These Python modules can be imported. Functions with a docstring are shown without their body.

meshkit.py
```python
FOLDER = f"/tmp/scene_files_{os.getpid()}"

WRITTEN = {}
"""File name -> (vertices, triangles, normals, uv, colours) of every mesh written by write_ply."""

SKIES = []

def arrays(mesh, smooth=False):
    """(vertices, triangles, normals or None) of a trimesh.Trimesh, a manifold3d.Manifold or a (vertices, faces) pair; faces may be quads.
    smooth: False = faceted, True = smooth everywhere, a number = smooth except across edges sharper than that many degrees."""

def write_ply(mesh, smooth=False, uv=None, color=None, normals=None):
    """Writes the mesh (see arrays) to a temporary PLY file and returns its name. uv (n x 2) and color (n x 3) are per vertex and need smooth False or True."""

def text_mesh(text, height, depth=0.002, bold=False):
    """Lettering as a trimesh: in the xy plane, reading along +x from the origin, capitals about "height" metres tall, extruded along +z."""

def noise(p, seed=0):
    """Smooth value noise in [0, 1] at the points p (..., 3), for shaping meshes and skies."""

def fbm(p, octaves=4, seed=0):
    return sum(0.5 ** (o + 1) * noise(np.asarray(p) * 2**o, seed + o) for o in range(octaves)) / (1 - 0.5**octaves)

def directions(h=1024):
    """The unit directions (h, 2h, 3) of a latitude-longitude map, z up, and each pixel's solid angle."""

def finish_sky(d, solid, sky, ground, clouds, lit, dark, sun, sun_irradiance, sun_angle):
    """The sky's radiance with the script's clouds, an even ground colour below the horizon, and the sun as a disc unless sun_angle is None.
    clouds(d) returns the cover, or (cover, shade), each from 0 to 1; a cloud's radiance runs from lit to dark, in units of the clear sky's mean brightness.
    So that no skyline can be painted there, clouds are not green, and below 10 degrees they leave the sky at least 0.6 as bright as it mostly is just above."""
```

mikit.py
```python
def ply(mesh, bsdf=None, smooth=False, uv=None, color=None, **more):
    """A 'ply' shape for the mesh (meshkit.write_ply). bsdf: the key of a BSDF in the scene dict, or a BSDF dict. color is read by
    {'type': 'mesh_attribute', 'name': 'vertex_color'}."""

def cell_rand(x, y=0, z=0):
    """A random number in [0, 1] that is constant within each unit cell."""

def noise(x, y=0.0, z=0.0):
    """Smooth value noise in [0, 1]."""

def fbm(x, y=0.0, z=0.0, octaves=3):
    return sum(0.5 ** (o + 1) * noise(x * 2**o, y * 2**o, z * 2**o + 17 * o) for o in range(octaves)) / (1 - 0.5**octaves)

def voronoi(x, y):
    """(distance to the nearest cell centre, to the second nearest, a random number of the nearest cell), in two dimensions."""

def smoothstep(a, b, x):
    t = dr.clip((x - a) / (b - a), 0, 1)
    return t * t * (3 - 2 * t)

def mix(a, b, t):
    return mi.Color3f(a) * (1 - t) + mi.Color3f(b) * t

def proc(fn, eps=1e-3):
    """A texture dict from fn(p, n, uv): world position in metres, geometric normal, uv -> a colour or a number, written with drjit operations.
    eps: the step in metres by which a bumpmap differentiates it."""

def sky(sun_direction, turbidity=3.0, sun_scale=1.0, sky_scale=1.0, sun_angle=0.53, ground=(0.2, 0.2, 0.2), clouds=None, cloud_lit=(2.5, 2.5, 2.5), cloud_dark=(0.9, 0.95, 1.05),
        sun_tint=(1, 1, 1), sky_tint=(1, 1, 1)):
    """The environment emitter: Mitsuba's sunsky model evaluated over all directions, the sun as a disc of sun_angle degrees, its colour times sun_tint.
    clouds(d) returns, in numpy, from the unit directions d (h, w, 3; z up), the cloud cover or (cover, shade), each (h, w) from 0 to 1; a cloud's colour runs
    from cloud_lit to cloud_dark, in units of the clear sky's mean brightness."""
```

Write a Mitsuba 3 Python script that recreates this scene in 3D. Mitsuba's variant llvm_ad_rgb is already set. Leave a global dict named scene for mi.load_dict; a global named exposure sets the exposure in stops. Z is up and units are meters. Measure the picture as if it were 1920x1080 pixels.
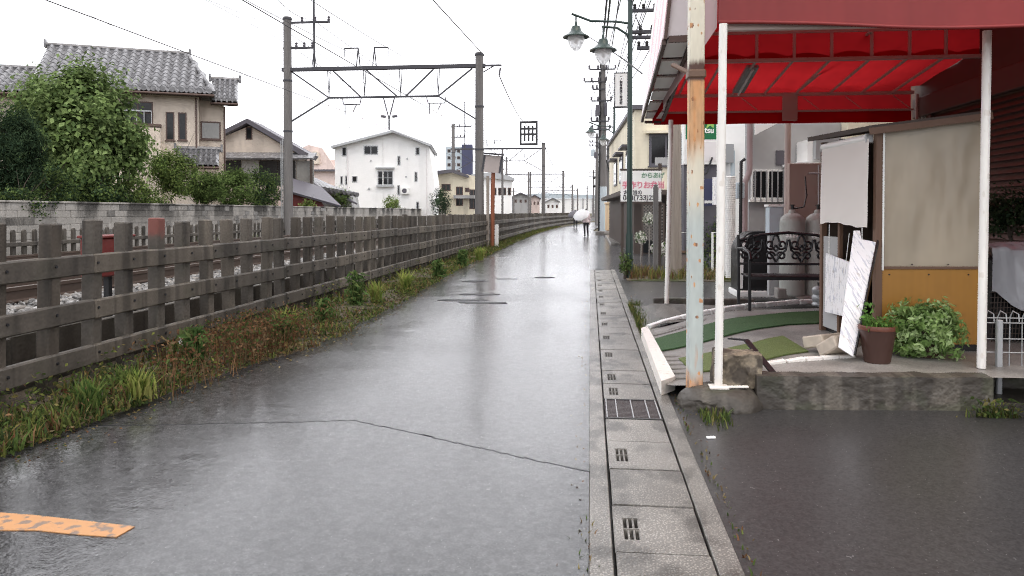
import json, math, numpy as np, trimesh, mitsuba as mi, drjit as dr, mikit, meshkit
from mikit import proc, noise, fbm, voronoi, cell_rand, smoothstep, mix
from shapely.geometry import Polygon, box as sbox
from shapely import affinity

T = mi.ScalarTransform4f
scene, labels = {}, {}
PI = math.pi

# ------------------------------------------------------------------ camera, sky, exposure
EYE = np.array([0.0, 0.0, 1.5])
YAW, PITCH, FPX = math.atan(147 / 1400), math.radians(1.2), 1400.0
CY = 398 + FPX * math.tan(PITCH)
FW = np.array([-math.sin(YAW) * math.cos(PITCH), math.cos(YAW) * math.cos(PITCH), -math.sin(PITCH)])
RT = np.array([math.cos(YAW), math.sin(YAW), 0.0])
UP = np.cross(RT, FW)
scene['camera'] = {'type': 'perspective', 'fov': 2 * math.degrees(math.atan(960 / FPX)), 'fov_axis': 'x', 'near_clip': 0.05, 'far_clip': 3000.0,
                   'principal_point_offset_x': 0.0, 'principal_point_offset_y': (540 - CY) / 1080,
                   'to_world': T().look_at(origin=EYE.tolist(), target=(EYE + FW).tolist(), up=UP.tolist())}
scene['sky'] = mikit.sky([0.25, -0.35, 0.9], turbidity=4, sun_scale=0.12, sun_angle=40, clouds=lambda d: 1.0, cloud_lit=(2.48, 2.48, 2.58))
exposure = 2.75

# ------------------------------------------------------------------ from a measured bearing to a point of the place
def ray(x, y):
    return FW + (x - 960) / FPX * RT - (y - CY) / FPX * UP
def onz(x, y, z=0.0):
    d = ray(x, y); return EYE + d * (z - EYE[2]) / d[2]
def onX(x, y, X):
    d = ray(x, y); return EYE + d * X / d[0]
def onY(x, y, Y):
    d = ray(x, y); return EYE + d * Y / d[1]

def numbered(base):
    if base not in USED:
        USED[base] = 0; return base
    USED[base] += 1
    return f'{base}_{USED[base]:03d}'
USED = {}
def thing(name, label, cat, group=None):
    k = numbered(name); labels[k] = {'label': label, 'category': cat}
    if group: labels[k]['group'] = group
    return k
def add(parent, name, mesh, mat, smooth=False, color=None, label=None, kind=None, **more):
    k = numbered((parent + '__' if parent else '') + name)
    if isinstance(mesh, dict):
        scene[k] = {**mesh, **more}
    else:
        mesh = mesh.m() if isinstance(mesh, MB) else mesh
        if color is not None and not isinstance(color, np.ndarray):
            color = np.tile(np.array(color, float), (len(mesh[0] if isinstance(mesh, tuple) else mesh.vertices), 1))
        scene[k] = mikit.ply(mesh, mat, smooth=smooth, color=color, **more)
    if label or kind:
        labels[k] = {**labels.get(k, {}), **({'label': label} if label else {}), **({'kind': kind} if kind else {})}
    return k
def one(name, mesh, mat, label, cat, group=None, **kw):
    k = add(None, name, mesh, mat, **kw)
    labels[k] = {**labels.get(k, {}), 'label': label, 'category': cat}
    if group: labels[k]['group'] = group
    return k
def struct(name, mesh, mat, **kw):
    k = add(None, name, mesh, mat, **kw); labels[k] = {'kind': 'structure'}; return k

# ------------------------------------------------------------------ mesh builder
_o = []
for sx in (-1, 1):
    for sy in (-1, 1):
        for sz in (-1, 1):
            for ax in range(3):
                _o.append((sx, sy, sz, ax))
def _cb(h, c):
    v = np.array([[sx * (h[0] - (c if ax != 0 else 0)), sy * (h[1] - (c if ax != 1 else 0)), sz * (h[2] - (c if ax != 2 else 0))] for sx, sy, sz, ax in _o])
    return v
_h = trimesh.convex.convex_hull(_cb((1, 1, 1), .2))
_map = [int(np.argmin(np.linalg.norm(_cb((1, 1, 1), .2) - p, axis=1))) for p in _h.vertices]
CBF = np.array(_map)[_h.faces]
BV = np.array([[x, y, z] for x in (-1, 1) for y in (-1, 1) for z in (-1, 1)], float)
BF = np.array([[0, 1, 3], [0, 3, 2], [4, 6, 7], [4, 7, 5], [0, 4, 5], [0, 5, 1], [2, 3, 7], [2, 7, 6], [0, 2, 6], [0, 6, 4], [1, 5, 7], [1, 7, 3]])

class Fr:
    """A level local frame: s along the facade, v into the depth, z up."""
    def __init__(self, p0, deg):
        self.p = np.array([p0[0], p0[1], 0.0]); a = math.radians(deg)
        self.u = np.array([math.cos(a), math.sin(a), 0]); self.n = np.array([-math.sin(a), math.cos(a), 0])
    def W(self, q):
        q = np.atleast_2d(np.asarray(q, float))
        return self.p + q[:, :1] * self.u + q[:, 1:2] * self.n + q[:, 2:3] * np.array([0, 0, 1.0])
    def hit(self, x, y, v=0.0):
        d = ray(x, y); t = ((self.p + self.n * v - EYE) @ self.n) / (d @ self.n); w = EYE + d * t
        return float((w - self.p) @ self.u), float(w[2])
WORLD = Fr((0, 0), 0)

class MB:
    def __init__(self, fr=WORLD):
        self.V, self.F, self.n, self.fr = [], [], 0, fr
    def raw(self, v, f, world=False):
        v = np.asarray(v, float); f = np.asarray(f, int)
        if f.shape[1] == 4: f = np.vstack([f[:, [0, 1, 2]], f[:, [0, 2, 3]]])
        self.V.append(v if world or self.fr is WORLD else self.fr.W(v)); self.F.append(f + self.n); self.n += len(v); return self
    def box(self, x0, x1, y0, y1, z0, z1, ch=0.0, rz=0.0):
        c = np.array([(x0 + x1) / 2, (y0 + y1) / 2, (z0 + z1) / 2]); h = np.array([abs(x1 - x0), abs(y1 - y0), abs(z1 - z0)]) / 2
        if ch > 0: v, f = _cb(h, min(ch, h.min() * .45)), CBF
        else: v, f = BV * h, BF
        if rz: a = math.radians(rz); v = v @ np.array([[math.cos(a), math.sin(a), 0], [-math.sin(a), math.cos(a), 0], [0, 0, 1]])
        return self.raw(v + c, f)
    def bar(self, a, b, w, h=None, ch=0.0, up=(0, 0, 1)):
        """A rectangular bar from a to b, w wide and h high."""
        a, b = np.asarray(a, float), np.asarray(b, float); h = h or w; d = b - a; L = np.linalg.norm(d); d = d / L
        up = np.asarray(up, float)
        if abs(d @ up) > .98: up = np.array([0, 1.0, 0])
        s = np.cross(d, up); s /= np.linalg.norm(s); t = np.cross(s, d)
        hh = np.array([L, w, h]) / 2
        v = _cb(hh, min(ch, hh.min() * .45)) if ch > 0 else BV * hh
        v = (a + b) / 2 + v[:, :1] * d + v[:, 1:2] * -s + v[:, 2:3] * t
        return self.raw(v, CBF if ch > 0 else BF)
    def tube(self, pts, r, n=8, cap=True):
        p = np.asarray(pts, float); m = len(p); r = np.broadcast_to(np.asarray(r, float), (m,))
        t = np.gradient(p, axis=0); t /= np.linalg.norm(t, axis=1, keepdims=True) + 1e-12
        x = np.cross(t[0], [0, 0, 1.0])
        if np.linalg.norm(x) < .05: x = np.cross(t[0], [0, 1.0, 0])
        x /= np.linalg.norm(x); v = []; a = np.arange(n) / n * 2 * PI
        for i in range(m):
            x = x - t[i] * (x @ t[i]); x /= np.linalg.norm(x) + 1e-12; y = np.cross(t[i], x)
            v.append(p[i] + r[i] * (np.cos(a)[:, None] * x + np.sin(a)[:, None] * y))
        v = np.vstack(v); i = np.arange(n); j = (i + 1) % n; f = []
        for k in range(m - 1):
            f.append(np.stack([k * n + i, k * n + j, (k + 1) * n + j, (k + 1) * n + i], 1))
        f = np.vstack(f); f = np.vstack([f[:, [0, 1, 2]], f[:, [0, 2, 3]]])
        if cap:
            v = np.vstack([v, p[:1], p[-1:]]); c0, c1 = m * n, m * n + 1
            f = np.vstack([f, np.stack([j, i, i * 0 + c0], 1), np.stack([(m - 1) * n + i, (m - 1) * n + j, i * 0 + c1], 1)])
        return self.raw(v, f)
    def cyl(self, x, y, z0, z1, r0, r1=None, n=12):
        return self.tube([(x, y, z0), (x, y, z1)], [r0, r1 if r1 is not None else r0], n)
    def lathe(self, c, prof, n=20):
        prof = np.asarray(prof, float); a = np.arange(n) / n * 2 * PI; m = len(prof)
        v = np.vstack([np.stack([c[0] + r * np.cos(a), c[1] + r * np.sin(a), np.full(n, c[2] + z)], 1) for r, z in prof])
        i = np.arange(n); j = (i + 1) % n
        f = np.vstack([np.stack([k * n + i, k * n + j, (k + 1) * n + j, (k + 1) * n + i], 1) for k in range(m - 1)])
        return self.raw(v, f)
    def poly(self, pts, thick, up=None):
        """A flat polygon of 3-D points (in order), given a thickness along its normal."""
        p = np.asarray(pts, float); c = p.mean(0)
        nrm = sum(np.cross(p[i] - c, p[(i + 1) % len(p)] - c) for i in range(len(p))); nrm /= np.linalg.norm(nrm)
        x = p[1] - p[0]; x /= np.linalg.norm(x); y = np.cross(nrm, x)
        q = np.stack([(p - c) @ x, (p - c) @ y], 1); pg = Polygon(q)
        m = trimesh.creation.extrude_polygon(pg, thick, engine='earcut')
        v = c + m.vertices[:, :1] * x + m.vertices[:, 1:2] * y + (m.vertices[:, 2:3] - thick / 2) * nrm
        return self.raw(v, m.faces)
    def prism(self, pg, axis, a0, a1):
        """A shapely polygon extruded from a0 to a1: axis 'y' takes (x, z), 'x' takes (y, z), 'z' takes (x, y)."""
        for g in getattr(pg, 'geoms', [pg]):
            m = trimesh.creation.extrude_polygon(g, a1 - a0, engine='earcut'); v, f = m.vertices.copy(), m.faces.copy()
            e = v[:, 2] + a0
            if axis == 'y': v = np.stack([v[:, 0], e, v[:, 1]], 1); f = f[:, ::-1]
            elif axis == 'x': v = np.stack([e, v[:, 0], v[:, 1]], 1)
            else: v = np.stack([v[:, 0], v[:, 1], e], 1)
            self.raw(v, f)
        return self
    def grid(self, P):
        """A sheet from an (a, b, 3) array of points."""
        a, b = P.shape[:2]; i, j = np.meshgrid(np.arange(a - 1), np.arange(b - 1), indexing='ij'); k = (i * b + j).ravel()
        return self.raw(P.reshape(-1, 3), np.stack([k, k + b, k + b + 1, k + 1], 1))
    def m(self):
        return trimesh.Trimesh(np.vstack(self.V), np.vstack(self.F), process=False)

def R(seed): return np.random.default_rng(seed)

# ------------------------------------------------------------------ materials
def rgb(c): return {'type': 'rgb', 'value': list(map(float, np.broadcast_to(c, 3)))}
def pr(name, c, rough=.6, spec=.4, metal=0.0, bump=None, scale=1.0, two=True, **kw):
    b = {'type': 'principled', 'base_color': c if isinstance(c, dict) else rgb(c), 'roughness': rough, 'specular': spec, 'metallic': metal, **kw}
    if bump is not None: b = {'type': 'bumpmap', 'arbitrary': bump, 'scale': scale, 'bsdf': b}
    scene[name] = {'type': 'twosided', 'b': b} if two else b
VCOL = {'type': 'mesh_attribute', 'name': 'vertex_color'}
pr('m_vc', VCOL, .65, .35)
pr('m_vc_wet', VCOL, .32, .5)
pr('m_vc_gloss', VCOL, .22, .5)
scene['m_leaf'] = {'type': 'principledthin', 'base_color': VCOL, 'roughness': .35, 'diff_trans': .8, 'spec_trans': 0.0, 'eta': 1.4}
def asphalt_c(p, n, uv):
    g = noise(p.x * 140, p.y * 140); g2 = noise(p.x * 55, p.y * 55, 3.0); big = fbm(p.x * .55, p.y * .32, 1.0)
    g3 = noise(p.x * 28, p.y * 28, 8.0); s = .014 + .06 * g * g + .05 * g2 * g3 + .03 * (big - .5) + .012 * g3
    fleck = smoothstep(.93, .97, noise(p.x * 75 + 9, p.y * 75)) * .14
    return mi.Color3f(s + fleck, s + fleck, s * 1.05 + fleck)
def asphalt_r(p, n, uv):
    w = fbm(p.x * .9, p.y * .22 + 3, 5.0, 4)
    dry = smoothstep(.6, .68, fbm(p.x * 1.5, p.y * 1.1 + 7, 2.0, 4))
    return .15 + .02 * smoothstep(.36, .66, w) + .06 * dry + .03 * noise(p.x * 60, p.y * 60)
def asphalt_b(p, n, uv):
    w = smoothstep(.36, .6, fbm(p.x * .9, p.y * .22 + 3, 5.0, 4))
    return (.5 + .5 * w) * (noise(p.x * 95, p.y * 95) + .6 * noise(p.x * 45, p.y * 45)) + 1.6 * noise(p.x * 7, p.y * 9, 2.0) + 4.0 * noise(p.x * 2.6, p.y * 3.2, 6.0) + .8 * noise(p.x * 24, p.y * 24, 4.0)
pr('m_asphalt', proc(lambda p, n, uv: asphalt_c(p, n, uv) * .75), proc(asphalt_r), .8, bump=proc(asphalt_b, 2e-3), scale=.0007)
pr('m_asphalt_dark', proc(lambda p, n, uv: mi.Color3f(1, .98, .99) * (.018 + .014 * noise(p.x * 130, p.y * 130) + .01 * noise(p.x * 60, p.y * 60) + .012 * fbm(p.x * 1.2, p.y * 1.2, 3.0, 3) + smoothstep(.95, .98, noise(p.x * 70, p.y * 70, 9.0)) * .08)), proc(lambda p, n, uv: .24 + .14 * fbm(p.x * 1.2, p.y * .8, 2.0, 3)), .35, bump=proc(asphalt_b, 2e-3), scale=.001)
def conc_c(p, n, uv):
    big = fbm(p.x * 1.7, p.y * 1.7, p.z * 1.2, 4); st = fbm(p.x * 9 + p.y * 9, p.z * .9, 2.0, 3); fine = noise(p.x * 60, p.y * 60, p.z * 60)
    s = .074 * (.3 + .75 * big + .55 * st) * (.8 + .4 * fine) * (1 - .5 * smoothstep(.52, .7, fbm(p.x * 7 + p.y * 7, p.z * .6, 9.0, 3)))
    moss = smoothstep(.55, .75, fbm(p.x * 3, p.y * 3, p.z * 3 + 7, 3)) * .45
    return mix(mi.Color3f(s, s * .87, s * .73), mi.Color3f(s * .6, s * .58, s * .42), moss)
pr('m_fence', proc(conc_c), .62, .35, bump=proc(lambda p, n, uv: fbm(p.x * 40, p.y * 40, p.z * 40, 3), 2e-3), scale=.004)
pr('m_fence_pale', proc(lambda p, n, uv: conc_c(p + mi.Vector3f(3, 7, 1), n, uv) * mi.Color3f(1.32, 1.3, 1.25)), .62, .35)
pr('m_fence_dark', proc(lambda p, n, uv: conc_c(p + mi.Vector3f(9, 2, 4), n, uv) * mi.Color3f(.82, .78, .74)), .62, .35)
def fred_c(p, n, uv):
    return mix(conc_c(p, n, uv), mi.Color3f(.16, .05, .04), smoothstep(1.22, 1.34, p.z + .12 * (fbm(p.x * 20, p.y * 20, p.z * 20, 3) - .5)) * .85)
pr('m_fence_red', proc(fred_c), .6, .35)
def lid_c(p, n, uv):
    d, e, c = voronoi(p.x * 85, p.y * 85 + p.z * 40); big = fbm(p.x * 3, p.y * 3, 2.0, 3)
    s = (.15 + .17 * c * smoothstep(.5, .2, d)) * (.5 + .65 * big)
    s = s * (1 - .45 * smoothstep(.5, .75, fbm(p.x * 6, p.y * 4, 7.0, 3))); return mi.Color3f(s, s * .94, s * .86)
pr('m_lid', proc(lid_c), .3, .5, bump=proc(lambda p, n, uv: noise(p.x * 110, p.y * 110, p.z * 110), 2e-3), scale=.0015)
def kerb_c(p, n, uv):
    big = fbm(p.x * 2.2, p.y * 2.2, p.z * 3, 4); st = fbm(p.x * 8, p.z * 1.1, p.y * .6, 4); fine = noise(p.x * 70, p.y * 70, p.z * 70)
    s = .135 * (.25 + .85 * big) * (.7 + .6 * fine); k = smoothstep(.4, .56, st) * .75
    moss = smoothstep(.5, .7, fbm(p.x * 5, p.y * 5, p.z * 5 + 9, 3)) * .5
    c = mix(mi.Color3f(s, s * .88, s * .73), mi.Color3f(.035, .03, .025), k)
    return mix(c, mi.Color3f(s * .55, s * .62, s * .36), moss)
pr('m_kerb', proc(kerb_c), .5, .45, bump=proc(lambda p, n, uv: fbm(p.x * 25, p.y * 25, p.z * 25, 4), 2e-3), scale=.012)
def pave_c(p, n, uv):
    big = fbm(p.x * 2.5, p.y * 2.5, 4.0, 4); fine = noise(p.x * 90, p.y * 90); s = .22 * (.4 + .85 * big) * (.85 + .3 * fine)
    return mi.Color3f(s, s * .95, s * .88)
pr('m_pave', proc(pave_c), .42, .5)
def soil_c(p, n, uv):
    a = fbm(p.x * 6, p.y * 6, 1.0, 4); fine = noise(p.x * 80, p.y * 80); s = .1 * (.4 + .8 * a) * (.7 + .6 * fine)
    return mix(mi.Color3f(s, s * .82, s * .62), mi.Color3f(s * .7, s * .8, s * .35), smoothstep(.5, .7, fbm(p.x * 3, p.y * 3, 9.0, 3)))
pr('m_soil', proc(soil_c), .8, .2, bump=proc(lambda p, n, uv: fbm(p.x * 20, p.y * 20, 2.0, 3), 3e-3), scale=.02)
def rust_c(p, n, uv):
    a = fbm(p.x * 14, p.y * 14, p.z * 1.3, 4); b = fbm(p.x * 30, p.y * 30, p.z * 6, 3)
    cream = mi.Color3f(.62, .58, .47) * (.85 + .25 * b); blue = mi.Color3f(.41, .45, .43) * (.85 + .3 * b)
    rust = mix(mi.Color3f(.55, .25, .09), mi.Color3f(.14, .055, .025), smoothstep(.4, .7, b))
    z = p.z + .25 * (a - .5)
    c = mix(blue, cream, smoothstep(1.35, 1.75, z))
    edge = smoothstep(.3, .6, fbm(p.x * 22, p.y * 22, p.z * .7, 3))
    c = mix(c, mix(mi.Color3f(.52, .31, .16), rust, edge), smoothstep(1.8, 2.1, z + .25 * (b - .5)) * smoothstep(2.62, 2.5, p.z))
    spots = smoothstep(.84, .88, noise(p.x * 45, p.y * 45, p.z * 16)) + smoothstep(.66, .72, a) * .5
    c = mix(c, rust, dr.clip(spots, 0, .9))
    c = mix(c, mi.Color3f(.07, .03, .02), smoothstep(2.5, 2.53, p.z) * smoothstep(2.66, 2.6, z))
    return mix(c, rust, smoothstep(.32, .16, z) * .8)
pr('m_rust', proc(rust_c), .5, .4, bump=proc(lambda p, n, uv: fbm(p.x * 45, p.y * 45, p.z * 18, 3), 2e-3), scale=.004)
def post_c(p, n, uv):
    b = fbm(p.x * 20, p.y * 20, p.z * 2.0, 4); r = smoothstep(.8, .88, noise(p.x * 40, p.y * 40, p.z * 14)) * .25 + smoothstep(.3, .16, p.z) * .4 * b
    return mix(mi.Color3f(.78, .76, .72) * (.85 + .25 * b), mi.Color3f(.42, .3, .2), dr.clip(r, 0, .5))
pr('m_post', proc(post_c), .38, .5)
def plaster(base, amt):
    base = np.array(base)
    def fn(p, n, uv):
        st = fbm(p.x * 1.5 + p.y * 1.5, p.z * .35, 3.0, 4); f = noise(p.x * 14, p.y * 14, p.z * 14)
        k = 1 - amt * smoothstep(.4, .75, st) - .06 * f
        return mi.Color3f(*(float(x) for x in base)) * k
    return proc(fn)
pr('m_beige', plaster((.63, .55, .47), .2), .8, .2)
pr('m_cream', plaster((.72, .66, .52), .2), .75, .2)
pr('m_white', plaster((.84, .84, .83), .08), .7, .25)
pr('m_greywall', plaster((.36, .36, .36), .3), .7, .25)
pr('m_pinkwall', plaster((.7, .58, .54), .15), .8, .2)
def tile_c(p, n, uv):
    a = fbm(p.x * 4, p.y * 4, p.z * 4, 3); b = noise(p.x * 25, p.y * 25, p.z * 25)
    s = .13 * (.5 + .8 * a) + .1 * smoothstep(.55, .8, noise(p.x * 9, p.y * 9, p.z * 9)) + .02 * b; return mi.Color3f(s, s * 1.0, s * 1.05)
pr('m_tile', proc(tile_c), .3, .5)
def block_c(p, n, uv):
    st = fbm(p.y * 1.6, p.z * .7, 1.0, 4); f = noise(p.x * 30, p.y * 30, p.z * 30)
    s = .34 * (1 - .75 * smoothstep(.4, .62, st) * smoothstep(.9, 1.7, p.z) - .15 * f)
    return mi.Color3f(s, s * .95, s * .88) * (.8 + .3 * cell_rand(dr.floor(p.y * 2.5), dr.floor(p.z * 5)))
pr('m_block', proc(block_c), .75, .25)
def face_c(p, n, uv):
    a = fbm(p.y * 5, p.z * .5, 1.0, 4); b = fbm(p.y * 14, p.z * 1.2, 5.0, 3)
    c = mix(mi.Color3f(.8, .76, .76), mi.Color3f(.72, .38, .42), smoothstep(.42, .62, a) * .8)
    return mix(c, mi.Color3f(.3, .2, .2), smoothstep(.62, .75, b) * .5)
pr('m_signface', proc(face_c), .45, .4)
def wood_c(p, n, uv):
    a = fbm(p.x * 40, p.y * 40, p.z * 1.2, 4); return mix(mi.Color3f(.2, .17, .145), mi.Color3f(.33, .29, .25), a)
pr('m_woodpole', proc(wood_c), .75, .25)
def pole_c(p, n, uv):
    a = fbm(p.x * 6 + p.y * 6, p.z * .4, 2.0, 4); s = .15 * (.65 + .6 * a); return mi.Color3f(s, s * .95, s * .93)
pr('m_pole', proc(pole_c), .7, .3)
def turf_b(p, n, uv): return noise(p.x * 300, p.y * 300)
pr('m_turf', proc(lambda p, n, uv: mix(mi.Color3f(.018, .05, .02), mi.Color3f(.05, .1, .035), noise(p.x * 160, p.y * 160))), .7, .25)
pr('m_turf_olive', proc(lambda p, n, uv: mix(mi.Color3f(.06, .085, .025), mi.Color3f(.12, .15, .05), noise(p.x * 160, p.y * 160))), .65, .25)
def vinyl_c(p, n, uv):
    a = fbm(p.x * 2.2, p.z * 1.6, 3.0, 4); b = fbm(p.x * 9, p.z * .8, 6.0, 3)
    return mi.Color3f(.4, .345, .26) * (.5 + .6 * a + .2 * b)
pr('m_vinyl', proc(vinyl_c), .28, .5)
def board_c(p, n, uv):
    a = fbm(p.x * 30, p.z * 1.2, p.y * 30, 4); return mi.Color3f(.34, .165, .032) * (.9 + .13 * a)
pr('m_orange', proc(board_c), .42, .4)
def paper_c(p, n, uv):
    a = fbm(p.x * 90 + p.y * 60, p.z * 14, 2.0, 3); b = fbm(p.x * 60 + p.y * 60, p.z * 22, 8.0, 3)
    c = mix(mi.Color3f(.82, .81, .82), mi.Color3f(.4, .42, .5), smoothstep(.55, .72, a) * .7); return mix(c, mi.Color3f(.35, .28, .2), smoothstep(.66, .78, b) * .35)
pr('m_paper', proc(paper_c), .45, .35)
def paint_c(p, n, uv):
    w = smoothstep(.5, .68, fbm(p.x * 22, p.y * 22, 3.0, 4)); return mix(mi.Color3f(.42, .21, .085), mi.Color3f(.14, .115, .1), w * .85)
pr('m_roadpaint', proc(paint_c), .45, .5)
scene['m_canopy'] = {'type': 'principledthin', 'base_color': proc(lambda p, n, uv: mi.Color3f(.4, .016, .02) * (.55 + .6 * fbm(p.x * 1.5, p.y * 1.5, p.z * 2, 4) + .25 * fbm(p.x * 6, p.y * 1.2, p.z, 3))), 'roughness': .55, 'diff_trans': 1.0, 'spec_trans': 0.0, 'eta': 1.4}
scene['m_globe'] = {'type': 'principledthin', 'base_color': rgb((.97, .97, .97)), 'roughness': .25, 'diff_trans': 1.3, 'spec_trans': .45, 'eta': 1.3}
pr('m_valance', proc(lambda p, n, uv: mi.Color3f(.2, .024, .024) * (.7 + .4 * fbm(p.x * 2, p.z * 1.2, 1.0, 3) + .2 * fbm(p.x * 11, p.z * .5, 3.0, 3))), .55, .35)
scene['m_frost'] = {'type': 'principledthin', 'base_color': rgb((.85, .86, .88)), 'roughness': .3, 'diff_trans': .7, 'spec_trans': 0.1, 'eta': 1.4}
scene['m_cloth'] = {'type': 'principledthin', 'base_color': rgb((.82, .78, .74)), 'roughness': .7, 'diff_trans': .35, 'spec_trans': 0.0, 'eta': 1.3}
scene['m_glass'] = {'type': 'dielectric', 'int_ior': 1.5}
pr('m_pane', (.014, .015, .017), .08, .3)
pr('m_pane_pale', (.22, .22, .21), .15, .6)
pr('m_mirror', (.75, .75, .76), .12, .5, 1.0)
for nm, c, r, s, mt in [('black', (.012, .012, .013), .35, .5, 0), ('iron', (.018, .018, .02), .38, .5, .2), ('darkgreen', (.022, .042, .036), .32, .5, .1), ('steel', (.25, .25, .26), .4, .5, .7),
                        ('galv', (.4, .41, .42), .45, .5, .5), ('steelbeam', (.05, .05, .058), .5, .4, .2), ('wire', (.03, .03, .032), .5, .3, 0), ('whitepaint', (.76, .76, .74), .4, .45, 0),
                        ('insul', (.6, .58, .55), .25, .5, 0), ('brown', (.13, .075, .05), .5, .4, 0), ('darkwood', (.06, .045, .038), .55, .35, 0), ('orangepole', (.21, .07, .035), .45, .4, 0),
                        ('frameb', (.1, .065, .055), .5, .4, .1), ('cyl', (.33, .345, .32), .42, .4, 0), ('canopyframe', (.42, .34, .31), .45, .4, 0), ('rail', (.085, .06, .048), .4, .5, .4), ('tan', (.6, .46, .3), .6, .3, 0), ('green', (.01, .13, .05), .4, .4, 0),
                        ('navy', (.05, .055, .11), .4, .4, 0), ('ink', (.03, .03, .035), .6, .3, 0), ('inkred', (.62, .2, .26), .6, .3, 0), ('inkgreen', (.16, .27, .19), .6, .3, 0), ('slate', (.09, .085, .1), .45, .4, 0),
                        ('shutter', (.085, .05, .04), .5, .4, .1), ('bark', (.06, .05, .04), .8, .2, 0), ('red', (.13, .02, .017), .45, .4, 0), ('pot', (.055, .026, .02), .4, .45, 0), ('potrim', (.12, .04, .025), .4, .45, 0), ('bluegrey', (.42, .48, .52), .5, .4, 0),
                        ('tarp', (.33, .34, .36), .22, .5, 0), ('skin', (.5, .33, .25), .6, .3, 0), ('shirt', (.62, .52, .53), .8, .2, 0), ('trousers', (.015, .015, .018), .7, .25, 0), ('hair', (.02, .017, .015), .5, .4, 0),
                        ('sleeper', (.18, .165, .15), .75, .3, 0), ('gutterdark', (.03, .028, .026), .5, .4, 0)]:
    pr('m_' + nm, c, r, s, mt)

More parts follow.
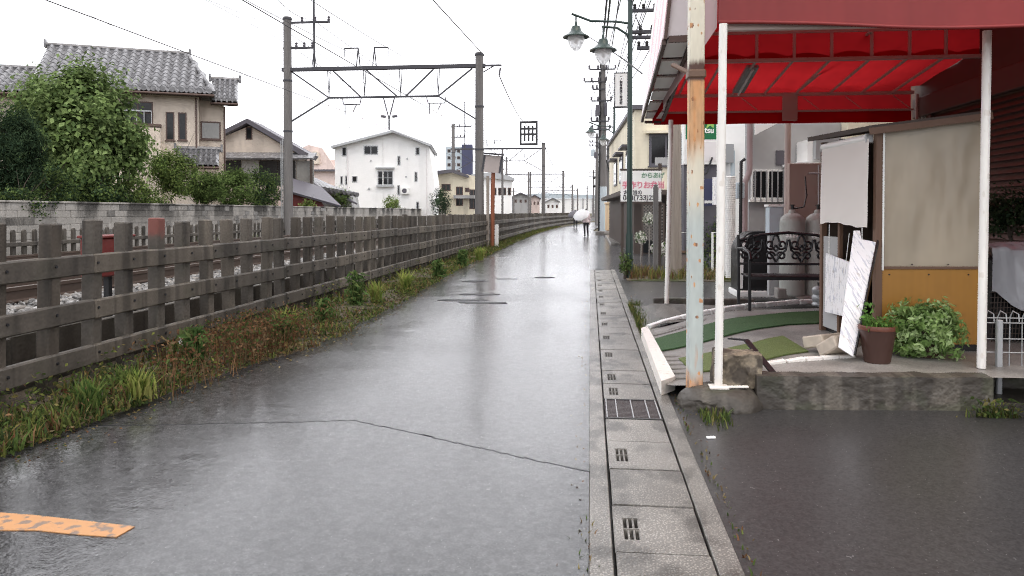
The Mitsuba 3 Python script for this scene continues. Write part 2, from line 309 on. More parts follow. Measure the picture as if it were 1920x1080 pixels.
GL = json.loads(r'''{"(":[32,[[[7,41,10,56,18,75,21,80,29,78,30,74,21,55,18,37,20,8,30,-15,29,-19,24,-21,20,-19,9,7]]]],")":[32,[[[2,-18,9,-3,14,18,14,42,12,53,8,65,2,74,3,78,11,80,20,63,24,49,26,33,25,15,21,-1,12,-20,8,-21]]]],"0":[53,[[[3,47,9,65,15,71,22,74,31,74,43,67,49,54,51,33,49,17,41,2,35,-2,22,-3,15,0,9,6,3,24],[15,42,16,21,20,11,24,8,31,9,36,16,38,25,38,45,34,59,29,63,22,62,18,57]]]],"1":[53,[[[6,8,22,10,22,57,11,57,10,67,18,68,25,72,34,72,35,9,49,9,49,-1,7,-2]]]],"2":[53,[[[2,-1,2,6,24,27,31,37,34,46,34,56,31,61,21,63,13,59,11,55,7,55,2,60,2,63,8,69,16,73,30,74,36,72,46,61,47,45,40,29,24,9,49,10,50,-2]]]],"3":[53,[[[1,7,2,12,6,16,9,16,15,10,26,8,33,10,37,17,37,23,32,29,15,32,16,42,27,43,33,47,34,53,33,60,28,63,21,63,9,56,3,64,13,72,20,74,30,74,39,71,45,65,47,60,46,45,39,37,45,33,50,23,50,15,47,7,41,1,31,-3,12,-1]]]],"4":[53,[[[0,26,28,70,30,72,42,72,43,28,52,28,52,17,43,17,43,-1,31,-2,31,17,1,17],[16,29,31,28,31,50,28,49]]]],"5":[53,[[[1,10,6,16,8,16,17,9,27,8,32,10,37,18,37,28,32,35,19,36,12,32,6,36,9,72,46,72,46,61,20,60,19,53,19,46,36,46,43,42,47,37,50,29,50,17,46,7,34,-2,19,-3,6,2,1,7]]]],"7":[53,[[[3,61,3,72,51,71,51,64,40,49,34,34,29,-2,18,-2,17,7,21,32,27,48,34,60]]]],"8":[53,[[[2,17,5,29,13,37,6,48,6,58,9,65,13,69,22,73,32,73,40,70,48,59,48,47,41,36,48,29,51,21,50,10,47,5,41,0,32,-3,17,-2,5,7],[15,24,15,13,21,8,32,8,38,13,38,22,32,28,22,31,18,29],[19,50,23,44,32,41,37,49,36,58,31,62,23,62,18,57]]]],"s":[45,[[[1,5,6,14,19,8,27,8,31,12,31,16,29,18,10,26,6,30,4,34,6,47,11,52,19,55,29,55,39,51,42,46,37,40,28,44,21,44,16,39,18,35,36,28,42,22,43,9,41,5,36,0,28,-3,13,-2]]]],"t":[36,[[[1,53,9,54,11,69,21,68,21,54,35,54,35,43,21,43,21,13,24,8,35,9,36,-1,20,-3,11,3,8,13,8,43,1,43]]]],"u":[58,[[[6,53,19,53,19,14,22,9,30,9,39,16,39,53,51,54,51,-2,41,-2,39,3,32,-2,19,-3,9,4,6,13]]]],"\u3042":[96,[[[8,11,10,22,16,32,33,46,33,55,12,57,12,67,34,66,36,78,47,77,46,66,73,70,79,69,78,59,66,57,72,54,71,47,79,44,88,32,88,15,81,3,68,-5,55,-8,49,0,43,-2,38,-2,36,1,28,-2,17,-2,11,2],[47,10,49,2,59,4,67,7,74,13,77,19,77,28,71,37,66,38,58,21],[44,49,60,50,60,57,44,56],[44,25,46,23,50,28,55,40,43,38],[21,10,27,9,34,13,32,31,22,22,20,16]]]],"\u304a":[96,[[[64,58,67,67,70,68,92,54,93,50,87,43]],[[8,9,8,15,12,23,29,36,29,49,10,50,10,60,29,60,29,78,31,79,41,78,41,62,56,65,60,64,59,53,40,50,40,39,57,42,68,41,77,37,85,26,85,15,81,6,74,0,64,-4,50,-5,46,3,46,6,48,7,60,7,68,10,72,14,73,25,64,31,53,31,40,28,40,1,36,-5,26,-6,17,-2,12,2],[21,10,29,6,29,22,21,17]]]],"\u304b":[96,[[[66,60,68,64,77,66,93,36,94,28,86,24,83,25,79,39]],[[6,44,6,55,28,56,31,66,31,77,43,77,44,72,41,57,57,57,61,55,66,48,66,21,60,1,52,-5,36,-5,32,-3,32,8,48,6,51,9,54,18,55,44,51,47,40,47,30,18,20,-3,17,-6,8,-3,7,1,17,17,26,44]]]],"\u3052":[96,[[[35,44,35,55,61,54,61,75,72,75,77,78,82,76,82,79,87,81,91,79,96,67,94,63,86,63,85,60,78,59,75,68,73,68,73,55,89,57,89,46,73,44,73,26,69,8,65,1,52,-10,45,-7,42,-4,42,-1,50,3,58,12,61,22,62,43]],[[8,23,12,72,14,75,24,74,25,68,20,45,20,27,22,27,23,31,30,28,24,6,24,-4,13,-4]]]],"\u3057":[96,[[[21,9,21,76,33,77,35,75,33,57,33,12,38,5,52,4,60,6,70,12,79,24,82,24,85,21,88,14,77,2,62,-6,40,-8,29,-4,24,1]]]],"\u306e":[96,[[[6,28,8,42,16,56,25,64,44,71,62,70,76,63,84,54,89,40,89,25,82,9,70,-1,54,-6,48,-4,45,5,59,7,68,12,74,19,77,27,76,44,68,55,60,59,55,59,52,39,45,18,39,8,31,2,23,1,13,7,8,16],[18,35,20,18,24,14,31,17,39,36,43,59,29,53,22,45]]]],"\u3089":[96,[[[15,18,20,60,32,59,29,36,45,43,63,44,77,38,84,25,83,14,79,6,69,-2,55,-6,30,-6,27,0,27,5,49,5,64,9,69,13,72,21,71,27,67,31,62,33,49,33,34,27,27,20,26,16]],[[28,67,30,76,35,77,52,72,70,70,71,64,70,60,65,58]]]],"\u308a":[96,[[[18,31,19,54,23,78,34,77,32,62,44,71,58,73,68,68,74,60,78,46,76,21,67,6,59,0,35,-8,29,0,29,3,47,7,57,13,64,23,66,31,66,46,63,56,58,61,47,61,38,53,31,38,30,20,20,19]]]],"\u30ce":[96,[[[12,3,12,7,22,10,35,18,50,33,61,53,66,72,70,73,79,70,71,46,58,23,41,7,22,-4,19,-4]]]],"\u4e00":[96,[[[2,42,93,43,94,32,3,31]]]],"\u4e8b":[96,[[[3,18,3,27,42,28,41,30,12,30,12,39,42,40,41,42,15,42,15,63,41,63,42,65,5,65,5,75,42,75,43,83,52,83,53,75,92,74,91,65,53,64,54,63,82,62,81,42,54,42,53,40,83,39,84,27,94,26,93,17,84,17,83,0,73,0,71,4,53,4,53,-5,50,-9,44,-11,30,-11,27,-6,27,-1,42,-1,42,4,12,4,11,13,41,14,42,17],[53,15,71,14,72,16,54,17],[53,28,71,27,72,29,55,30],[53,52,70,51,71,53,54,54],[25,52,41,51,42,53,26,54]]]],"\u4f5c":[96,[[[2,40,2,44,16,60,26,82,36,79,33,68,26,56,26,43,40,59,49,81,59,79,56,66,94,66,93,55,64,55,64,46,92,45,91,35,64,35,64,25,92,24,93,13,64,13,63,-11,53,-10,53,55,49,55,37,36,34,35,30,40,26,41,26,-10,15,-9,15,38,9,33,6,33]]]],"\u51e6":[96,[[[1,29,11,52,16,81,18,83,27,81,25,66,42,66,45,64,42,41,35,19,39,14,43,19,48,36,49,75,78,76,79,18,82,18,82,25,85,27,92,23,91,14,87,9,73,9,70,11,69,65,60,66,58,31,49,7,51,5,65,2,94,2,95,-1,91,-9,64,-9,46,-5,28,7,16,-7,8,-11,2,-3,17,10,21,16,21,21,16,32,9,23],[22,48,24,37,28,32,33,56,23,56]]]],"\u5272":[96,[[[66,-5,66,0,80,0,80,81,90,82,91,-3,87,-9,80,-11,69,-11]],[[63,69,73,69,73,13,71,12,63,13]],[[4,55,4,72,26,73,24,80,26,82,34,83,39,73,60,73,60,55,55,55,54,50,38,49,38,47,52,47,52,38,38,38,38,35,59,35,59,26,38,25,38,22,55,21,54,-10,45,-10,43,-6,21,-6,19,-11,10,-10,10,21,27,22,27,25,5,26,5,35,27,35,27,38,13,38,12,47,27,47,27,49,10,50,10,54],[49,60,50,64,38,64,38,59],[20,5,44,4,44,12,20,12],[15,60,27,59,27,64,15,64]]]],"\u5546":[96,[[[4,62,5,72,43,72,40,80,47,83,52,81,55,72,91,72,92,62,73,62,68,53,69,52,87,51,86,-6,79,-10,64,-10,61,-4,61,-1,63,0,76,0,76,23,72,21,67,24,67,2,39,2,37,-3,29,-3,28,22,23,21,21,24,20,-10,10,-10,9,51,28,53,24,62],[65,41,71,35,76,33,76,42],[45,38,36,28,62,29,52,37,53,42,45,42],[37,62,41,52,54,52,60,61],[39,18,38,11,57,11,57,19],[20,32,29,36,33,42,20,42]]]],"\u5e97":[96,[[[1,-6,9,20,11,71,46,71,43,80,48,82,53,82,59,71,92,71,92,60,58,59,58,49,90,48,90,40,88,38,58,37,58,29,85,28,84,-9,74,-9,72,-5,38,-5,37,-9,26,-9,26,28,47,29,46,60,21,60,21,24,17,3,10,-11],[37,6,74,5,74,18,37,18]]]],"\u5f01":[96,[[[3,-1,13,4,20,11,24,22,4,23,3,33,26,35,26,48,12,46,9,57,22,64,41,83,51,80,51,76,33,59,64,60,56,69,56,73,64,77,88,53,89,48,82,43,80,43,75,50,70,50,71,34,93,33,92,23,71,23,71,-10,60,-10,59,23,36,23,34,13,29,4,20,-5,11,-10,3,-4],[61,50,37,49,37,34,60,34]]]],"\u5f53":[96,[[[9,4,74,6,74,16,14,17,15,27,74,27,74,36,12,37,11,47,23,49,18,61,10,72,11,76,20,78,28,66,33,53,25,50,25,48,42,48,43,83,54,82,54,48,68,48,63,51,63,55,76,79,87,75,73,49,85,48,84,-11,75,-11,73,-6,10,-6]]]],"\u624b":[96,[[[3,22,3,32,42,33,42,44,9,45,10,55,42,55,42,66,12,64,9,71,10,74,49,77,73,82,78,82,84,76,82,72,54,67,54,56,87,55,88,45,54,44,54,32,93,32,93,21,54,21,54,-2,50,-8,44,-10,25,-10,22,-3,22,1,42,1,42,21]]]],"\u6709":[96,[[[2,27,2,30,18,44,26,58,5,59,5,70,32,70,35,81,38,83,47,80,44,70,92,69,91,59,40,59,36,54,37,52,81,51,81,-3,76,-9,57,-10,54,-4,55,1,70,1,70,9,35,9,34,-9,23,-10,22,31,10,21,7,21],[34,20,69,19,70,24,35,25],[34,36,69,35,70,40,35,41]]]],"\u697d":[96,[[[2,-3,2,1,22,9,30,16,4,17,4,27,42,28,42,32,29,32,27,41,8,30,5,31,2,36,3,41,28,54,27,57,23,53,20,54,5,69,5,72,9,76,14,76,27,65,28,72,41,73,44,83,53,82,55,80,53,73,67,73,68,65,71,65,82,78,91,74,89,68,73,53,94,40,94,36,90,31,86,31,69,43,67,32,53,31,55,27,93,26,92,17,65,16,74,9,94,1,94,-2,89,-8,82,-7,68,0,54,11,53,10,53,-10,42,-9,41,10,28,0,10,-9,7,-9],[39,43,57,42,57,48,39,48],[39,58,57,57,57,63,39,63]]]],"\u6a39":[96,[[[1,15,13,48,13,51,3,52,3,61,14,62,14,82,23,83,25,81,25,62,30,62,30,73,43,73,43,82,52,83,53,73,67,72,67,64,53,63,54,58,63,58,65,61,78,61,78,82,88,82,88,61,94,60,94,51,88,50,88,-5,85,-9,70,-11,66,-3,29,-8,27,1,37,3,37,7,32,24,27,23,26,25,25,-9,23,-11,16,-11,14,-9,14,18,12,18,8,8,5,8],[64,19,60,7,69,6,69,0,78,0,78,17,69,16,68,27,65,35],[63,47,64,44,73,44,76,32,78,32,78,50,65,50],[42,31,54,30,54,38,42,38],[44,20,47,6,49,6,53,21],[32,62,33,58,43,58,43,63],[25,47,29,39,32,38,33,47,31,51,25,51]]]],"\u8857":[96,[[[0,35,12,46,22,63,28,62,28,70,41,71,42,83,51,82,52,70,65,70,65,77,93,76,92,67,65,67,64,60,51,59,51,51,94,50,94,41,85,40,85,-4,81,-9,64,-10,60,1,28,-4,23,-1,23,-10,14,-11,12,-9,12,28,4,25,0,31],[52,40,51,31,65,30,65,20,51,20,51,10,67,12,68,1,74,1,74,40],[31,60,28,51,41,51,41,60],[23,7,40,10,40,20,27,20,26,22,27,30,40,30,40,41,26,41,25,46,23,44]],[[1,63,13,73,19,83,29,79,25,71,10,55,5,54]]]],"\u901a":[96,[[[6,-9,2,0,16,12,16,35,3,35,3,46,26,46,27,10,33,7,33,57,50,59,41,64,44,69,33,70,34,79,85,79,90,75,84,67,73,60,90,57,90,10,88,6,83,4,95,3,92,-7,44,-8,35,-6,21,3,10,-9],[43,4,47,2,75,2,75,4,70,5,68,13,79,14,79,20,66,20,66,5,56,5,56,20,44,20],[67,34,66,30,79,30,79,35],[79,47,66,48,66,44,79,44],[56,69,62,65,66,68],[44,31,56,30,56,35,44,35],[44,45,56,44,56,48,44,48]],[[4,72,5,75,12,79,30,62,29,58,24,54,21,54]]]],"\u98df":[96,[[[2,49,3,53,11,55,32,67,46,83,54,81,56,79,55,75,66,66,96,53,90,44,77,48,77,25,82,24,86,18,72,7,83,1,86,-2,86,-5,81,-10,77,-10,63,1,54,5,53,-3,19,-10,16,-4,16,0,19,3,19,47,7,43],[55,18,62,14,66,17],[30,43,65,42,66,45,31,46],[31,32,31,28,66,29,65,32],[48,66,54,56,61,56,50,67],[30,4,47,6,48,9,40,13,42,18,30,18],[36,57,41,56,42,57,39,59]]]]}''')
def text_prisms(txt, size, depth, bold=0.0, vertical=False, gap=1.0):
    """Flat lettering in the (x, y) plane from embedded outlines, extruded along +z."""
    mb, x, y = MB(), 0.0, 0.0
    for ch in txt:
        w, polys = GL[ch]
        for rings in polys:
            rr = [[(r[i], r[i + 1]) for i in range(0, len(r), 2)] for r in rings]
            pg = Polygon(rr[0], rr[1:]).buffer(0)
            if bold: pg = pg.buffer(bold)
            for g in getattr(pg, 'geoms', [pg]):
                if g.is_empty or g.area < 4: continue
                mb.prism(affinity.translate(affinity.scale(g, size / 96, size / 96, origin=(0, 0)), x, y), 'z', 0, depth)
        if vertical: y -= size * gap
        else: x += w * size / 96 * gap
    return mb.m()
def put_text(txt, size, depth, fr, s, v, z, **kw):
    """Lettering on a facade of frame fr: left end at s, base line z, standing out from v towards the viewer."""
    m = text_prisms(txt, size, depth, **kw); q = m.vertices
    return trimesh.Trimesh(fr.W(np.stack([s + q[:, 0], v - q[:, 2], z + q[:, 1]], 1)), m.faces, process=False)

# ------------------------------------------------------------------ foliage
def leaves(P, N, size, cols, rng, fold=.25, aspect=.55):
    n = len(P); N = N / (np.linalg.norm(N, axis=1, keepdims=True) + 1e-9)
    t = rng.normal(size=(n, 3)); t -= N * (t * N).sum(1, keepdims=True); t[:, 2] -= .35; t /= np.linalg.norm(t, axis=1, keepdims=True); b = np.cross(N, t)
    L = (size * rng.uniform(.65, 1.25, n))[:, None]; Wd = L * aspect
    v = np.stack([P - t * L * .5, P + b * Wd * .5 + N * L * fold * .3, P + t * L * .5, P - b * Wd * .5 + N * L * fold * .3], 1)
    f = np.arange(n)[:, None] * 4
    f = np.vstack([f + [0, 1, 2], f + [0, 2, 3]])
    return v.reshape(-1, 3), f, np.repeat(cols, 4, 0)
def crown(c, r, n, size, seed, base, vary=.35, clumps=60, sig=.2, inner=.35, bottom=-1.0, aspect=.55, upb=.5):
    rng = R(seed); c, r = np.array(c, float), np.array(r, float); base = np.atleast_2d(np.array(base, float))
    d = rng.normal(size=(clumps, 3)); d /= np.linalg.norm(d, axis=1, keepdims=True); d[:, 2] = np.maximum(d[:, 2], bottom)
    rad = inner + (1 - inner) * rng.uniform(0, 1, clumps) ** .45
    cc = d * rad[:, None] * (.86 + .22 * meshkit.noise(d * 2.2 + seed)[:, None])
    k = rng.integers(0, clumps, n); q = cc[k] + rng.normal(size=(n, 3)) * sig * rng.uniform(.5, 1.2, clumps)[k][:, None]
    N = q / (np.linalg.norm(q, axis=1, keepdims=True) + 1e-6) + rng.normal(size=(n, 3)) * .55 + np.array([0, 0, upb])
    tone = (1 + vary * rng.normal(size=clumps))[k] * (1 + .2 * rng.normal(size=n))
    col = base[rng.integers(0, len(base), n)] * np.clip(tone, .35, 2.2)[:, None]
    return leaves(c + q * r, N, size, col, rng, aspect=aspect)
def trunk(mb, p0, p1, r0, seed, branches=6):
    rng = R(seed); p0, p1 = np.array(p0, float), np.array(p1, float); L = np.linalg.norm(p1 - p0)
    pts = [p0 + (p1 - p0) * t + rng.normal(size=3) * .03 * L * (t > 0) for t in np.linspace(0, 1, 6)]
    mb.tube(pts, np.linspace(r0, r0 * .35, 6), 8)
    for i in range(branches):
        a = pts[rng.integers(2, 6)]; d = rng.normal(size=3); d[2] = abs(d[2]) + .4; d /= np.linalg.norm(d)
        mb.tube([a, a + d * L * .2 + rng.normal(size=3) * .02, a + d * L * .42], [r0 * .42, r0 * .25, r0 * .08], 6)
    return mb
def vmesh(x): return trimesh.Trimesh(x[0], x[1], process=False)
def join(*xs):
    V, F, C, n = [], [], [], 0
    for v, f, c in xs: V.append(v); F.append(f + n); C.append(c); n += len(v)
    return np.vstack(V), np.vstack(F), np.vstack(C)
def blades(P, h, lean, width, cols, rng):
    """Grass blades: bent two-piece strips rooted at P."""
    n = len(P); a = rng.uniform(0, 2 * PI, n); d = np.stack([np.cos(a), np.sin(a), a * 0], 1); s = np.stack([-np.sin(a), np.cos(a), a * 0], 1)
    h = np.broadcast_to(h, n)[:, None]; w = np.broadcast_to(width, n)[:, None]; le = np.broadcast_to(lean, n)[:, None] * rng.uniform(.3, 1.2, n)[:, None]
    up = np.array([0, 0, 1.0])
    m = P + up * h * .55 + d * h * le * .35; t = P + up * h * (1 - .25 * le) + d * h * le
    v = np.stack([P - s * w * .5, P + s * w * .5, m - s * w * .4, m + s * w * .4, t], 1).reshape(-1, 3)
    f = np.arange(n)[:, None] * 5; f = np.vstack([f + [0, 1, 3], f + [0, 3, 2], f + [2, 3, 4]])
    return v, f, np.repeat(cols, 5, 0)

# ================================================================== THE GROUND, THE ROAD, THE GUTTER
def bend(Y): return .0009 * np.maximum(0, np.asarray(Y, float) - 45) ** 2
def along(prof, Ys, mb=None, wob=None):
    """A profile of (x, z) points drawn out along the road's run."""
    prof = np.asarray(prof, float); Ys = np.asarray(Ys, float)
    P = np.stack([np.stack([prof[:, 0] + bend(y), np.full(len(prof), y), prof[:, 1]], 1) for y in Ys], 1)
    if wob is not None: P = P + wob(P)
    return (mb or MB()).grid(P)
struct('ground', MB().raw([[-1500, -600, -.08], [1500, -600, -.08], [1500, 1500, -.08], [-1500, 1500, -.08]], [[0, 1, 2, 3]]), 'm_soil')
YR = np.concatenate([np.arange(-4, 45, 1.0), np.arange(45, 200, 4.0)])
struct('road', along([(.0, 0), (-1.8, .012), (-3.75, .0), (-3.75, -.05)], YR), 'm_asphalt')
# the newer asphalt patch this side of the tar seam
patch = [(-3.7, -3.0), (.0, -3.0), (-.005, 4.26), (-.69, 4.62), (-1.67, 5.14), (-2.5, 4.98), (-3.36, 4.83), (-3.7, 4.8)]
struct('road_patch', MB().prism(Polygon(patch), 'z', .0145, .0185), 'm_asphalt')
sm = MB(); sp = [(-3.5, 4.81), (-3.36, 4.83), (-2.9, 4.9), (-2.5, 4.98), (-2.1, 5.05), (-1.67, 5.14), (-1.2, 4.9), (-.69, 4.62), (-.4, 4.46), (-.01, 4.265)]
g = R(3)
for a, b in zip(sp[:-1], sp[1:]):
    for t in np.linspace(0, 1, 7)[:-1]:
        p, q = [np.array(a) + (np.array(b) - a) * k for k in (t, t + 1 / 6 + .02)]
        w = g.uniform(.006, .016); sm.bar((p[0], p[1] + g.normal() * .006, .017), (q[0], q[1] + g.normal() * .006, .017), w, .007)
k = add('road', 'tar_seam', sm, 'm_black')
pm = [onz(0, 962, .02), onz(68, 967, .02), onz(253, 988, .02), onz(218, 1008, .02), onz(145, 1003, .02), onz(66, 995, .02), onz(0, 995, .02), onz(-160, 994, .02), onz(-160, 955, .02)]
one('road_marking', MB().prism(Polygon([(p[0], p[1]) for p in pm]), 'z', .0195, .0235), 'm_roadpaint', 'worn orange painted strip on the wet road in the near left corner', 'road marking')
# thin dark sheets of irregular outline laid on the wet road
g = R(8); pr('m_dark_patch', (.012, .012, .013), .5, .25)
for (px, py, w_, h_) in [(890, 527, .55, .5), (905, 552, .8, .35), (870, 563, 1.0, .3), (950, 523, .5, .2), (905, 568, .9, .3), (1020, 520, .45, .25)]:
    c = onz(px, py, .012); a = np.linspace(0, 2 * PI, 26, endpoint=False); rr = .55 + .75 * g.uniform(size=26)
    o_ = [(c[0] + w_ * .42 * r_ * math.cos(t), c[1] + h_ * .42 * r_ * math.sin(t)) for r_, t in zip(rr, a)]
    add('road', 'dark_patch', MB().prism(Polygon(o_).buffer(.01), 'z', .004, .0155), 'm_dark_patch')
# side asphalt to the right of the gutter
struct('side_asphalt', MB().raw([[.63, -4, .002], [14, -4, .002], [14, 19.5, .002], [.63, 19.5, .002]], [[0, 1, 2, 3]]), 'm_asphalt_dark')
struct('crossing_asphalt', MB().raw([[-.03, 19.5, .004], [14, 19.5, .004], [14, 60, .004], [-.03, 60, .004]], [[0, 1, 2, 3]]), 'm_asphalt')
pr('m_gratebrown', (.04, .03, .03), .45, .5)
# gutter: kerb walls, lids with slots, a steel grating
gut = struct('gutter', MB().box(.1, .53, -3, 19.5, -.3, -.07), 'm_gutterdark')
Yg = np.arange(-3, 19.6, .5)
add(gut, 'kerb', along([(-.004, -.05), (-.004, .012), (.0, .017), (.096, .017), (.1, .013), (.1, -.2)], Yg), 'm_lid')
add(gut, 'kerb', along([(.53, -.2), (.53, .013), (.534, .017), (.63, .017), (.634, .012), (.634, -.05)], Yg), 'm_lid')
def lid_mesh(slot):
    pg = sbox(.113, .006, .519, .531)
    if slot:
        for i in range(3):
            for j in range(2):
                x0, y0 = .16 + i * .026, .14 + j * .125
                pg = pg.difference(sbox(x0, y0, x0 + .017, y0 + .11))
    m = MB().prism(pg.buffer(-.004), 'z', .0, .004)
    return MB().prism(pg, 'z', -.055, .0).raw(*[(q.vertices, q.faces) for q in [m.m()]][0])
lid_slot, lid_plain = mikit.ply(lid_mesh(True).m(), 'm_lid'), mikit.ply(lid_mesh(False).m(), 'm_lid')
g = R(5)
for i in range(8):
    y = 5.41 - (i + 1) * .535
    add(gut, 'cover_slab', lid_slot if i % 2 == 1 else lid_plain, None, to_world=T().translate([g.normal() * .002, y, .008 + g.normal() * .002]))
for i in range(25):
    y = 5.985 + i * .535
    add(gut, 'cover_slab', lid_slot if i in (0, 1) or i % 2 == 1 else lid_plain, None, to_world=T().translate([g.normal() * .002, y, .008 + g.normal() * .002]))
gr = thing('drain_grate', 'dark steel drain grating set among the concrete gutter covers', 'drain grate')
add(gr, 'frame', MB().box(.108, .524, 5.415, 5.435, -.03, .014, .003).box(.108, .524, 5.96, 5.98, -.03, .014, .003), 'm_iron')
for i in range(5):
    x = (.125, .2, .316, .43, .508)[i]
    add(gr, 'bearing_bar', MB().box(x - .0035, x + .0035, 5.437, 5.958, -.03, .015), 'm_galv')
fb = MB()
for i in range(15):
    y = 5.45 + i * .0345; fb.box(.112, .52, y, y + .022, -.02, .007)
add(gr, 'cross_bars', fb, 'm_gratebrown')

# verge of soil and weeds below the fence
def verge_edge(Y):
    Y = np.asarray(Y, float)
    e = np.interp(Y, [-4, 3, 4.2, 6.3, 8.05, 10, 14.5, 20, 30, 50, 80, 200], [-3.7, -3.62, -3.55, -3.36, -2.98, -3.02, -3.2, -3.4, -3.58, -3.75, -3.8, -3.9])
    return e + bend(Y) + .1 * (meshkit.noise(np.stack([Y * 1.7, Y * 0, Y * 0], -1)) - .5) * (Y < 40)
Yv = np.concatenate([np.arange(-4, 40, .2), np.arange(40, 200, 4)]); cols_ = np.linspace(0, 1, 9)
vp = []
for y in Yv:
    e = float(verge_edge(y)); x = (-4.75 + float(bend(y))) * (1 - cols_) + e * cols_
    q = np.stack([x, np.full(9, y), np.zeros(9)], 1); h = .03 + .09 * meshkit.fbm(q * np.array([3, 2, 1.0]), 3, 4)
    q[:, 2] = h * np.minimum(1, (1 - cols_) * 4) - .02 * cols_ ** 6; vp.append(q)
struct('verge', MB().grid(np.array(vp).transpose(1, 0, 2)), 'm_soil', smooth=True)

g = R(11)
def verge_points(n, y0, y1, pw=1.0):
    Y = y0 + (y1 - y0) * g.uniform(0, 1, n) ** pw; e = verge_edge(Y); t = g.uniform(0, 1, n) ** .8
    X = (-4.25 + bend(Y)) * (1 - t) + (e + .06) * t
    return np.stack([X, Y, np.full(n, .04)], 1), t
def mixcol(pal, n, amp=.3):
    pal = np.array(pal, float); return pal[g.integers(0, len(pal), n)] * (1 + amp * g.normal(size=(n, 1))).clip(.4, 2)
GREEN = [(.06, .09, .028), (.08, .12, .035), (.1, .13, .04), (.05, .075, .03)]
DRY = [(.17, .1, .055), (.13, .065, .035), (.22, .17, .09), (.11, .08, .045), (.2, .16, .06)]
YG = [(.14, .155, .045), (.11, .13, .04), (.17, .15, .06)]
parts = []
P, t = verge_points(20000, 3.0, 75, 2.0)
dry = np.clip(np.exp(-((P[:, 1] - 7.6) / 1.2) ** 2) * .7 + .24 - .002 * P[:, 1], .12, 1)
pick = g.uniform(size=len(P)); c = np.where((pick < dry)[:, None], mixcol(DRY, len(P)), np.where((pick < dry + .3)[:, None], mixcol(YG, len(P)), mixcol(GREEN, len(P))))
pn = meshkit.noise(P * np.array([2.2, 1.6, 1])); keep = pn > .3; P, t, c, pn = P[keep], t[keep], c[keep], pn[keep]
hh = g.uniform(.04, .17, len(P)) * (1.2 - .6 * t) * (.4 + 1.3 * pn) * (.85 + .45 * np.exp(-((P[:, 1] - 4.2) / .8) ** 2))
parts.append(blades(P, hh, .6, g.uniform(.008, .02, len(P)) * (1 + P[:, 1] / 25), c, g))
n = 14000; P, t = verge_points(n, 3.2, 60, 1.8); P[:, 2] += g.uniform(.0, .34, n) * (1.1 - t) * (.3 + 1.2 * meshkit.noise(P * np.array([1.5, 1.1, 1]), 5))
dry = np.exp(-((P[:, 1] - 7.5) / 1.1) ** 2) * .75 + .12; pick = g.uniform(size=n)
c = np.where((pick < dry)[:, None], mixcol(DRY, n), mixcol(GREEN + YG, n))
parts.append(leaves(P, g.normal(size=(n, 3)) * .6 + [0, 0, 1], .045, c, g)); parts[-1][0][:] = parts[-1][0]
n = 6000; P, t = verge_points(n, 3.2, 16, 1.3); P[:, 2] = .05 + .04 * g.uniform(size=n); c = mixcol([(.09, .065, .04), (.06, .05, .03), (.16, .13, .08), (.07, .09, .03), (.1, .12, .04), (.05, .075, .025)], n); parts.append(leaves(P, g.normal(size=(n, 3)) * .5 + [0, 0, 1], .045, c, g, aspect=.6))
# dry reddish stalks in the middle
n = 900; P = np.stack([g.uniform(-3.9, -3.15, n), g.normal(7.4, .75, n), np.full(n, .04)], 1)
parts.append(blades(P, g.uniform(.12, .4, n), .45, .007, mixcol(DRY[:2] + DRY[3:4], n), g))
n = 3400; k = g.integers(0, 900, n); Q = P[k] + np.stack([g.normal(0, .05, n), g.normal(0, .05, n), g.uniform(.05, .36, n)], 1)
parts.append(leaves(Q, g.normal(size=(n, 3)), .04, mixcol(DRY[:2] + DRY[3:4] + GREEN[:1], n), g))
# the rough strip at the outer edge of the gutter and round the lamp post
n = 700; P = np.stack([g.uniform(.6, .78, n), g.uniform(8.6, 12.0, n), np.full(n, .01)], 1); parts.append(blades(P, g.uniform(.05, .16, n), .6, .012, mixcol(GREEN + YG, n), g))
n = 90; P = np.stack([.66 + np.abs(g.normal(0, .03, n)), g.uniform(2.6, 6.2, n), np.full(n, .005)], 1); parts.append(blades(P, g.uniform(.01, .04, n), .8, .01, mixcol(GREEN + DRY, n), g))
n = 60; P = np.stack([g.normal(-.02, .02, n), g.uniform(2.4, 3.6, n), np.full(n, .0)], 1); parts.append(blades(P, g.uniform(.02, .05, n), .8, .008, mixcol(GREEN + DRY, n), g))
n = 140; P = np.stack([g.uniform(.8, 1.0, n), g.normal(5.5, .12, n), np.full(n, .0)], 1); parts.append(blades(P, g.uniform(.03, .1, n), .7, .01, mixcol(GREEN + YG, n), g))
n = 1700; P = np.stack([g.uniform(.85, 4.3, n), 16.6 + g.uniform(0, 2.0, n), np.full(n, .02)], 1); parts.append(blades(P, g.uniform(.08, .3, n) * (1.2 - .15 * P[:, 0]), .6, .02, mixcol(DRY + YG + YG, n), g))
n = 700; Y = 3 + 22 * g.uniform(size=n) ** 1.5; P = np.stack([verge_edge(Y) + .03 + np.abs(g.normal(0, .12, n)), Y, np.full(n, .02)], 1); parts.append(leaves(P, g.normal(size=(n, 3)) * .25 + [0, 0, 1], .03, mixcol(DRY + GREEN[:1], n), g, aspect=.6))
n = 260; P = np.stack([np.where(g.uniform(size=n) < .5, .66 + np.abs(g.normal(0, .08, n)), -.03 - np.abs(g.normal(0, .05, n))), g.uniform(2.4, 14, n), np.full(n, .02)], 1); parts.append(leaves(P, g.normal(size=(n, 3)) * .25 + [0, 0, 1], .02, mixcol(DRY, n), g, aspect=.6))
W = join(*parts)
k = add(None, 'weeds', vmesh(W), 'm_leaf', color=W[2]); labels[k] = {'label': 'mixed low weeds and dry grass along the fence and kerbs', 'category': 'weeds', 'kind': 'stuff'}
struct('weed_bed', MB().box(.8, 4.6, 16.4, 18.8, -.05, .018), 'm_soil')

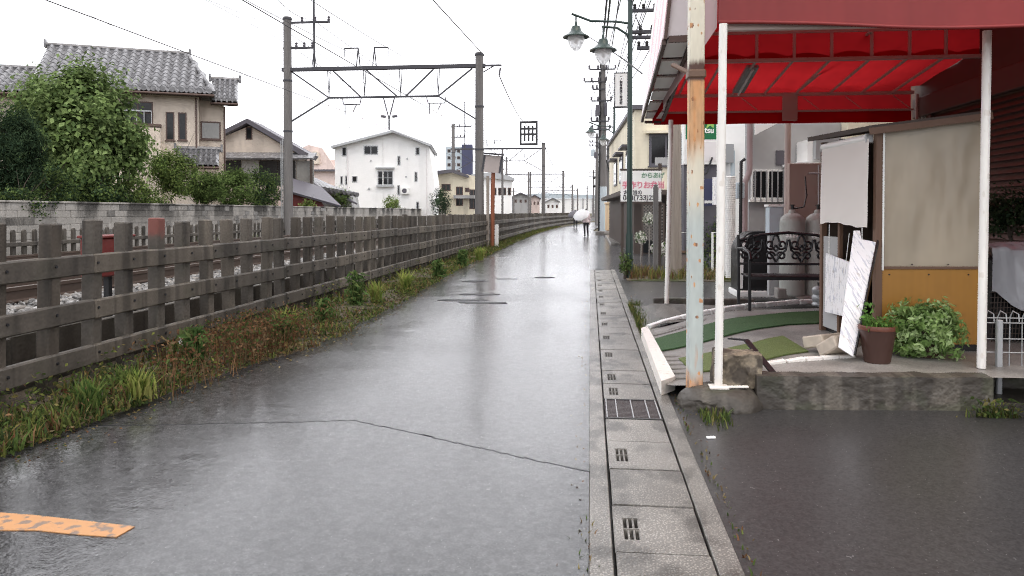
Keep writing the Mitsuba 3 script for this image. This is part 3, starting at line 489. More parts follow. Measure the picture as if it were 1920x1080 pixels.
def weed(px, py, h, style, label, seed, X=None):
    p = onz(px, py, .04) if X is None else onX(px, py, X); g = R(seed); n = {'tuft': 90, 'leafy': 90, 'pale': 110}[style]
    q = np.stack([p[0] + g.normal(0, .04, n), p[1] + g.normal(0, .04, n), np.full(n, .04)], 1)
    pal = {'tuft': [(.1, .15, .04), (.07, .12, .035), (.15, .19, .06)], 'leafy': [(.06, .11, .035), (.09, .15, .05), (.13, .17, .06)], 'pale': [(.26, .3, .08), (.18, .26, .06), (.3, .3, .1)]}[style]
    pal = np.array(pal); c = pal[g.integers(0, len(pal), n)] * g.uniform(.6, 1.3, (n, 1))
    a = [blades(q, g.uniform(.5, 1, n) * h, .55 if style != 'leafy' else .25, .018 + p[1] * .0008, c, g)]
    if style == 'leafy':
        m = 200; z = g.uniform(.1, 1.05, m); Q = np.stack([p[0] + g.normal(0, .45, m) * h * .35 * (1.2 - .5 * z), p[1] + g.normal(0, .45, m) * h * .35, .04 + z * h], 1)
        N = Q - [p[0], p[1], h * .2]; N[:, 2] = np.abs(N[:, 2]) + .1; a.append(leaves(Q, N + g.normal(size=(m, 3)) * .3, .1 + .003 * p[1], pal[g.integers(0, 3, m)] * g.uniform(.6, 1.5, (m, 1)), g, aspect=.32))
    w = join(*a)
    one('weed_plant', vmesh(w), 'm_leaf', label, 'weed', 'taller weeds below the concrete fence', color=w[2])
weed(172, 775, .33, 'tuft', 'tall bright green grass tuft at the near end of the fence foot', 1)
weed(262, 752, .3, 'pale', 'low yellow green tuft at the road edge, nearest the orange marking', 2)
weed(362, 690, .36, 'leafy', 'dark green tall weed leaning on the fence beside the dry brown patch', 3)
weed(240, 730, .25, 'tuft', 'thin upright green blades between two tufts by the lowest rail', 4)
weed(540, 632, .42, 'pale', 'pale yellow green weed standing just past the dry brown patch', 5)
weed(528, 648, .3, 'leafy', 'small leafy weed at the foot of the pale yellow green one', 6)
weed(608, 612, .34, 'leafy', 'dark leafy weed alone in mid fence', 7)
weed(668, 577, .52, 'leafy', 'largest drooping weed, dark green, reaching up to the middle rail', 8)
weed(705, 570, .45, 'pale', 'light green bushy weed right of the largest drooping weed', 9)
weed(762, 548, .5, 'pale', 'yellow tipped weed clump before the fence turns to narrow gaps', 10)
weed(822, 522, .38, 'leafy', 'dark weed near the dark road patches', 11)
weed(868, 500, .42, 'leafy', 'dark narrow weed left of the orange mirror pole', 12)
weed(900, 488, .5, 'pale', 'pale weed close to the foot of the orange mirror pole', 13)
weed(335, 600, .28, 'tuft', 'bright green weed growing out of the second fence opening row', 14, X=-4.1)

# ================================================================== CONCRETE FENCE
fe = thing('concrete_fence', 'weathered old concrete post and rail fence along the left road edge', 'fence')
def fence_post(seed):
    g = R(seed); m = MB().box(-.055, .055, -.066, .066, -.3, 1.425 + g.normal() * .006, .012).m(); m = m.subdivide().subdivide()
    m.vertices += (meshkit.noise(m.vertices * 9 + seed * 3.1)[:, None] - .5) * .008; return m
PV = [mikit.ply(fence_post(s), ('m_fence', 'm_fence_pale', 'm_fence', 'm_fence_dark', 'm_fence_pale', 'm_fence', 'm_fence_dark')[s], smooth=40) for s in range(7)]
g = R(21)
for i in range(213):
    y = 4.43 + .5 * i; b = float(bend(y))
    add(fe, 'post', {**PV[i % 5], 'bsdf': {'type': 'ref', 'id': 'm_fence_red'}} if i == 5 else PV[(i * 3 + i // 5) % 7], None, label='post with a faded red painted top' if i == 5 else None, to_world=T().translate([-4.262 + b + g.normal() * .006, y + g.normal() * .012, g.normal() * .012]).rotate([1, 0, 0], g.normal() * .7).rotate([0, 1, 0], g.normal() * .8))
for z in (1.063, .682, .302):
    for i in range(53):
        y0 = 3.9 + 2 * i; b0, b1 = float(bend(y0)), float(bend(y0 + 2)); d = g.normal(size=2) * .006
        m = MB().bar((-4.19 + b0, y0 + .004, z + d[0]), (-4.19 + b1, y0 + 1.996, z + d[1]), .065, .165, ch=.012)
        if i < 10:
            mm = m.m().subdivide().subdivide().subdivide(); mm.vertices += (meshkit.noise(mm.vertices * 7)[:, None] - .5) * .008; m = mm
        add(fe, 'rail', m, 'm_fence_pale' if i % 3 == 1 else 'm_fence', smooth=40 if i < 10 else False)
        if i < 14:
            for j in range(4): add(fe, 'bolt', MB().tube([(-4.162, y0 + .53 + .5 * j, z + .01), (-4.147, y0 + .53 + .5 * j, z + .01)], .012, 6), 'm_iron')
lt = MB(); g2 = R(7)
v = np.array([[x, y, 0] for x in np.linspace(0, .26, 7) for y in np.linspace(0, .17, 6)]); v[:, 2] = meshkit.fbm(v * 14, 3) * .09
p0 = np.array([-4.02, 7.0, .1]); q = v.copy(); q = p0 + np.stack([v[:, 2] * .8 + v[:, 0] * .15, v[:, 0] - .13, v[:, 1] + v[:, 2] * .3], 1)
one('litter_bag', lt.grid(q.reshape(7, 6, 3)), 'm_frost', 'crumpled white plastic litter caught under the lowest fence rail', 'litter')
pp = onz(1333, 820, .01)
one('litter_scrap', MB().box(pp[0] - .03, pp[0] + .03, pp[1] - .012, pp[1] + .014, .003, .016, .004, rz=12), 'm_whitepaint', 'small white scrap of litter on the dark side asphalt', 'litter')

# ================================================================== RAILWAY
pr('m_redcap', (.15, .065, .055), .6, .3)
rw = thing('retaining_panels', 'dark stained concrete retaining slabs low behind the old fence', 'retaining wall')
RP = [mikit.ply(MB().box(-.03, .03, .006, .994, -.05, .5 + .012 * s, .008).m(), 'm_fence') for s in range(3)]
for i in range(60): add(rw, 'slab', RP[(i * 7) % 3], None, to_world=T().translate([-4.56 + .008 * ((i * 5) % 3), 3.4 + i, 0]))
def ball_c(p, n, uv):
    d, e, c = voronoi(p.x * 14, p.y * 14 + p.z * 9); s = (.05 + .2 * c) * smoothstep(.75, .25, d); return mi.Color3f(s, s * .96, s * .92)
pr('m_ballast', proc(ball_c), .5, .45, bump=proc(lambda p, n, uv: -voronoi(p.x * 14, p.y * 14 + p.z * 9)[0], 4e-3), scale=.05)
YB = np.concatenate([np.arange(-6, 60, 2.0), np.arange(60, 240, 6.0)])
struct('track_bed', along([(-4.75, -.06), (-5.0, .06), (-5.75, .44), (-12.3, .44), (-13.0, .02)], YB), 'm_ballast')
ico = None; sv = []
for s in range(6):
    d_ = R(s).normal(size=(14, 3)); d_ /= np.linalg.norm(d_, axis=1, keepdims=True); hh_ = trimesh.convex.convex_hull(d_ * R(s + 50).uniform(.55, 1.15, 3)); sv.append((np.array(hh_.vertices), np.array(hh_.faces)))
g = R(31); V, F, C, n0 = [], [], [], 0
for i in range(6500):
    y = 5.0 + 14 * g.uniform() ** 1.6; t = g.uniform(); x = -5.0 - t * 1.7 if i % 3 else -8.0 - g.uniform() * 2.0
    z = np.interp(-x, [4.95, 5.75, 12], [.06, .44, .44]); r = g.uniform(.022, .05) * (1 + y * .02)
    q, _ = np.linalg.qr(g.normal(size=(3, 3))); v = sv[i % 6][0] @ q * r + [x, y, z + r * .2]; fc_ = sv[i % 6][1]
    s = .05 + .26 * g.uniform() ** 1.5; fl_ = fc_ if np.linalg.det(q) > 0 else fc_[:, ::-1]; V.append(v); F.append(fl_ + n0); C.append(np.tile([s, s * .97, s * .93], (len(v), 1))); n0 += len(v)
k = add(None, 'ballast', trimesh.Trimesh(np.vstack(V), np.vstack(F), process=False), 'm_vc_wet', color=np.vstack(C)); labels[k] = {'label': 'pale wet ballast stones on the shoulder of the railway', 'category': 'ballast', 'kind': 'stuff'}
SL = mikit.ply(MB().box(-1.0, 1.0, -.12, .12, .3, .475, .015).m(), 'm_sleeper')
for t, (xc, lb) in enumerate([(-7.15, 'rusty railway track nearer to the concrete fence'), (-10.85, 'rusty railway track farther from the fence, beside the picket fence')]):
    tr = thing('railway_track', lb, 'railway track')
    for sx in (-.565, .565):
        x = xc + sx
        add(tr, 'rail', along([(x - .033, .64), (x + .033, .64), (x + .033, .6), (x + .009, .59), (x + .009, .5), (x + .06, .485), (x + .06, .47), (x - .06, .47), (x - .06, .485), (x - .009, .5), (x - .009, .59), (x - .033, .6), (x - .033, .64)], YB), 'm_rail')
    for i in range(50): add(tr, 'sleeper', SL, None, to_world=T().translate([xc, 5 + i * .62, 0]))
pf = thing('picket_fence', 'low fence of round topped concrete pickets on the far side of the railway', 'fence')
pk = sbox(-.055, -.1, .055, 1.02).union(sbox(-.055, .9, .055, 1.02)).union(Polygon([(.055 * math.cos(a), 1.02 + .07 * math.sin(a)) for a in np.linspace(0, PI, 9)]))
PK = mikit.ply(MB().prism(Polygon([(-.055, -.1), (.055, -.1)] + [(.055 * math.cos(a), 1.02 + .07 * math.sin(a)) for a in np.linspace(0, PI, 9)]), 'x', -.03, .03).m(), 'm_fence')
for i in range(110): add(pf, 'picket', PK, None, to_world=T().translate([-13.35, 14 + .34 * i, 0]))
for z in (.75, .3): add(pf, 'rail', MB().box(-13.31, -13.25, 13.8, 51.4, z - .05, z + .05, .01), 'm_fence')
rb = thing('relay_box', 'dark red metal cabinet standing behind the fence by the track', 'cabinet')
p = onX(203, 478, -5.3)
add(rb, 'body', MB().box(-5.42, -5.2, p[1] - .3, p[1] + .3, .8, 1.22, .015), 'm_red'); add(rb, 'stand', MB().box(-5.34, -5.28, p[1] - .03, p[1] + .03, .1, .857), 'm_iron'); add(rb, 'lid', MB().box(-5.44, -5.18, p[1] - .32, p[1] + .32, 1.222, 1.25, .012), 'm_red')
# grass beside the tracks
g = R(41); n = 5000; P = np.stack([g.uniform(-14.3, -12.7, n), g.uniform(14, 60, n), np.full(n, .0)], 1)
w1 = blades(P, g.uniform(.15, .6, n) * (.4 + 1.2 * meshkit.noise(P * .5)), .5, .03, mixcol(GREEN + YG, n), g)
k = add(None, 'trackside_grass', vmesh(w1), 'm_leaf', color=w1[2]); labels[k] = {'label': 'ragged green grass growing along the far side of the railway', 'category': 'grass', 'kind': 'stuff'}

# ================================================================== BLOCK WALL beyond the railway
bw = thing('block_wall', 'stained grey concrete block wall on the far side of the railway', 'wall')
add(bw, 'core', MB().box(-14.75, -14.56, 13, 78, -.1, 1.74).box(-14.555, -14.5, 13, 78, -.1, .78).box(-14.555, -14.5, 46.8, 78, .78, 1.74), 'm_block')
BK = [mikit.ply(MB().box(-.05, 0, .004, .39, .003, .188, .008).m(), 'm_block')]
BK2 = mikit.ply(MB().box(-.05, .004, .004, .39, .003, .188, .008).m(), 'm_lid')
g = R(51)
for r in range(5):
    for i in range(60):
        y = 16.2 + .394 * i + (.197 if r % 2 else 0)
        add(bw, 'block', BK2 if g.uniform() < .12 else BK[0], None, to_world=T().translate([-14.5 + g.normal() * .004, y, .785 + .191 * r]))
add(bw, 'core_panel', MB().box(-14.555, -14.505, 40.1, 46.79, .78, 1.74), 'm_block')
add(bw, 'coping', MB().box(-14.78, -14.46, 13, 78, 1.743, 1.8, .012), 'm_block')

# ================================================================== HOUSES BEYOND THE RAILWAY
def pg(fr, px, v=0.0): return Polygon([fr.hit(x, y, v) for x, y in px])
def rect(fr, x0, y0, x1, y1, v=0.0):
    xm, ym = (x0 + x1) / 2, (y0 + y1) / 2
    return fr.hit(x0, ym, v)[0], fr.hit(x1, ym, v)[0], fr.hit(xm, y1, v)[1], fr.hit(xm, y0, v)[1]
def window(fr, par, px, v=0.0, frame='m_frameb', pane='m_pane', nx=2, ny=1, sill=True, w=.055, grille=0, name='window'):
    s0, s1, z0, z1 = rect(fr, *px, v); k = add(par, name, MB(fr).box(s0, s1, v - .03, v + .02, z1 - w, z1).box(s0, s1, v - .03, v + .02, z0, z0 + w).box(s0, s0 + w, v - .03, v + .02, z0 + w, z1 - w).box(s1 - w, s1, v - .03, v + .02, z0 + w, z1 - w), frame)
    add(k, 'pane', MB(fr).box(s0 + w * .6, s1 - w * .6, v - .012, v + .015, z0 + w * .6, z1 - w * .6), pane)
    for i in range(1, nx): s = s0 + (s1 - s0) * i / nx; add(k, 'mullion', MB(fr).box(s - w * .4, s + w * .4, v - .033, v - .004, z0 + w, z1 - w), frame)
    for i in range(1, ny): z = z0 + (z1 - z0) * i / ny; add(k, 'transom', MB(fr).box(s0 + w, s1 - w, v - .037, v - .006, z - w * .3, z + w * .3), frame)
    if sill: add(k, 'sill', MB(fr).box(s0 - .04, s1 + .04, v - .09, v + .01, z0 - .05, z0 - .003), frame)
    for i in range(grille):
        s = s0 + (s1 - s0) * (i + .5) / grille; add(k, 'grille_bar', MB(fr).box(s - .012, s + .012, v - .1, v - .08, z0 - .05, z1 - .02), 'm_galv')
    return k
def tile_roof(fr, par, name, s0, s1, ve, ze, vr, zr, ncol, nrow, each=True, mat='m_tile', ridge=True, s1r=None):
    s1t = s1 if s1r is None else s1r
    """A pantiled slope from the eave (ve, ze) up to the ridge (vr, zr)."""
    sl = np.array([vr - ve, zr - ze]); L = np.hypot(*sl); e = sl / L; nn = np.array([-e[1], e[0]])
    top = [(s0, ve, ze), (s1, ve, ze), (s1t, vr, zr), (s0, vr, zr)]
    b = MB(fr).raw([(s, v - nn[0] * d, z - nn[1] * d) for d in (.02, .16) for s, v, z in top], [[0, 1, 2, 3], [7, 6, 5, 4], [0, 4, 5, 1], [1, 5, 6, 2], [2, 6, 7, 3], [3, 7, 4, 0]])
    k = add(par, name, b, 'm_darkwood')
    w = (s1 - s0) / ncol; h = L / nrow; th = .05
    xs = np.array([0, .12, .3, .5, .7, .88, 1.0]) * w; zs = np.array([-.15, .0, .5, .75, .5, 0, -.15]) * min(.22, w) * .85 + .03
    for i in range(ncol):
        mb = MB(fr)
        for j in range(nrow):
            a, bq = j * h, (j + 1) * h + .04; lift = .035
            if s0 + (i + .5) * w > s1 + (s1t - s1) * (j + .3) / nrow: continue
            P = []
            for dist, up in ((a, lift), (bq, .008)):
                P.append([(s0 + i * w + x, ve + e[0] * dist + nn[0] * (z + up), ze + e[1] * dist + nn[1] * (z + up)) for x, z in zip(xs, zs)])
            m = MB(fr) if each else mb; P = np.array(P)
            m.grid(P.transpose(1, 0, 2))
            low = P[0].copy(); low[:, 1] -= nn[0] * .05; low[:, 2] -= nn[1] * .05; m.grid(np.stack([low, P[0]], 1))
            if j == 0:
                c = P[0][3]; m.raw([c + [math.cos(t) * w * .33, -.012, math.sin(t) * w * .33 - .03] for t in np.linspace(0, 2 * PI, 8, endpoint=False)], [[0, q, q + 1] for q in range(1, 7)])
            if each: add(k, 'tile', m, mat, smooth=40)
        if not each: add(k, 'tile_column', mb, mat, smooth=40)
    if ridge:
        add(k, 'ridge_tiles', MB(fr).tube([(s0 - .06, vr, zr + .1), (s1t + .06, vr, zr + .1)], .12, 8).box(s0 - .03, s1t + .03, vr - .09, vr + .09, zr - .05, zr + .1), mat)
        add(k, 'ridge_end', MB(fr).box(s1t + .062, s1t + .16, vr - .15, vr + .15, zr - .05, zr + .34, .03).box(s0 - .16, s0 - .062, vr - .15, vr + .15, zr - .05, zr + .34, .03), mat)
    if s1r is not None: add(k, 'hip_ridge', MB(fr).tube([(s1t, vr, zr + .08), (s1, ve, ze + .1)], .1, 8), mat)
    add(k, 'gutter', MB(fr).tube([(s0 - .02, ve - .09, ze - .06), (s1 + .02, ve - .09, ze - .06)], .05, 8), 'm_frameb')
    return k

h1 = thing('tiled_house', 'beige two storey house with a grey pantiled roof behind the big leafy tree', 'house')
f1 = Fr(onY(372, 300, 34)[:2], 26); z_e = 7.05
sE = f1.hit(401, 178, -.7)[0]; vR = 3.0; sH = f1.hit(352, 105, vR)[0]; zR = f1.hit(352, 105, vR)[1]; sRL = f1.hit(90, 88, vR)[0]
wl = MB(f1).box(sRL + .4, .0, 0, vR * 2 - .4, -.2, z_e + .35)
gz = Polygon([(.0, z_e + .3), (vR, zR - .15), (2 * vR - .4, z_e + .3)]); wl.prism(gz, 'x', sRL + .45, sRL + .6)
add(h1, 'wall', wl, 'm_beige')
tile_roof(f1, h1, 'roof', sRL, sE, -.7, z_e, vR, zR, 19, 10, s1r=sH)
add(h1, 'hip_slope', MB(f1).poly([(sE, -.7, z_e - .02), (sE, 2 * vR + .7, z_e - .02), (sH, vR, zR - .02)], .06), 'm_tile')
add(h1, 'rear_slope', MB(f1).poly([(sE, 2 * vR + .7, z_e - .02), (sRL, 2 * vR + .7, z_e - .02), (sRL, vR, zR - .02), (sH, vR, zR - .02)], .06), 'm_tile')
window(f1, h1, (230, 190, 287, 233), 0, nx=2, ny=2)
bs0, bs1, bz0, bz1 = rect(f1, 228, 206, 284, 232, -.35)
bal = add(h1, 'balcony_rail', MB(f1).box(bs0, bs1, -.36, -.33, bz1 - .06, bz1), 'm_galv')
for i in range(5): s = bs0 + (bs1 - bs0) * i / 4; add(bal, 'baluster', MB(f1).box(s - .015, s + .015, -.355, -.335, bz0, bz1 - .063), 'm_galv')
s0, s1, z0, z1 = rect(f1, 215, 233, 303, 238, 0); add(h1, 'ledge', MB(f1).box(s0, s1, -.4, -.002, z0, z1), 'm_frameb')
s0, s1, z0, z1 = rect(f1, 215, 239, 302, 300, 0); add(h1, 'lower_bay', MB(f1).box(s0, s1, -.37, -.003, z0 - 2, z0 + (z1 - z0) - .02), 'm_beige')
window(f1, h1, (311, 210, 327, 263), 0, nx=1); window(f1, h1, (334, 211, 350, 263), 0, nx=1)
add(h1, 'downpipe', MB(f1).tube([(-.08, -.08, z_e - .1), (-.08, -.08, 0)], .04, 8), 'm_frameb')
# annex, set back on the right
aw0, aw1 = .0, f1.hit(419, 240, .9)[0]
an = add(h1, 'annex_wall', MB(f1).box(.003, aw1, .9, 5.0, -.2, f1.hit(410, 190, .9)[1]), 'm_beige')
ze2 = f1.hit(430, 193, .3)[1]; vr2 = 3.0; zr2 = f1.hit(413, 152, vr2)[1]; tile_roof(f1, h1, 'annex_roof', .55, f1.hit(446, 193, .3)[0], .3, ze2, vr2, zr2, 5, 6)
window(f1, h1, (376, 228, 414, 262), .9, nx=1, pane='m_pane_pale', w=.07)
add(h1, 'downpipe', MB(f1).tube([(aw1 + .05, .7, ze2 - .15), (aw1 + .05, .84, ze2 - .5), (aw1 + .05, .84, 0)], .045, 8), 'm_frameb')
zl = f1.hit(380, 312, -1.2)[1]; tile_roof(f1, h1, 'porch_roof', f1.hit(330, 312, -1.2)[0], f1.hit(410, 312, -1.2)[0], -1.2, zl, .0, f1.hit(372, 283, 0)[1], 8, 3, each=False)
# left wing
zw = f1.hit(40, 174, -.4)[1]; zwr = f1.hit(40, 131, 3.0)[1]; sw1 = f1.hit(78, 174, -.4)[0]
tile_roof(f1, h1, 'wing_roof', sw1 - 6.0, sRL - .05, -.4, zw, 3.0, zwr, 17, 7, each=False)
add(h1, 'wing_wall', MB(f1).box(sw1 - 5.6, sRL + .39, .3, 5.5, -.2, zw), 'm_beige')

h2 = thing('gabled_house', 'low beige house with a wide grey gable and one small dark attic window', 'house')
f2 = Fr(onY(420, 300, 44)[:2], 8)
add(h2, 'wall', MB(f2).prism(pg(f2, [(405, 400), (405, 262), (468, 236), (560, 290), (560, 400)]), 'y', 0, 2.2), 'm_beige')
for nm, q in (('roof', [(398, 258), (468, 224), (468, 232), (402, 265)]), ('roof', [(468, 224), (580, 288), (574, 296), (468, 233)])):
    add(h2, nm, MB(f2).prism(pg(f2, q), 'y', -.5, 2.6), 'm_slate')
window(f2, h2, (461, 238, 473, 262), 0, nx=1, sill=False)
s0, s1, z0, z1 = rect(f2, 415, 291, 594, 300); add(h2, 'lean_to_roof', MB(f2).poly([(s0, -1.1, z0), (s1, -1.1, z0), (s1, -.004, z1 + .12), (s0, -.004, z1 + .12)], .1), 'm_tile')
s0, s1, z0, z1 = rect(f2, 419, 301, 590, 322, -.6)
for i in range(5):
    a = s0 + (s1 - s0) * i / 5; add(h2, 'sliding_door', MB(f2).box(a + .03, a + (s1 - s0) / 5 - .03, -.72, -.66, z0 - .8, z1), 'm_pane' if i % 3 != 1 else 'm_pane_pale')
add(h2, 'sill_wall', MB(f2).box(s0, s1, -.65, -.02, -.1, z0 - .81), 'm_pinkwall'); add(h2, 'porch_post', MB(f2).box(s1 - .2, s1 - .05, -1.0, -.85, 0, z1 + .1), 'm_darkwood')

h3 = thing('white_house', 'tall white house with a shallow gable and a few scattered dark windows', 'house')
f3 = Fr(onY(625, 300, 62)[:2], 9)
add(h3, 'wall', MB(f3).prism(pg(f3, [(628, 410), (628, 276), (738, 249), (804, 272), (815, 345), (815, 410)]), 'y', 0, 10), 'm_white')
add(h3, 'roof', MB(f3).prism(pg(f3, [(622, 275), (738, 245), (738, 249.5), (624, 279)]), 'y', -.7, 10.4), 'm_galv'); add(h3, 'roof', MB(f3).prism(pg(f3, [(738, 245), (810, 272), (808, 276), (738, 249.5)]), 'y', -.7, 10.4), 'm_galv')
for q, kw in [((682, 273, 709, 290), {}), ((641, 276, 650, 293), dict(nx=1)), ((745, 292, 751, 310), dict(nx=1)), ((779, 276, 787, 291), dict(nx=1)), ((708, 320, 737, 347), dict(nx=3, ny=2)), ((660, 330, 670, 342), dict(nx=1)),
              ((777, 322, 783, 341), dict(nx=1)), ((745, 347, 750, 366), dict(nx=1)), ((780, 378, 786, 394), dict(nx=1)), ((638, 330, 643, 346), dict(nx=1)), ((647, 329, 652, 347), dict(nx=1))]:
    window(f3, h3, q, -.01, frame='m_galv', sill=False, w=.07, **kw)
s0, s1, z0, z1 = rect(f3, 706, 317, 739, 348, 0)
add(h3, 'window_box', MB(f3).box(s0, s1, -.3, -.05, z0 - .12, z0 + .02), 'm_galv'); add(h3, 'window_hood', MB(f3).box(s0 - .05, s1 + .05, -.35, -.02, z1 + .02, z1 + .14), 'm_galv')
add(h3, 'downpipe', MB(f3).tube([f3.hit(718, 262)[:1] + (-.06, f3.hit(718, 256)[1]), f3.hit(718, 262)[:1] + (-.06, 0)], .04, 6), 'm_whitepaint')

s0, s1, z0, z1 = rect(f3, 752, 352, 768, 364); k = add(h3, 'air_conditioner', MB(f3).box(s0, s1, -.36, -.03, z0, z1, .02), 'm_whitepaint'); add(k, 'fan_grille', MB(f3).tube([((s0 + s1) / 2 - .05, -.37, (z0 + z1) / 2), ((s0 + s1) / 2 - .05, -.361, (z0 + z1) / 2)], (z1 - z0) * .38, 14), 'm_slate')
for q in [(694, 300, 697, 303), (762, 296, 765, 299), (760, 330, 763, 333), (690, 352, 694, 356)]: s0, s1, z0, z1 = rect(f3, *q); add(h3, 'vent_hood', MB(f3).box(s0, s1, -.12, -.003, z0, z1, .02), 'm_galv')
for x_ in (652, 800): s_, z_ = f3.hit(x_, 330); add(h3, 'downpipe', MB(f3).tube([(s_, -.07, f3.hit(x_, 278)[1]), (s_, -.07, 0)], .045, 6), 'm_greywhite')
def antenna(fr, par, px, py, v, h=1.6):
    s_, z_ = fr.hit(px, py, v); mb = MB(fr).tube([(s_, v, z_ - .3), (s_, v, z_ + h)], .02, 6)
    for i in range(5): mb.tube([(s_ - .3 + .03 * i, v - .4 + .2 * i, z_ + h - .15), (s_ + .3 - .03 * i, v - .4 + .2 * i, z_ + h - .15)], .008, 4)
    mb.tube([(s_, v - .45, z_ + h - .16), (s_, v + .45, z_ + h - .16)], .01, 4); add(par, 'television_antenna', mb, 'm_galv')
antenna(f3, h3, 655, 262, 4, 1.3)
h4 = thing('pink_house', 'pale pink house far behind with a small pointed dormer', 'house')
f4 = Fr(onY(580, 300, 82)[:2], 8)
add(h4, 'wall', MB(f4).prism(pg(f4, [(545, 405), (545, 300), (640, 300), (640, 405)]), 'y', 0, 8), 'm_pinkwall')
add(h4, 'roof', MB(f4).prism(pg(f4, [(560, 320), (562, 280), (580, 272), (605, 278), (632, 318)]), 'y', -.4, 7.6), 'm_pinkwall')
add(h4, 'dormer', MB(f4).prism(pg(f4, [(585, 308), (585, 288), (593, 283), (601, 288), (601, 308)]), 'y', -.7, -.41), 'm_beige'); add(h4, 'eave', MB(f4).prism(pg(f4, [(545, 322), (545, 318), (640, 318), (640, 322)]), 'y', -.6, -.405), 'm_slate')
h5 = thing('red_shed', 'small red walled shed with a dark sloping roof just over the block wall', 'shed')
f5 = Fr(onY(545, 380, 41)[:2], 20)
add(h5, 'wall', MB(f5).prism(pg(f5, [(540, 420), (540, 356), (600, 372), (607, 386), (607, 420)]), 'y', 0, 4), 'm_red')
add(h5, 'roof', MB(f5).poly([f5.hit(540, 334, 2)[:1] + (2.0, f5.hit(540, 334, 2)[1]), f5.hit(602, 352, 2)[:1] + (2.0, f5.hit(602, 352, 2)[1]), f5.hit(640, 386, -.4)[:1] + (-.4, f5.hit(640, 386, -.4)[1]), f5.hit(545, 362, -.4)[:1] + (-.4, f5.hit(545, 362, -.4)[1])], .12), 'm_slate')
h6 = thing('green_roofed_house', 'single storey house with a greenish pantiled roof in front of the white house', 'house')
f6 = Fr(onY(600, 380, 46.5)[:2], 8)
add(h6, 'wall', MB(f6).prism(pg(f6, [(580, 420), (580, 345), (650, 362), (660, 420)]), 'y', 1.2, 4), 'm_greywall')
rs0, rs1 = f6.hit(585, 360, 0)[0], f6.hit(676, 362, 0)[0]
for i in range(11):
    a, b = (np.array([*f6.hit(575 + (602 - 575) * 0 + i * 5.5, 330 + i * 2.6, 2.2)]), np.array([*f6.hit(592 + i * 7.8, 352 + i * 1.3, 0)]))
    add(h6, 'tile_column', MB(f6).tube([(a[0], 2.2, a[1]), (b[0], .0, b[1])], .16, 6), 'm_tile')
q0, q1, q2, q3 = f6.hit(573, 330, 2.2), f6.hit(634, 358, 2.2), f6.hit(676, 366, 0), f6.hit(588, 352, 0)
add(h6, 'roof', MB(f6).poly([(q0[0], 2.2, q0[1] - .1), (q1[0], 2.2, q1[1] - .1), (q2[0], 0, q2[1] - .1), (q3[0], 0, q3[1] - .1)], .1), 'm_slate')
h7 = thing('small_gabled_house', 'small house with a low grey gable below the white house', 'house')
f7 = Fr(onY(680, 390, 68)[:2], 8)
add(h7, 'wall', MB(f7).prism(pg(f7, [(672, 410), (672, 384), (724, 370), (762, 384), (762, 410)]), 'y', .4, 5), 'm_white')
add(h7, 'roof', MB(f7).prism(pg(f7, [(664, 384), (688, 371), (728, 368), (716, 374)]), 'y', -.2, 4), 'm_tile'); add(h7, 'roof', MB(f7).prism(pg(f7, [(726, 369), (764, 385), (760, 386), (722, 372)]), 'y', -.3, 4), 'm_slate')
h8 = thing('cluttered_house', 'old house right of the white house with a dark eave and balcony windows', 'house')
f8 = Fr(onY(806, 390, 74)[:2], 8)
add(h8, 'wall', MB(f8).prism(pg(f8, [(806, 415), (806, 328), (850, 322), (900, 332), (900, 415)]), 'y', 0, 7), 'm_cream')
add(h8, 'roof', MB(f8).prism(pg(f8, [(803, 330), (803, 322), (850, 318), (880, 330), (878, 334), (848, 324)]), 'y', -.7, 6), 'm_slate')
for q in [(828, 345, 845, 358), (855, 350, 868, 366), (872, 352, 880, 360), (855, 372, 868, 386), (880, 355, 895, 392)]: window(f8, h8, q, -.01, sill=False, w=.09)
add(h8, 'balcony', MB(f8).box(f8.hit(850, 370, -.8)[0], f8.hit(896, 370, -.8)[0], -.8, -.02, f8.hit(870, 372, -.8)[1], f8.hit(870, 366, -.8)[1]), 'm_greywall')
h9 = thing('apartment_block', 'distant pale blue apartment block with a darker blue end wall', 'building')
f9 = Fr(onY(835, 390, 170)[:2], 8)
add(h9, 'wall', MB(f9).prism(pg(f9, [(836, 410), (836, 275), (866, 275), (866, 410)]), 'y', 0, 12), 'm_bluegrey'); add(h9, 'end_wall', MB(f9).prism(pg(f9, [(866, 410), (866, 271), (886, 271), (886, 410)]), 'y', -.4, 12), 'm_navy')
for r in range(4):
    for c_ in range(3): window(f9, h9, (839 + c_ * 9, 280 + r * 13, 845 + c_ * 9, 286 + r * 13), -.01, sill=False, nx=1, w=.15)
h10 = thing('white_tower_house', 'far white block standing right behind the near right catenary pole', 'building')
f10 = Fr(onY(886, 390, 120)[:2], 8)
add(h10, 'wall', MB(f10).prism(pg(f10, [(888, 410), (888, 330), (960, 338), (960, 410)]), 'y', 0, 12), 'm_white'); add(h10, 'roof', MB(f10).prism(pg(f10, [(884, 331), (884, 327), (930, 322), (964, 334), (964, 339)]), 'y', -.6, 12), 'm_galv')
for c_ in range(4): window(f10, h10, (925 + c_ * 9, 352, 931 + c_ * 9, 366), -.01, sill=False, nx=1, w=.12)
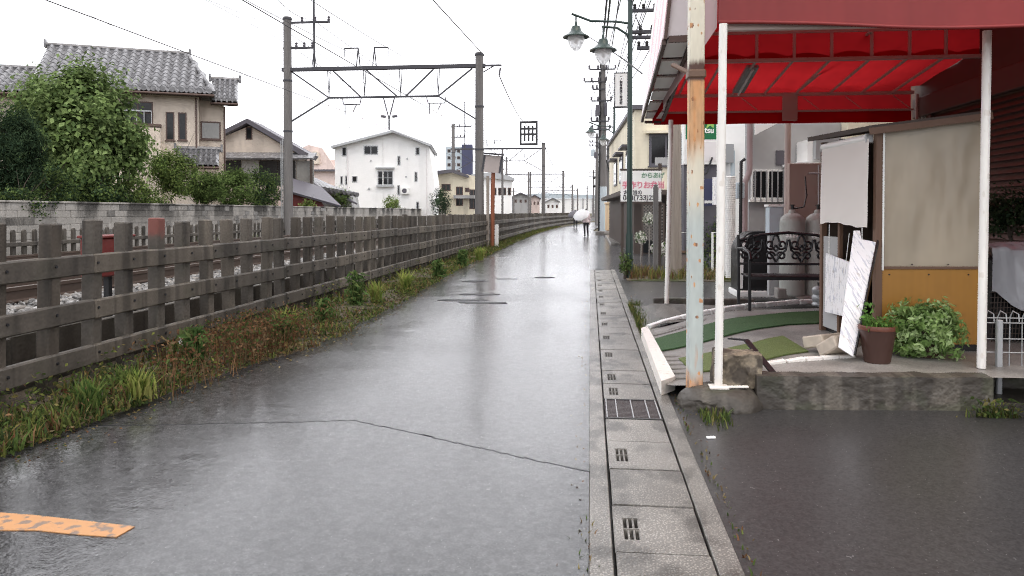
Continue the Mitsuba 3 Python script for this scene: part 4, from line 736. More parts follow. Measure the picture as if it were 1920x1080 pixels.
# far houses and the station roofs closing the view
g = R(61)
def far_house(px0, px1, top, Y, mat, roofmat, label, gable=True, nwin=3):
    k = thing('far_house', label, 'house', 'far houses along the railway'); fr = Fr(onY(px0, 395, Y)[:2], 8); mid = (px0 + px1) / 2; e = top + (7 if gable else 0)
    add(k, 'wall', MB(fr).prism(pg(fr, [(px0, 408), (px0, e), (mid, top + 1), (px1, e), (px1, 408)]), 'y', 0, 8), mat)
    add(k, 'roof', MB(fr).prism(pg(fr, [(px0 - 2, e + 1), (px0 - 2, e - 1), (mid, top - 1.5), (px1 + 2, e - 1), (px1 + 2, e + 1), (mid, top + 1)]), 'y', -.6, 8.3), roofmat)
    for i in range(nwin):
        a = px0 + (px1 - px0) * (i + .3) / nwin; window(fr, k, (a, e + 5, a + (px1 - px0) / nwin * .45, e + 11), -.01, sill=False, nx=1, w=.2)
far_house(930, 958, 352, 150, 'm_cream', 'm_slate', 'far cream house just right of the convex mirror')
far_house(962, 990, 362, 170, 'm_greywall', 'm_slate', 'far grey house under the second catenary portal')
far_house(992, 1012, 366, 175, 'm_pinkwall', 'm_slate', 'far pinkish house left of the second portal pole')
far_house(1024, 1048, 372, 190, 'm_white', 'm_tile', 'far white house between two right hand portal poles')
st = thing('station_footbridge', 'long pale station bridge closing the view at the far end of the line', 'bridge'); f11 = Fr(onY(1000, 395, 260)[:2], 6)
add(st, 'deck', MB(f11).prism(pg(f11, [(962, 372), (962, 366), (1020, 362), (1122, 366), (1122, 372)]), 'y', 0, 6), 'm_bluegrey')
add(st, 'wall', MB(f11).prism(pg(f11, [(1000, 400), (1000, 373), (1120, 373), (1120, 400)]), 'y', .5, 5), 'm_white')
for i in range(9): x = 966 + i * 18; add(st, 'pier', MB(f11).prism(pg(f11, [(x, 408), (x, 372.3), (x + 2.5, 372.3), (x + 2.5, 408)]), 'y', .1, .49), 'm_greywall')

# ================================================================== TREES AND SHRUBS BEYOND THE RAILWAY
def tree(name, label, cat, c, r, n, size, seed, base, base_z=0.0, group=None, tr=.09, each=0, **kw):
    k = thing(name, label, cat, group); c = np.array(c, float)
    add(k, 'trunk', trunk(MB(), (c[0], c[1], base_z), (c[0], c[1], c[2] + r[2] * .35), tr, seed), 'm_bark', smooth=60)
    w = crown(c, r, n, size, seed, base, **kw)
    add(k, 'crown', vmesh(w), 'm_leaf', color=w[2], kind='stuff')
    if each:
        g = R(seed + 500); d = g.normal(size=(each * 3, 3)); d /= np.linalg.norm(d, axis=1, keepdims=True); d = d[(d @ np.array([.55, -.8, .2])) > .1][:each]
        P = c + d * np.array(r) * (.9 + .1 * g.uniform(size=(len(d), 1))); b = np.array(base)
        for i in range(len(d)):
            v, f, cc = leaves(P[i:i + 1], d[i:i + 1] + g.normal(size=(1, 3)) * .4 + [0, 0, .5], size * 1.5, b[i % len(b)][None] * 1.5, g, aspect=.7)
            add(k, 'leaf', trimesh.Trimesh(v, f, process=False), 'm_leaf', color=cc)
    return k
Pb = onY(143, 250, 23.5)
tree('broadleaf_tree', 'large rounded broadleaf tree with big glossy leaves before the tiled house', 'tree', (Pb[0], Pb[1], 3.8), (2.15, 2.0, 2.3), 32000, .175, 71, [(.12, .175, .06), (.155, .215, .08), (.085, .13, .05), (.2, .27, .11)], tr=.14, each=240, clumps=220, sig=.13, inner=.35, aspect=.62, vary=.3)
def shrub(px, py, Y, rx, rz, label, seed, pal, n=5200, size=.09, name='shrub', **kw):
    c = onY(px, py, Y); s = Y / FPX * 1.03
    return tree(name, label, 'shrub' if name == 'shrub' else 'tree', c, (rx * s, rx * s * .9, rz * s), n, size, seed, pal, tr=.04, **kw)
DK = [(.034, .058, .032), (.045, .07, .036), (.026, .045, .027)]; MID = [(.1, .15, .05), (.13, .18, .06), (.075, .115, .04)]; LT = [(.15, .2, .06), (.12, .17, .05), (.18, .23, .08)]
shrub(15, 290, 19.0, 62, 88, 'dark shaggy conifer at the left edge of the view', 81, DK, 15000, .13, 'conifer_tree', clumps=110, aspect=.22)
shrub(85, 345, 20.5, 60, 45, 'dark low shrub between the conifer and the broadleaf tree', 82, DK + MID, 4200, .09)
shrub(35, 380, 18.3, 60, 30, 'dark low hedge right above the block wall at the left edge', 83, DK + MID, 3000, .08)
shrub(190, 362, 22.5, 55, 32, 'small leafy undergrowth below the broadleaf tree', 84, DK + MID, 3200, .1)
shrub(250, 360, 23.6, 34, 28, 'pale small shrub at the right foot of the broadleaf tree', 85, MID + LT, 2000, .09)
shrub(327, 325, 27, 42, 42, 'rounded mid green shrub before the porch roof of the tiled house', 86, MID + LT, 8000, .1)
shrub(385, 352, 29, 34, 30, 'mid green shrub right of the rounded one', 87, MID, 6500, .1)
shrub(440, 352, 31.5, 40, 34, 'bushy green shrub left of the tall left catenary pole', 88, MID, 7500, .1)
shrub(495, 362, 35, 36, 42, 'dark green shrub overlapping the foot of the left catenary pole', 89, MID + DK, 6000, .11)
shrub(280, 372, 25, 40, 18, 'low ivy spilling over the block wall left of the rounded shrub', 90, MID + LT, 1600, .08)
shrub(578, 398, 40, 18, 22, 'pale green bush rising over the far stretch of block wall', 91, LT, 1400, .12)
shrub(640, 374, 47, 20, 22, 'bush by the greenish roof eave', 92, MID, 1200, .13)
shrub(733, 384, 56, 17, 16, 'bright green bush below the white house', 93, LT, 1200, .14)
shrub(826, 378, 62, 18, 30, 'dark round bush right of the white house', 94, DK, 1800, .16)

# ================================================================== THE PATIO AND WHAT STANDS ON IT
def zp(x):
    t = np.clip((np.asarray(x, float) - .62) / 1.2, 0, 1); return .105 + .145 * t * t * (3 - 2 * t)
def onp(px, py, up=0.0):
    z = .2
    for _ in range(8): p = onz(px, py, z + up); z = float(zp(p[0]))
    return np.array([p[0], p[1], z + up])
def back(x): return np.interp(x, [.62, 1.0, 1.5, 2.2, 3.0, 3.02, 5.2], [8.95, 9.2, 9.5, 9.85, 10.1, 12.4, 12.4])
xs = np.concatenate([np.linspace(.62, 3.0, 40), [3.02, 3.5, 4.2, 5.2]]); ts = np.linspace(0, 1, 24)
front = np.interp(xs, [.62, 1.2, 1.3, 5.2], [6.1, 6.02, 5.93, 6.02])
P = np.array([[(x, f0 + (back(x) - f0) * t, zp(x)) for t in ts] for x, f0 in zip(xs, front)])
struct('patio', MB().grid(P), 'm_pave')
# front kerb with a cracked, crumbling left end
kb = trimesh.creation.box((1.76, .17, .27)).subdivide_to_size(.05); kb.vertices += [2.14, 5.895, .117]
kb.vertices[:, 1] += (kb.vertices[:, 0] - 1.26) * .075
kb.vertices += (meshkit.fbm(kb.vertices * 6, 3)[:, None] - .5) * np.array([.02, .03, .02]); kb.vertices[:, 2] += .004
struct('patio_kerb', kb, 'm_kerb', smooth=40)
lump = trimesh.creation.icosphere(4, 1.0); v = lump.vertices * [.33, .26, .17]; v += (meshkit.fbm(v * 7, 4)[:, None] - .5) * .12 * np.array([1, 1, .7]); v[:, 2] = np.maximum(v[:, 2], -.05)
v[:, 2] = np.minimum(v[:, 2], .125 + .03 * meshkit.noise(v * 20)); lump.vertices = v + [1.0, 5.9, .02]
struct('broken_kerb_end', lump, 'm_kerb', smooth=50)
struct('patio_floor_right', MB().box(3.05, 9, 6.1, 6.6, -.05, .03).box(3.05, 9, 6.603, 7.0, -.05, .14), 'm_kerb')
md = [[(x, y, .03 + .13 * math.sin(min(1, (x - .66) / .35) * PI / 2) * (1 - .25 * (x - .66)) * min(1, (11.6 - y) / .5) + .05 * float(meshkit.fbm(np.array([x * 3, y * 3, 0.0]), 3))) for y in np.linspace(float(back(min(x, 2.6))) + .015, 11.7, 22)] for x in np.linspace(.66, 2.6, 22)]
struct('soil_mound', MB().grid(np.array(md)), 'm_kerb', smooth=True)
def flat_on_patio(px, th, up=.004):
    p = [onp(x, y) for x, y in px]; m = trimesh.creation.extrude_polygon(Polygon([(q[0], q[1]) for q in p]), th, engine='earcut').subdivide_to_size(.12)
    m.vertices[:, 2] += zp(m.vertices[:, 0]) + up; return m
one('turf_mat', flat_on_patio([(1219, 640), (1250, 631), (1285, 622), (1345, 605), (1400, 596), (1475, 588), (1555, 584), (1620, 584), (1620, 606), (1555, 607), (1480, 610), (1400, 622), (1345, 636), (1290, 650), (1235, 660)], .014), 'm_turf', 'long curved dark green artificial turf mat on the patio', 'mat', smooth=20)
one('turf_mat', flat_on_patio([(1272, 674), (1345, 660), (1412, 645), (1468, 632), (1516, 661), (1430, 678), (1345, 696), (1299, 700)], .012), 'm_turf_olive', 'shorter olive green artificial turf mat nearer the step', 'mat', smooth=20)
tim = [onp(1202, 620), onp(1214, 616), onp(1266, 712), onp(1240, 722)]
one('timber_edging', MB().prism(Polygon([(p[0], p[1]) for p in tim]), 'z', .02, .137), 'm_post', 'white painted timber edging along the road side of the patio', 'edging')
def edging(name, label, px, step, w, h, mat='m_whitepaint'):
    p = np.array([onp(x, y) for x, y in px]); L = np.concatenate([[0], np.cumsum(np.linalg.norm(np.diff(p, axis=0), axis=1))]); k = thing(name, label, 'edging')
    g = R(int(step * 1000)); n = int(L[-1] / step)
    for i in range(n):
        q = [np.array([np.interp(t, L, p[:, c]) for c in range(3)]) for t in (i * step + .006, (i + 1) * step - .006)]
        for a in q: a[2] += h / 2 - .02 + g.normal() * .003
        add(k, 'brick', MB().bar(q[0], q[1], w, h, ch=.006), mat)
    return k
edging('brick_edging', 'row of white edging bricks along the back curve of the patio', [(1216, 615), (1258, 602), (1300, 592), (1350, 582), (1400, 575), (1480, 568), (1556, 565)], .21, .07, .06)
edging('brick_edging', 'row of pale edging bricks along the front of the patio before the flower pot', [(1436, 684), (1500, 677), (1560, 672), (1610, 669)], .17, .06, .045, 'm_post')
pv = thing('paving_bricks', 'fan of narrow pale paving bricks beside the timber edging', 'paving')
for row, (a, b) in enumerate([((1222, 628), (1320, 599)), ((1262, 664), (1292, 712))]):
    A, B = onp(*a), onp(*b)
    for i in range(15 if row == 0 else 6):
        p = A + (B - A) * (i + .5) / (15 if row == 0 else 6); p[2] = zp(p[0])
        if row == 0: add(pv, 'brick', MB().box(p[0] - .04, p[0] + .04, p[1] - .13, p[1] + .13, p[2] - .03, p[2] + .011, .006, rz=-24), 'm_pave')
        else: add(pv, 'brick', MB().box(p[0] - .15, p[0] + .15, p[1] - .055, p[1] + .055, p[2] - .03, p[2] + .011, .006, rz=4), 'm_pave')
# the rock with a metal edging strip
rk = trimesh.creation.box((.36, .34, .27)).subdivide_to_size(.03); v = rk.vertices; v *= (1 - .25 * np.clip(v[:, 2:3] + .05, 0, 1)); n = np.linalg.norm(v, axis=1, keepdims=True)
v = v * (.72 + .28 * (.2 / n) ** .5); v += (meshkit.fbm(v * 8, 4)[:, None] - .5) * .06; pr_ = onp(1388, 722); rk.vertices = v + [pr_[0], pr_[1] + .16, .27]
pr('m_rock', proc(lambda p, n, uv: mix(mi.Color3f(.2, .165, .12), mi.Color3f(.05, .04, .03), smoothstep(.35, .6, fbm(p.x * 12, p.y * 12, p.z * 9, 4))) * (.7 + .6 * noise(p.x * 60, p.y * 60, p.z * 60))), .6, .35)
one('rock', rk, 'm_rock', 'rounded stone block standing beside the near white canopy post', 'rock', smooth=50)
q = [onp(1378, 690) + [0, .25, .21], onp(1408, 690) + [0, .2, .2], onp(1446, 700) + [0, -.05, .02]]
one('metal_strip', MB().bar(q[0], q[1], .05, .012).bar(q[1], q[2], .05, .012), 'm_iron', 'bent dark metal strip lying over the rock', 'metal strip')
# concrete blocks weighing down the signboard
for (px, py, rz, tilt, lb) in [(1550, 662, 32, -14, 'pale concrete block tipped on its side, left of the two at the board foot'), (1578, 672, 28, -32, 'pale concrete block leaning against the leaning signboard')]:
    p = onp(px, py); bl = MB().box(-.15, .15, -.115, .115, -.055, .055, .012).m()
    bl = trimesh.boolean.difference([bl, trimesh.creation.box((.05, .3, .04), trimesh.transformations.translation_matrix([-.06, 0, 0])), trimesh.creation.box((.05, .3, .04), trimesh.transformations.translation_matrix([.06, 0, 0]))], engine='manifold')
    k = add(None, 'concrete_block', mikit.ply(bl, 'm_pale_block'), None, to_world=T().translate([p[0], p[1] + .07, p[2] + .1]).rotate([0, 0, 1], rz).rotate([1, 0, 0], tilt)); labels[k] = {'label': lb, 'category': 'concrete block'}
pr('m_pale_block', proc(lambda p, n, uv: mi.Color3f(.46, .4, .33) * (.75 + .45 * fbm(p.x * 18, p.y * 18, p.z * 18, 3))), .6, .35)
# flower pot and trailing bush
pp = onp(1656, 685); fp = thing('flower_pot', 'round brown plastic flower pot with thin green seedlings', 'flower pot')
add(fp, 'pot', MB().lathe((pp[0], pp[1] + .13, .252), [(0, 0), (.1, 0), (.143, .27), (.148, .275), (.148, .305), (.132, .305), (.128, .27), (0, .27)], 28), 'm_pot', smooth=40)
add(fp, 'rim', MB().lathe((pp[0], pp[1] + .13, .252), [(.1485, .272), (.151, .278), (.151, .303), (.146, .309), (.13, .309)], 28), 'm_potrim', smooth=40)
g = R(91); n = 160; Q = np.stack([pp[0] + g.uniform(-.12, .12, n), pp[1] + .13 + g.uniform(-.12, .12, n), np.full(n, .52)], 1)
w = join(blades(Q, g.uniform(.04, .11, n), .6, .008, mixcol([(.14, .26, .06), (.1, .2, .05)], n), g), leaves(Q + np.stack([g.normal(0, .015, n), g.normal(0, .015, n), g.uniform(.03, .11, n)], 1), g.normal(size=(n, 3)) + [0, 0, 1], .035, mixcol([(.14, .26, .06), (.1, .2, .05)], n), g),
         leaves(np.stack([pp[0] - .09 + g.normal(0, .025, 40), pp[1] + .12 + g.normal(0, .025, 40), g.uniform(.58, .74, 40)], 1), g.normal(size=(40, 3)) + [0, 0, 1], .05, mixcol([(.12, .24, .06)], 40), g))
add(fp, 'seedlings', vmesh(w), 'm_leaf', color=w[2], kind='stuff')
pb = onp(1744, 672); tb = thing('trailing_bush', 'bushy green trailing potted plant before the orange panel', 'plant')
add(tb, 'pot', MB().lathe((pb[0], pb[1] + .12, .252), [(0, 0), (.12, 0), (.15, .22), (.15, .25), (.13, .25), (0, .23)], 20), 'm_pot', smooth=40)
g = R(93); cb_ = np.array([pb[0], pb[1] + .1, .5]); K = 420; d = g.normal(size=(K, 3)); d /= np.linalg.norm(d, axis=1, keepdims=True)
lobes = np.array([[-.13, 0, .06], [.05, -.05, .1], [.16, 0, .03], [-.05, -.12, -.06], [.12, -.1, -.1], [-.16, -.04, -.12], [.0, .08, .0], [.05, -.1, .0]]); lr = np.array([.15, .16, .13, .16, .15, .13, .2, .17]); li = g.integers(0, 8, K)
S = cb_ + lobes[li] + d * lr[li][:, None] * g.uniform(.7, 1.12, (K, 1)); S[:, 2] = np.maximum(S[:, 2], .275 + .03 * g.uniform(size=K))
w5 = []; pal = np.array([(.28, .4, .15), (.22, .34, .11), (.38, .5, .24), (.16, .26, .08)])
for i in range(K):
    m_ = 9; c = np.repeat(pal[g.integers(0, 4)][None], m_, 0) * g.uniform(.7, 1.3, (m_, 1)); N = np.repeat(d[i:i + 1], m_, 0) + [0, -.2, .35] + g.normal(size=(m_, 3)) * .45
    w5.append(leaves(S[i] + g.normal(0, .02, (m_, 3)), N, .056, c, g, aspect=.42))
order = np.argsort(S[:, 1] - .3 * S[:, 2]); shown = set(order[:150].tolist())
w = join(*[w5[i] for i in range(K) if i not in shown]); add(tb, 'foliage', vmesh(w), 'm_leaf', color=w[2], kind='stuff')
for i in sorted(shown): add(tb, 'leaf_cluster', trimesh.Trimesh(w5[i][0], w5[i][1], process=False), 'm_leaf', color=w5[i][2])
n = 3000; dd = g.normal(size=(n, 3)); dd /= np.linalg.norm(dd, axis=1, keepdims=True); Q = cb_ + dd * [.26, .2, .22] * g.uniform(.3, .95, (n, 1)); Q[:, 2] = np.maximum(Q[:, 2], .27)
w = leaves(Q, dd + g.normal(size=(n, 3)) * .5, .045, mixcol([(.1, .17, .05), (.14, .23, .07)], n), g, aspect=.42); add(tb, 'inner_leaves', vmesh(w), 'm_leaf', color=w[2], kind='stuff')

# ---- the kiosk
kk = thing('kiosk', 'narrow food kiosk with a cloudy vinyl window over an orange board', 'kiosk'); fk = Fr((2.56, 6.98), 5)
sR = fk.hit(1852, 400)[0]; zb = fk.hit(1645, 657)[1]; zm = fk.hit(1645, 502)[1]; zt0, zt1 = fk.hit(1645, 243)[1], fk.hit(1845, 217)[1]; D = 1.25
def sl(s): return zt0 + (zt1 - zt0) * s / sR
add(kk, 'base', MB(fk).box(.03, sR, .03, D, .22, zb + .06), 'm_black')
add(kk, 'orange_board', MB(fk).box(.035, sR, -.0, .025, zb + .055, zm, .004), 'm_orange')
vy = MB(fk); a = np.linspace(.035, sR, 40); b = np.linspace(0, 1, 40); gp = np.array([[(s, .012 + .035 * float(meshkit.fbm(np.array([s * 5, t * 1.6, 1.0]), 3) - .5) * min(1, 4 * t) * min(1, 4 - 4 * t), zm + .004 + (sl(s) - .03 - zm) * t) for t in b] for s in a])
add(kk, 'vinyl_window', vy.grid(gp).grid(gp[::-1] + [0, .012, 0]), 'm_vinyl', smooth=True)
for s_, z_ in [(.1, zm - .06), (.45, zm - .06), (.8, zm - .06), (.1, zb + .12), (.8, zb + .12), (.3, zm + .03), (.62, zm + .03)]: add(kk, 'screw', MB(fk).tube([(s_, -.002, z_), (s_, -.008, z_)], .007, 7), 'm_iron')
add(kk, 'board_trim', MB(fk).box(.035, sR, -.012, -.002, zm - .012, zm + .012, .003), 'm_brown')
add(kk, 'corner_post', MB(fk).box(-.03, .033, -.02, .045, .25, zt0 - .02, .004), 'm_brown'); add(kk, 'white_pipe', MB(fk).tube([(.03, -.028, zm - .02), (.03, -.028, zt0 - .03)], .009, 8), 'm_whitepaint')
add(kk, 'corner_post', MB(fk).box(-.03, .03, D - .05, D, .25, zt0 + .0, .004), 'm_brown'); add(kk, 'rear_wall', MB(fk).box(.033, sR, D - .03, D - .004, .25, zt0 - .01), 'm_darkwood')
add(kk, 'right_wall', MB(fk).box(sR - .03, sR - .002, .03, D - .035, zb + .1, zt0 - .01), 'm_darkwood'); add(kk, 'middle_post', MB(fk).box(-.02, .02, .78, .82, .25, zt0 - .01, .004), 'm_brown')
add(kk, 'side_panel', MB(fk).box(-.012, .005, .83, D - .06, .3, 1.25), 'm_greywall'); add(kk, 'counter', MB(fk).box(-.06, .3, .05, .77, .98, 1.02, .006), 'm_brown')
add(kk, 'inner_vinyl_panel', MB(fk).box(.5, .52, .2, D - .1, .3, zt0 - .1), 'm_vinyl')  # plain vinyl-coloured panel standing inside the kiosk
add(kk, 'roof', MB(fk).poly([(-.12, -.08, sl(-.12) + .02), (sR - .02, -.08, sl(sR) + .02), (sR - .02, D + .12, sl(sR) + .06), (-.12, D + .12, sl(-.12) + .06)], .045), 'm_darkwood')
add(kk, 'roof_trim', MB(fk).bar((-.125, -.085, sl(-.12) - .01), (sR - .02, -.085, sl(sR) - .01), .012, .06), 'm_brown')
rs = thing('roll_screen', 'pale cloth roll screen let half down over the side of the kiosk', 'screen')
zc0, zc1 = 1.38, zt0 - .11
add(rs, 'roller', MB(fk).tube([(-.075, .06, zc1 + .045), (-.075, 1.06, zc1 + .045)], .032, 10), 'm_whitepaint', smooth=40)
add(rs, 'bracket', MB(fk).box(-.1, -.032, .04, .055, zc1 - .0, zc1 + .08, .003), 'm_galv'); add(rs, 'bracket', MB(fk).box(-.1, -.032, 1.065, 1.08, zc1 - .0, zc1 + .08, .003), 'm_galv')
a = np.linspace(.0, 1.06, 40); b = np.linspace(0, 1, 20)
gp = np.array([[(-.09 - .02 * float(meshkit.fbm(np.array([v_ * 3.0, t * 1.5, 2.0]), 3)) * t, v_, zc1 + .03 - (zc1 + .03 - zc0 + .018 * math.sin(v_ * 5 + 1) - .004 * math.sin(v_ * 23)) * t) for t in b] for v_ in a])
add(rs, 'cloth', MB(fk).grid(gp), 'm_cloth', smooth=True)
add(rs, 'cord', MB(fk).tube([(-.09, .12, zc0), (-.085, .12, 1.0), (-.06, .06, .8)], .004, 5), 'm_whitepaint'); add(rs, 'cord', MB(fk).tube([(-.09, .85, zc0), (-.09, .86, .75)], .004, 5), 'm_whitepaint')
# paper covered boards
sb = thing('leaning_board', 'tall white papered signboard leaning on the kiosk corner', 'signboard')
p0, p1, p2, p3 = onY(1572, 650, 6.45), onY(1600, 668, 6.4), onY(1644, 452, 6.95), onY(1606, 434, 7.05); p4, p5 = onY(1613, 453, 7.03), onY(1600, 435, 7.06)
p3 = onY(1612, 434, 7.05)
bm = MB().poly([p0, p1, p2, p4, p3, p5], .014)
add(sb, 'board', bm, 'm_paper')
add(sb, 'dark_edge', MB().bar(p1 + [.016, .012, .01], p2 + [.016, .012, 0], .012, .03), 'm_black')
q0, q1, q2, q3 = fk.W([(-.07, .32, .5), (-.07, .98, .48), (-.065, .98, 1.08), (-.065, .36, 1.02)])
hb = thing('hanging_notice', 'white papered notice board hung low on the side of the kiosk', 'notice board'); add(hb, 'board', MB().poly([q0, q1, q2, q3], .014), 'm_paper')
add(hb, 'cord', MB(fk).tube([(-.07, .5, 1.03), (-.04, .5, 1.3)], .004, 5), 'm_whitepaint')
# ---- bench, gas cylinders, bin, small things at the back of the patio
be = thing('iron_bench', 'black iron bench with a scrolled openwork back', 'bench')
bx0, bx1 = float(onY(1397, 560, 9.75)[0]), float(onY(1397, 560, 9.75)[0]) + 1.3; zf = .25
for x in (bx0, bx1):
    add(be, 'leg', MB().bar((x + .05, 9.72, zf), (x + .05, 9.72, .97), .036, .036, ch=.005), 'm_iron'); add(be, 'leg', MB().bar((x, 10.16, zf), (x, 10.22, 1.2), .036, .036, ch=.005), 'm_iron')
    add(be, 'armrest', MB().tube([(x, 10.2, 1.02), (x + .02, 9.95, 1.03), (x + .05, 9.72, .98), (x + .05, 9.66, .9)], .022, 8), 'm_iron', smooth=60)
for i in range(6): add(be, 'seat_slat', MB().box(bx0 + .02, bx1 + .03, 9.72 + i * .075, 9.775 + i * .075, .675, .695, .004), 'm_iron')
add(be, 'seat_rail', MB().box(bx0 + .03, bx1 + .03, 9.695, 9.715, .645, .69, .003), 'm_iron')
add(be, 'back_rail', MB().tube([(bx0, 10.22, 1.12), (bx0 + .3, 10.22, 1.2), (bx0 + .65, 10.22, 1.23), (bx1 - .3, 10.22, 1.2), (bx1, 10.22, 1.12)], .02, 8), 'm_iron', smooth=60)
add(be, 'back_rail', MB().box(bx0, bx1, 10.19, 10.22, .8, .83, .004), 'm_iron')
def spiral(cx, cz, r, turns, a0, sgn):
    t = np.linspace(0, 1, 22); a = a0 + sgn * turns * 2 * PI * t; rr = r * (1 - .75 * t); return np.stack([cx + rr * np.cos(a), np.full(22, 10.21), cz + rr * np.sin(a)], 1)
for j in range(4):
    cx = bx0 + .16 + j * .325; sc = MB()
    for sg in (-1, 1):
        sc.tube(spiral(cx + sg * .075, 1.07, .07, 1.3, PI / 2 - sg * PI / 2 + PI, sg), .015, 6).tube(spiral(cx + sg * .07, .92, .06, 1.2, PI / 2 - sg * PI / 2 + PI, -sg), .015, 6)
        sc.tube([(cx, 10.21, .84), (cx + sg * .05, 10.21, .93), (cx + sg * .13, 10.21, 1.0), (cx + sg * .15, 10.21, 1.14)], .015, 6).tube([(cx, 10.21, .98), (cx + sg * .06, 10.21, 1.06), (cx + sg * .03, 10.21, 1.17), (cx, 10.21, 1.2)], .014, 6)
    add(be, 'scroll_panel', sc, 'm_iron', smooth=60)
for i, (px, lb) in enumerate([(1491, 'tall grey gas cylinder behind the bench, the left one in full view'), (1540, 'tall grey gas cylinder half hidden behind the roll screen'), ]):
    c = onz(px, 556, .25); gc = thing('gas_cylinder', lb, 'gas cylinder'); x, y = c[0], c[1] + .19
    add(gc, 'body', MB().lathe((x, y, .25), [(0, 0), (.17, 0), (.182, .03), (.182, .62), (.185, .625), (.185, .645), (.182, .65), (.182, 1.1), (.165, 1.17), (.11, 1.22), (.05, 1.245), (.04, 1.26)], 28), 'm_cyl', smooth=40)
    add(gc, 'valve', MB().cyl(x, y, 1.5, 1.6, .022).cyl(x, y, 1.6, 1.615, .04).tube([(x, y, 1.56), (x + .07, y, 1.56)], .014, 8), 'm_iron')
    add(gc, 'neck_ring', MB().lathe((x, y, 1.5), [(.055, -.02), (.06, 0), (.05, .03), (.035, .04)], 16), 'm_cyl', smooth=40)
    fr_ = Fr((x - .1, y - .187), 6); tm = text_prisms('3111', .09, .002, bold=2); vv = tm.vertices.copy(); ang = (vv[:, 0] - .1) / .187 - PI / 2 - .25
    tm.vertices = np.stack([x + (.183 + vv[:, 2]) * np.cos(ang), y + (.183 + vv[:, 2]) * np.sin(ang), 1.13 + vv[:, 1]], 1); add(gc, 'marking', tm, 'm_whitepaint')
    add(gc, 'hose', MB().tube([(x + .07, y, 1.56), (x + .18, y + .05, 1.58), (x + .26, y + .2, 1.75), (x + .27, y + .32, 2.05)], .011, 7), 'm_black', smooth=60)
bn = thing('black_bin', 'black round shouldered bin with a white end panel left of the bench back', 'bin'); c = onz(1383, 545, .2); X0, Y0 = c[0], c[1] + .05
pts = [(0, 0), (0, .62)] + [(.3 - .3 * math.cos(t), .62 + .36 * math.sin(t)) for t in np.linspace(0, PI / 2, 10)[1:]] + [(.62, .98), (.62, 0)]
add(bn, 'body', MB().prism(Polygon([(X0 + x, .2 + z) for x, z in pts]), 'y', Y0, Y0 + .55), 'm_black', smooth=30)
inner = [(.02, .03), (.02, .62)] + [(.3 - .28 * math.cos(t), .62 + .33 * math.sin(t)) for t in np.linspace(0, PI / 2.6, 10)[1:]] + [(.1, .6), (.09, .03)]
add(bn, 'end_panel', MB().prism(Polygon([(X0 + x, .2 + z) for x, z in inner]).buffer(0), 'y', Y0 - .02, Y0 - .002), 'm_whitepaint')
add(bn, 'base', MB().box(X0 - .03, X0 + .65, Y0 - .1, Y0 + .6, .1, .197, .01), 'm_whitepaint'); add(bn, 'latch', MB().box(X0 - .015, X0 + .05, Y0 - .035, Y0 - .021, .78, .82, .004), 'm_iron')
c = onz(1541, 575, .25); kg = thing('ribbed_canister', 'small ribbed silver canister on the floor at the right end of the bench', 'canister')
add(kg, 'body', MB().lathe((c[0], c[1] + .1, .25), [(0, 0), (.09, 0), (.1, .02), (.085, .05), (.1, .09), (.1, .12), (.085, .15), (.1, .19), (.1, .22), (.08, .25), (.03, .27), (0, .27)], 20), 'm_galv', smooth=30); add(kg, 'cap', MB().cyl(c[0], c[1] + .1, .52, .56, .03), 'm_iron')
mb_ = thing('meter_box', 'narrow pale grey meter box on legs left of the gas cylinders', 'box'); c = onY(1453, 430, 12.0)
add(mb_, 'body', MB().box(c[0] - .1, c[0] + .11, 11.95, 12.2, 1.15, 1.58, .01), 'm_bluegrey'); add(mb_, 'lid', MB().box(c[0] - .12, c[0] + .13, 11.93, 12.22, 1.583, 1.62, .008), 'm_whitepaint'); add(mb_, 'stand', MB().box(c[0] - .08, c[0] + .09, 12.0, 12.15, .2, 1.147), 'm_greywall')
add(None, 'kerb_stub', MB().box(.98, 2.5, 11.72, 11.86, .0, .17, .012), 'm_kerb'); labels['kerb_stub'] = {'kind': 'structure'}
c = onz(1470, 555, .24); one('stepping_block', MB().box(c[0] - .12, c[0] + .14, c[1] - .1, c[1] + .12, .2, .36, .012), 'm_pave', 'low pale block on the floor before the left gas cylinder', 'concrete block')

# ================================================================== THE CANOPY
ca = thing('canopy', 'large red fabric canopy on a steel frame over the patio', 'canopy')
XL, XR, YF, YA, YBk = 1.0, 5.0, 5.92, 10.25, 12.0
zV = float(onY(1500, 47, YF)[2]); zA = float(onY(1487, 111, YA)[2]); zB = float(onY(1433, 177, YBk)[2]); zC = float(onY(1433, 230, YBk)[2]); zT = 4.5
def cloth(fn, a, b, amp=.012):
    P = np.array([[fn(s, t) for t in np.linspace(0, 1, b)] for s in np.linspace(0, 1, a)]); P += (meshkit.fbm(P * 1.7, 3)[..., None] - .5) * amp; return P
fv = cloth(lambda s, t: (XL - .03 + (6.2 - XL) * s, YF - .06 + .02 * t, zV + (-.02 + .035 * math.cos(s * 9)) * (1 - t) - .05 * s + (zT - zV) * t), 60, 12)
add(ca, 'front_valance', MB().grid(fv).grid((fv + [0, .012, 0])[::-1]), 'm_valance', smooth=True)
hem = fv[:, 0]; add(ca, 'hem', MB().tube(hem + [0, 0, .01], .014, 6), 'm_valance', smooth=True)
add(ca, 'front_roof', MB().grid(cloth(lambda s, t: (XL + (6.2 - XL) * s, YF + (YA - YF) * t, zT + .25 * math.sin(t * PI)), 20, 12)), 'm_canopy', smooth=True)
add(ca, 'inner_panel', MB().grid(cloth(lambda s, t: (XL + (XR - XL) * s, YA + .03, zA + (zT - zA) * t), 40, 8, .03)), 'm_canopy', smooth=True)
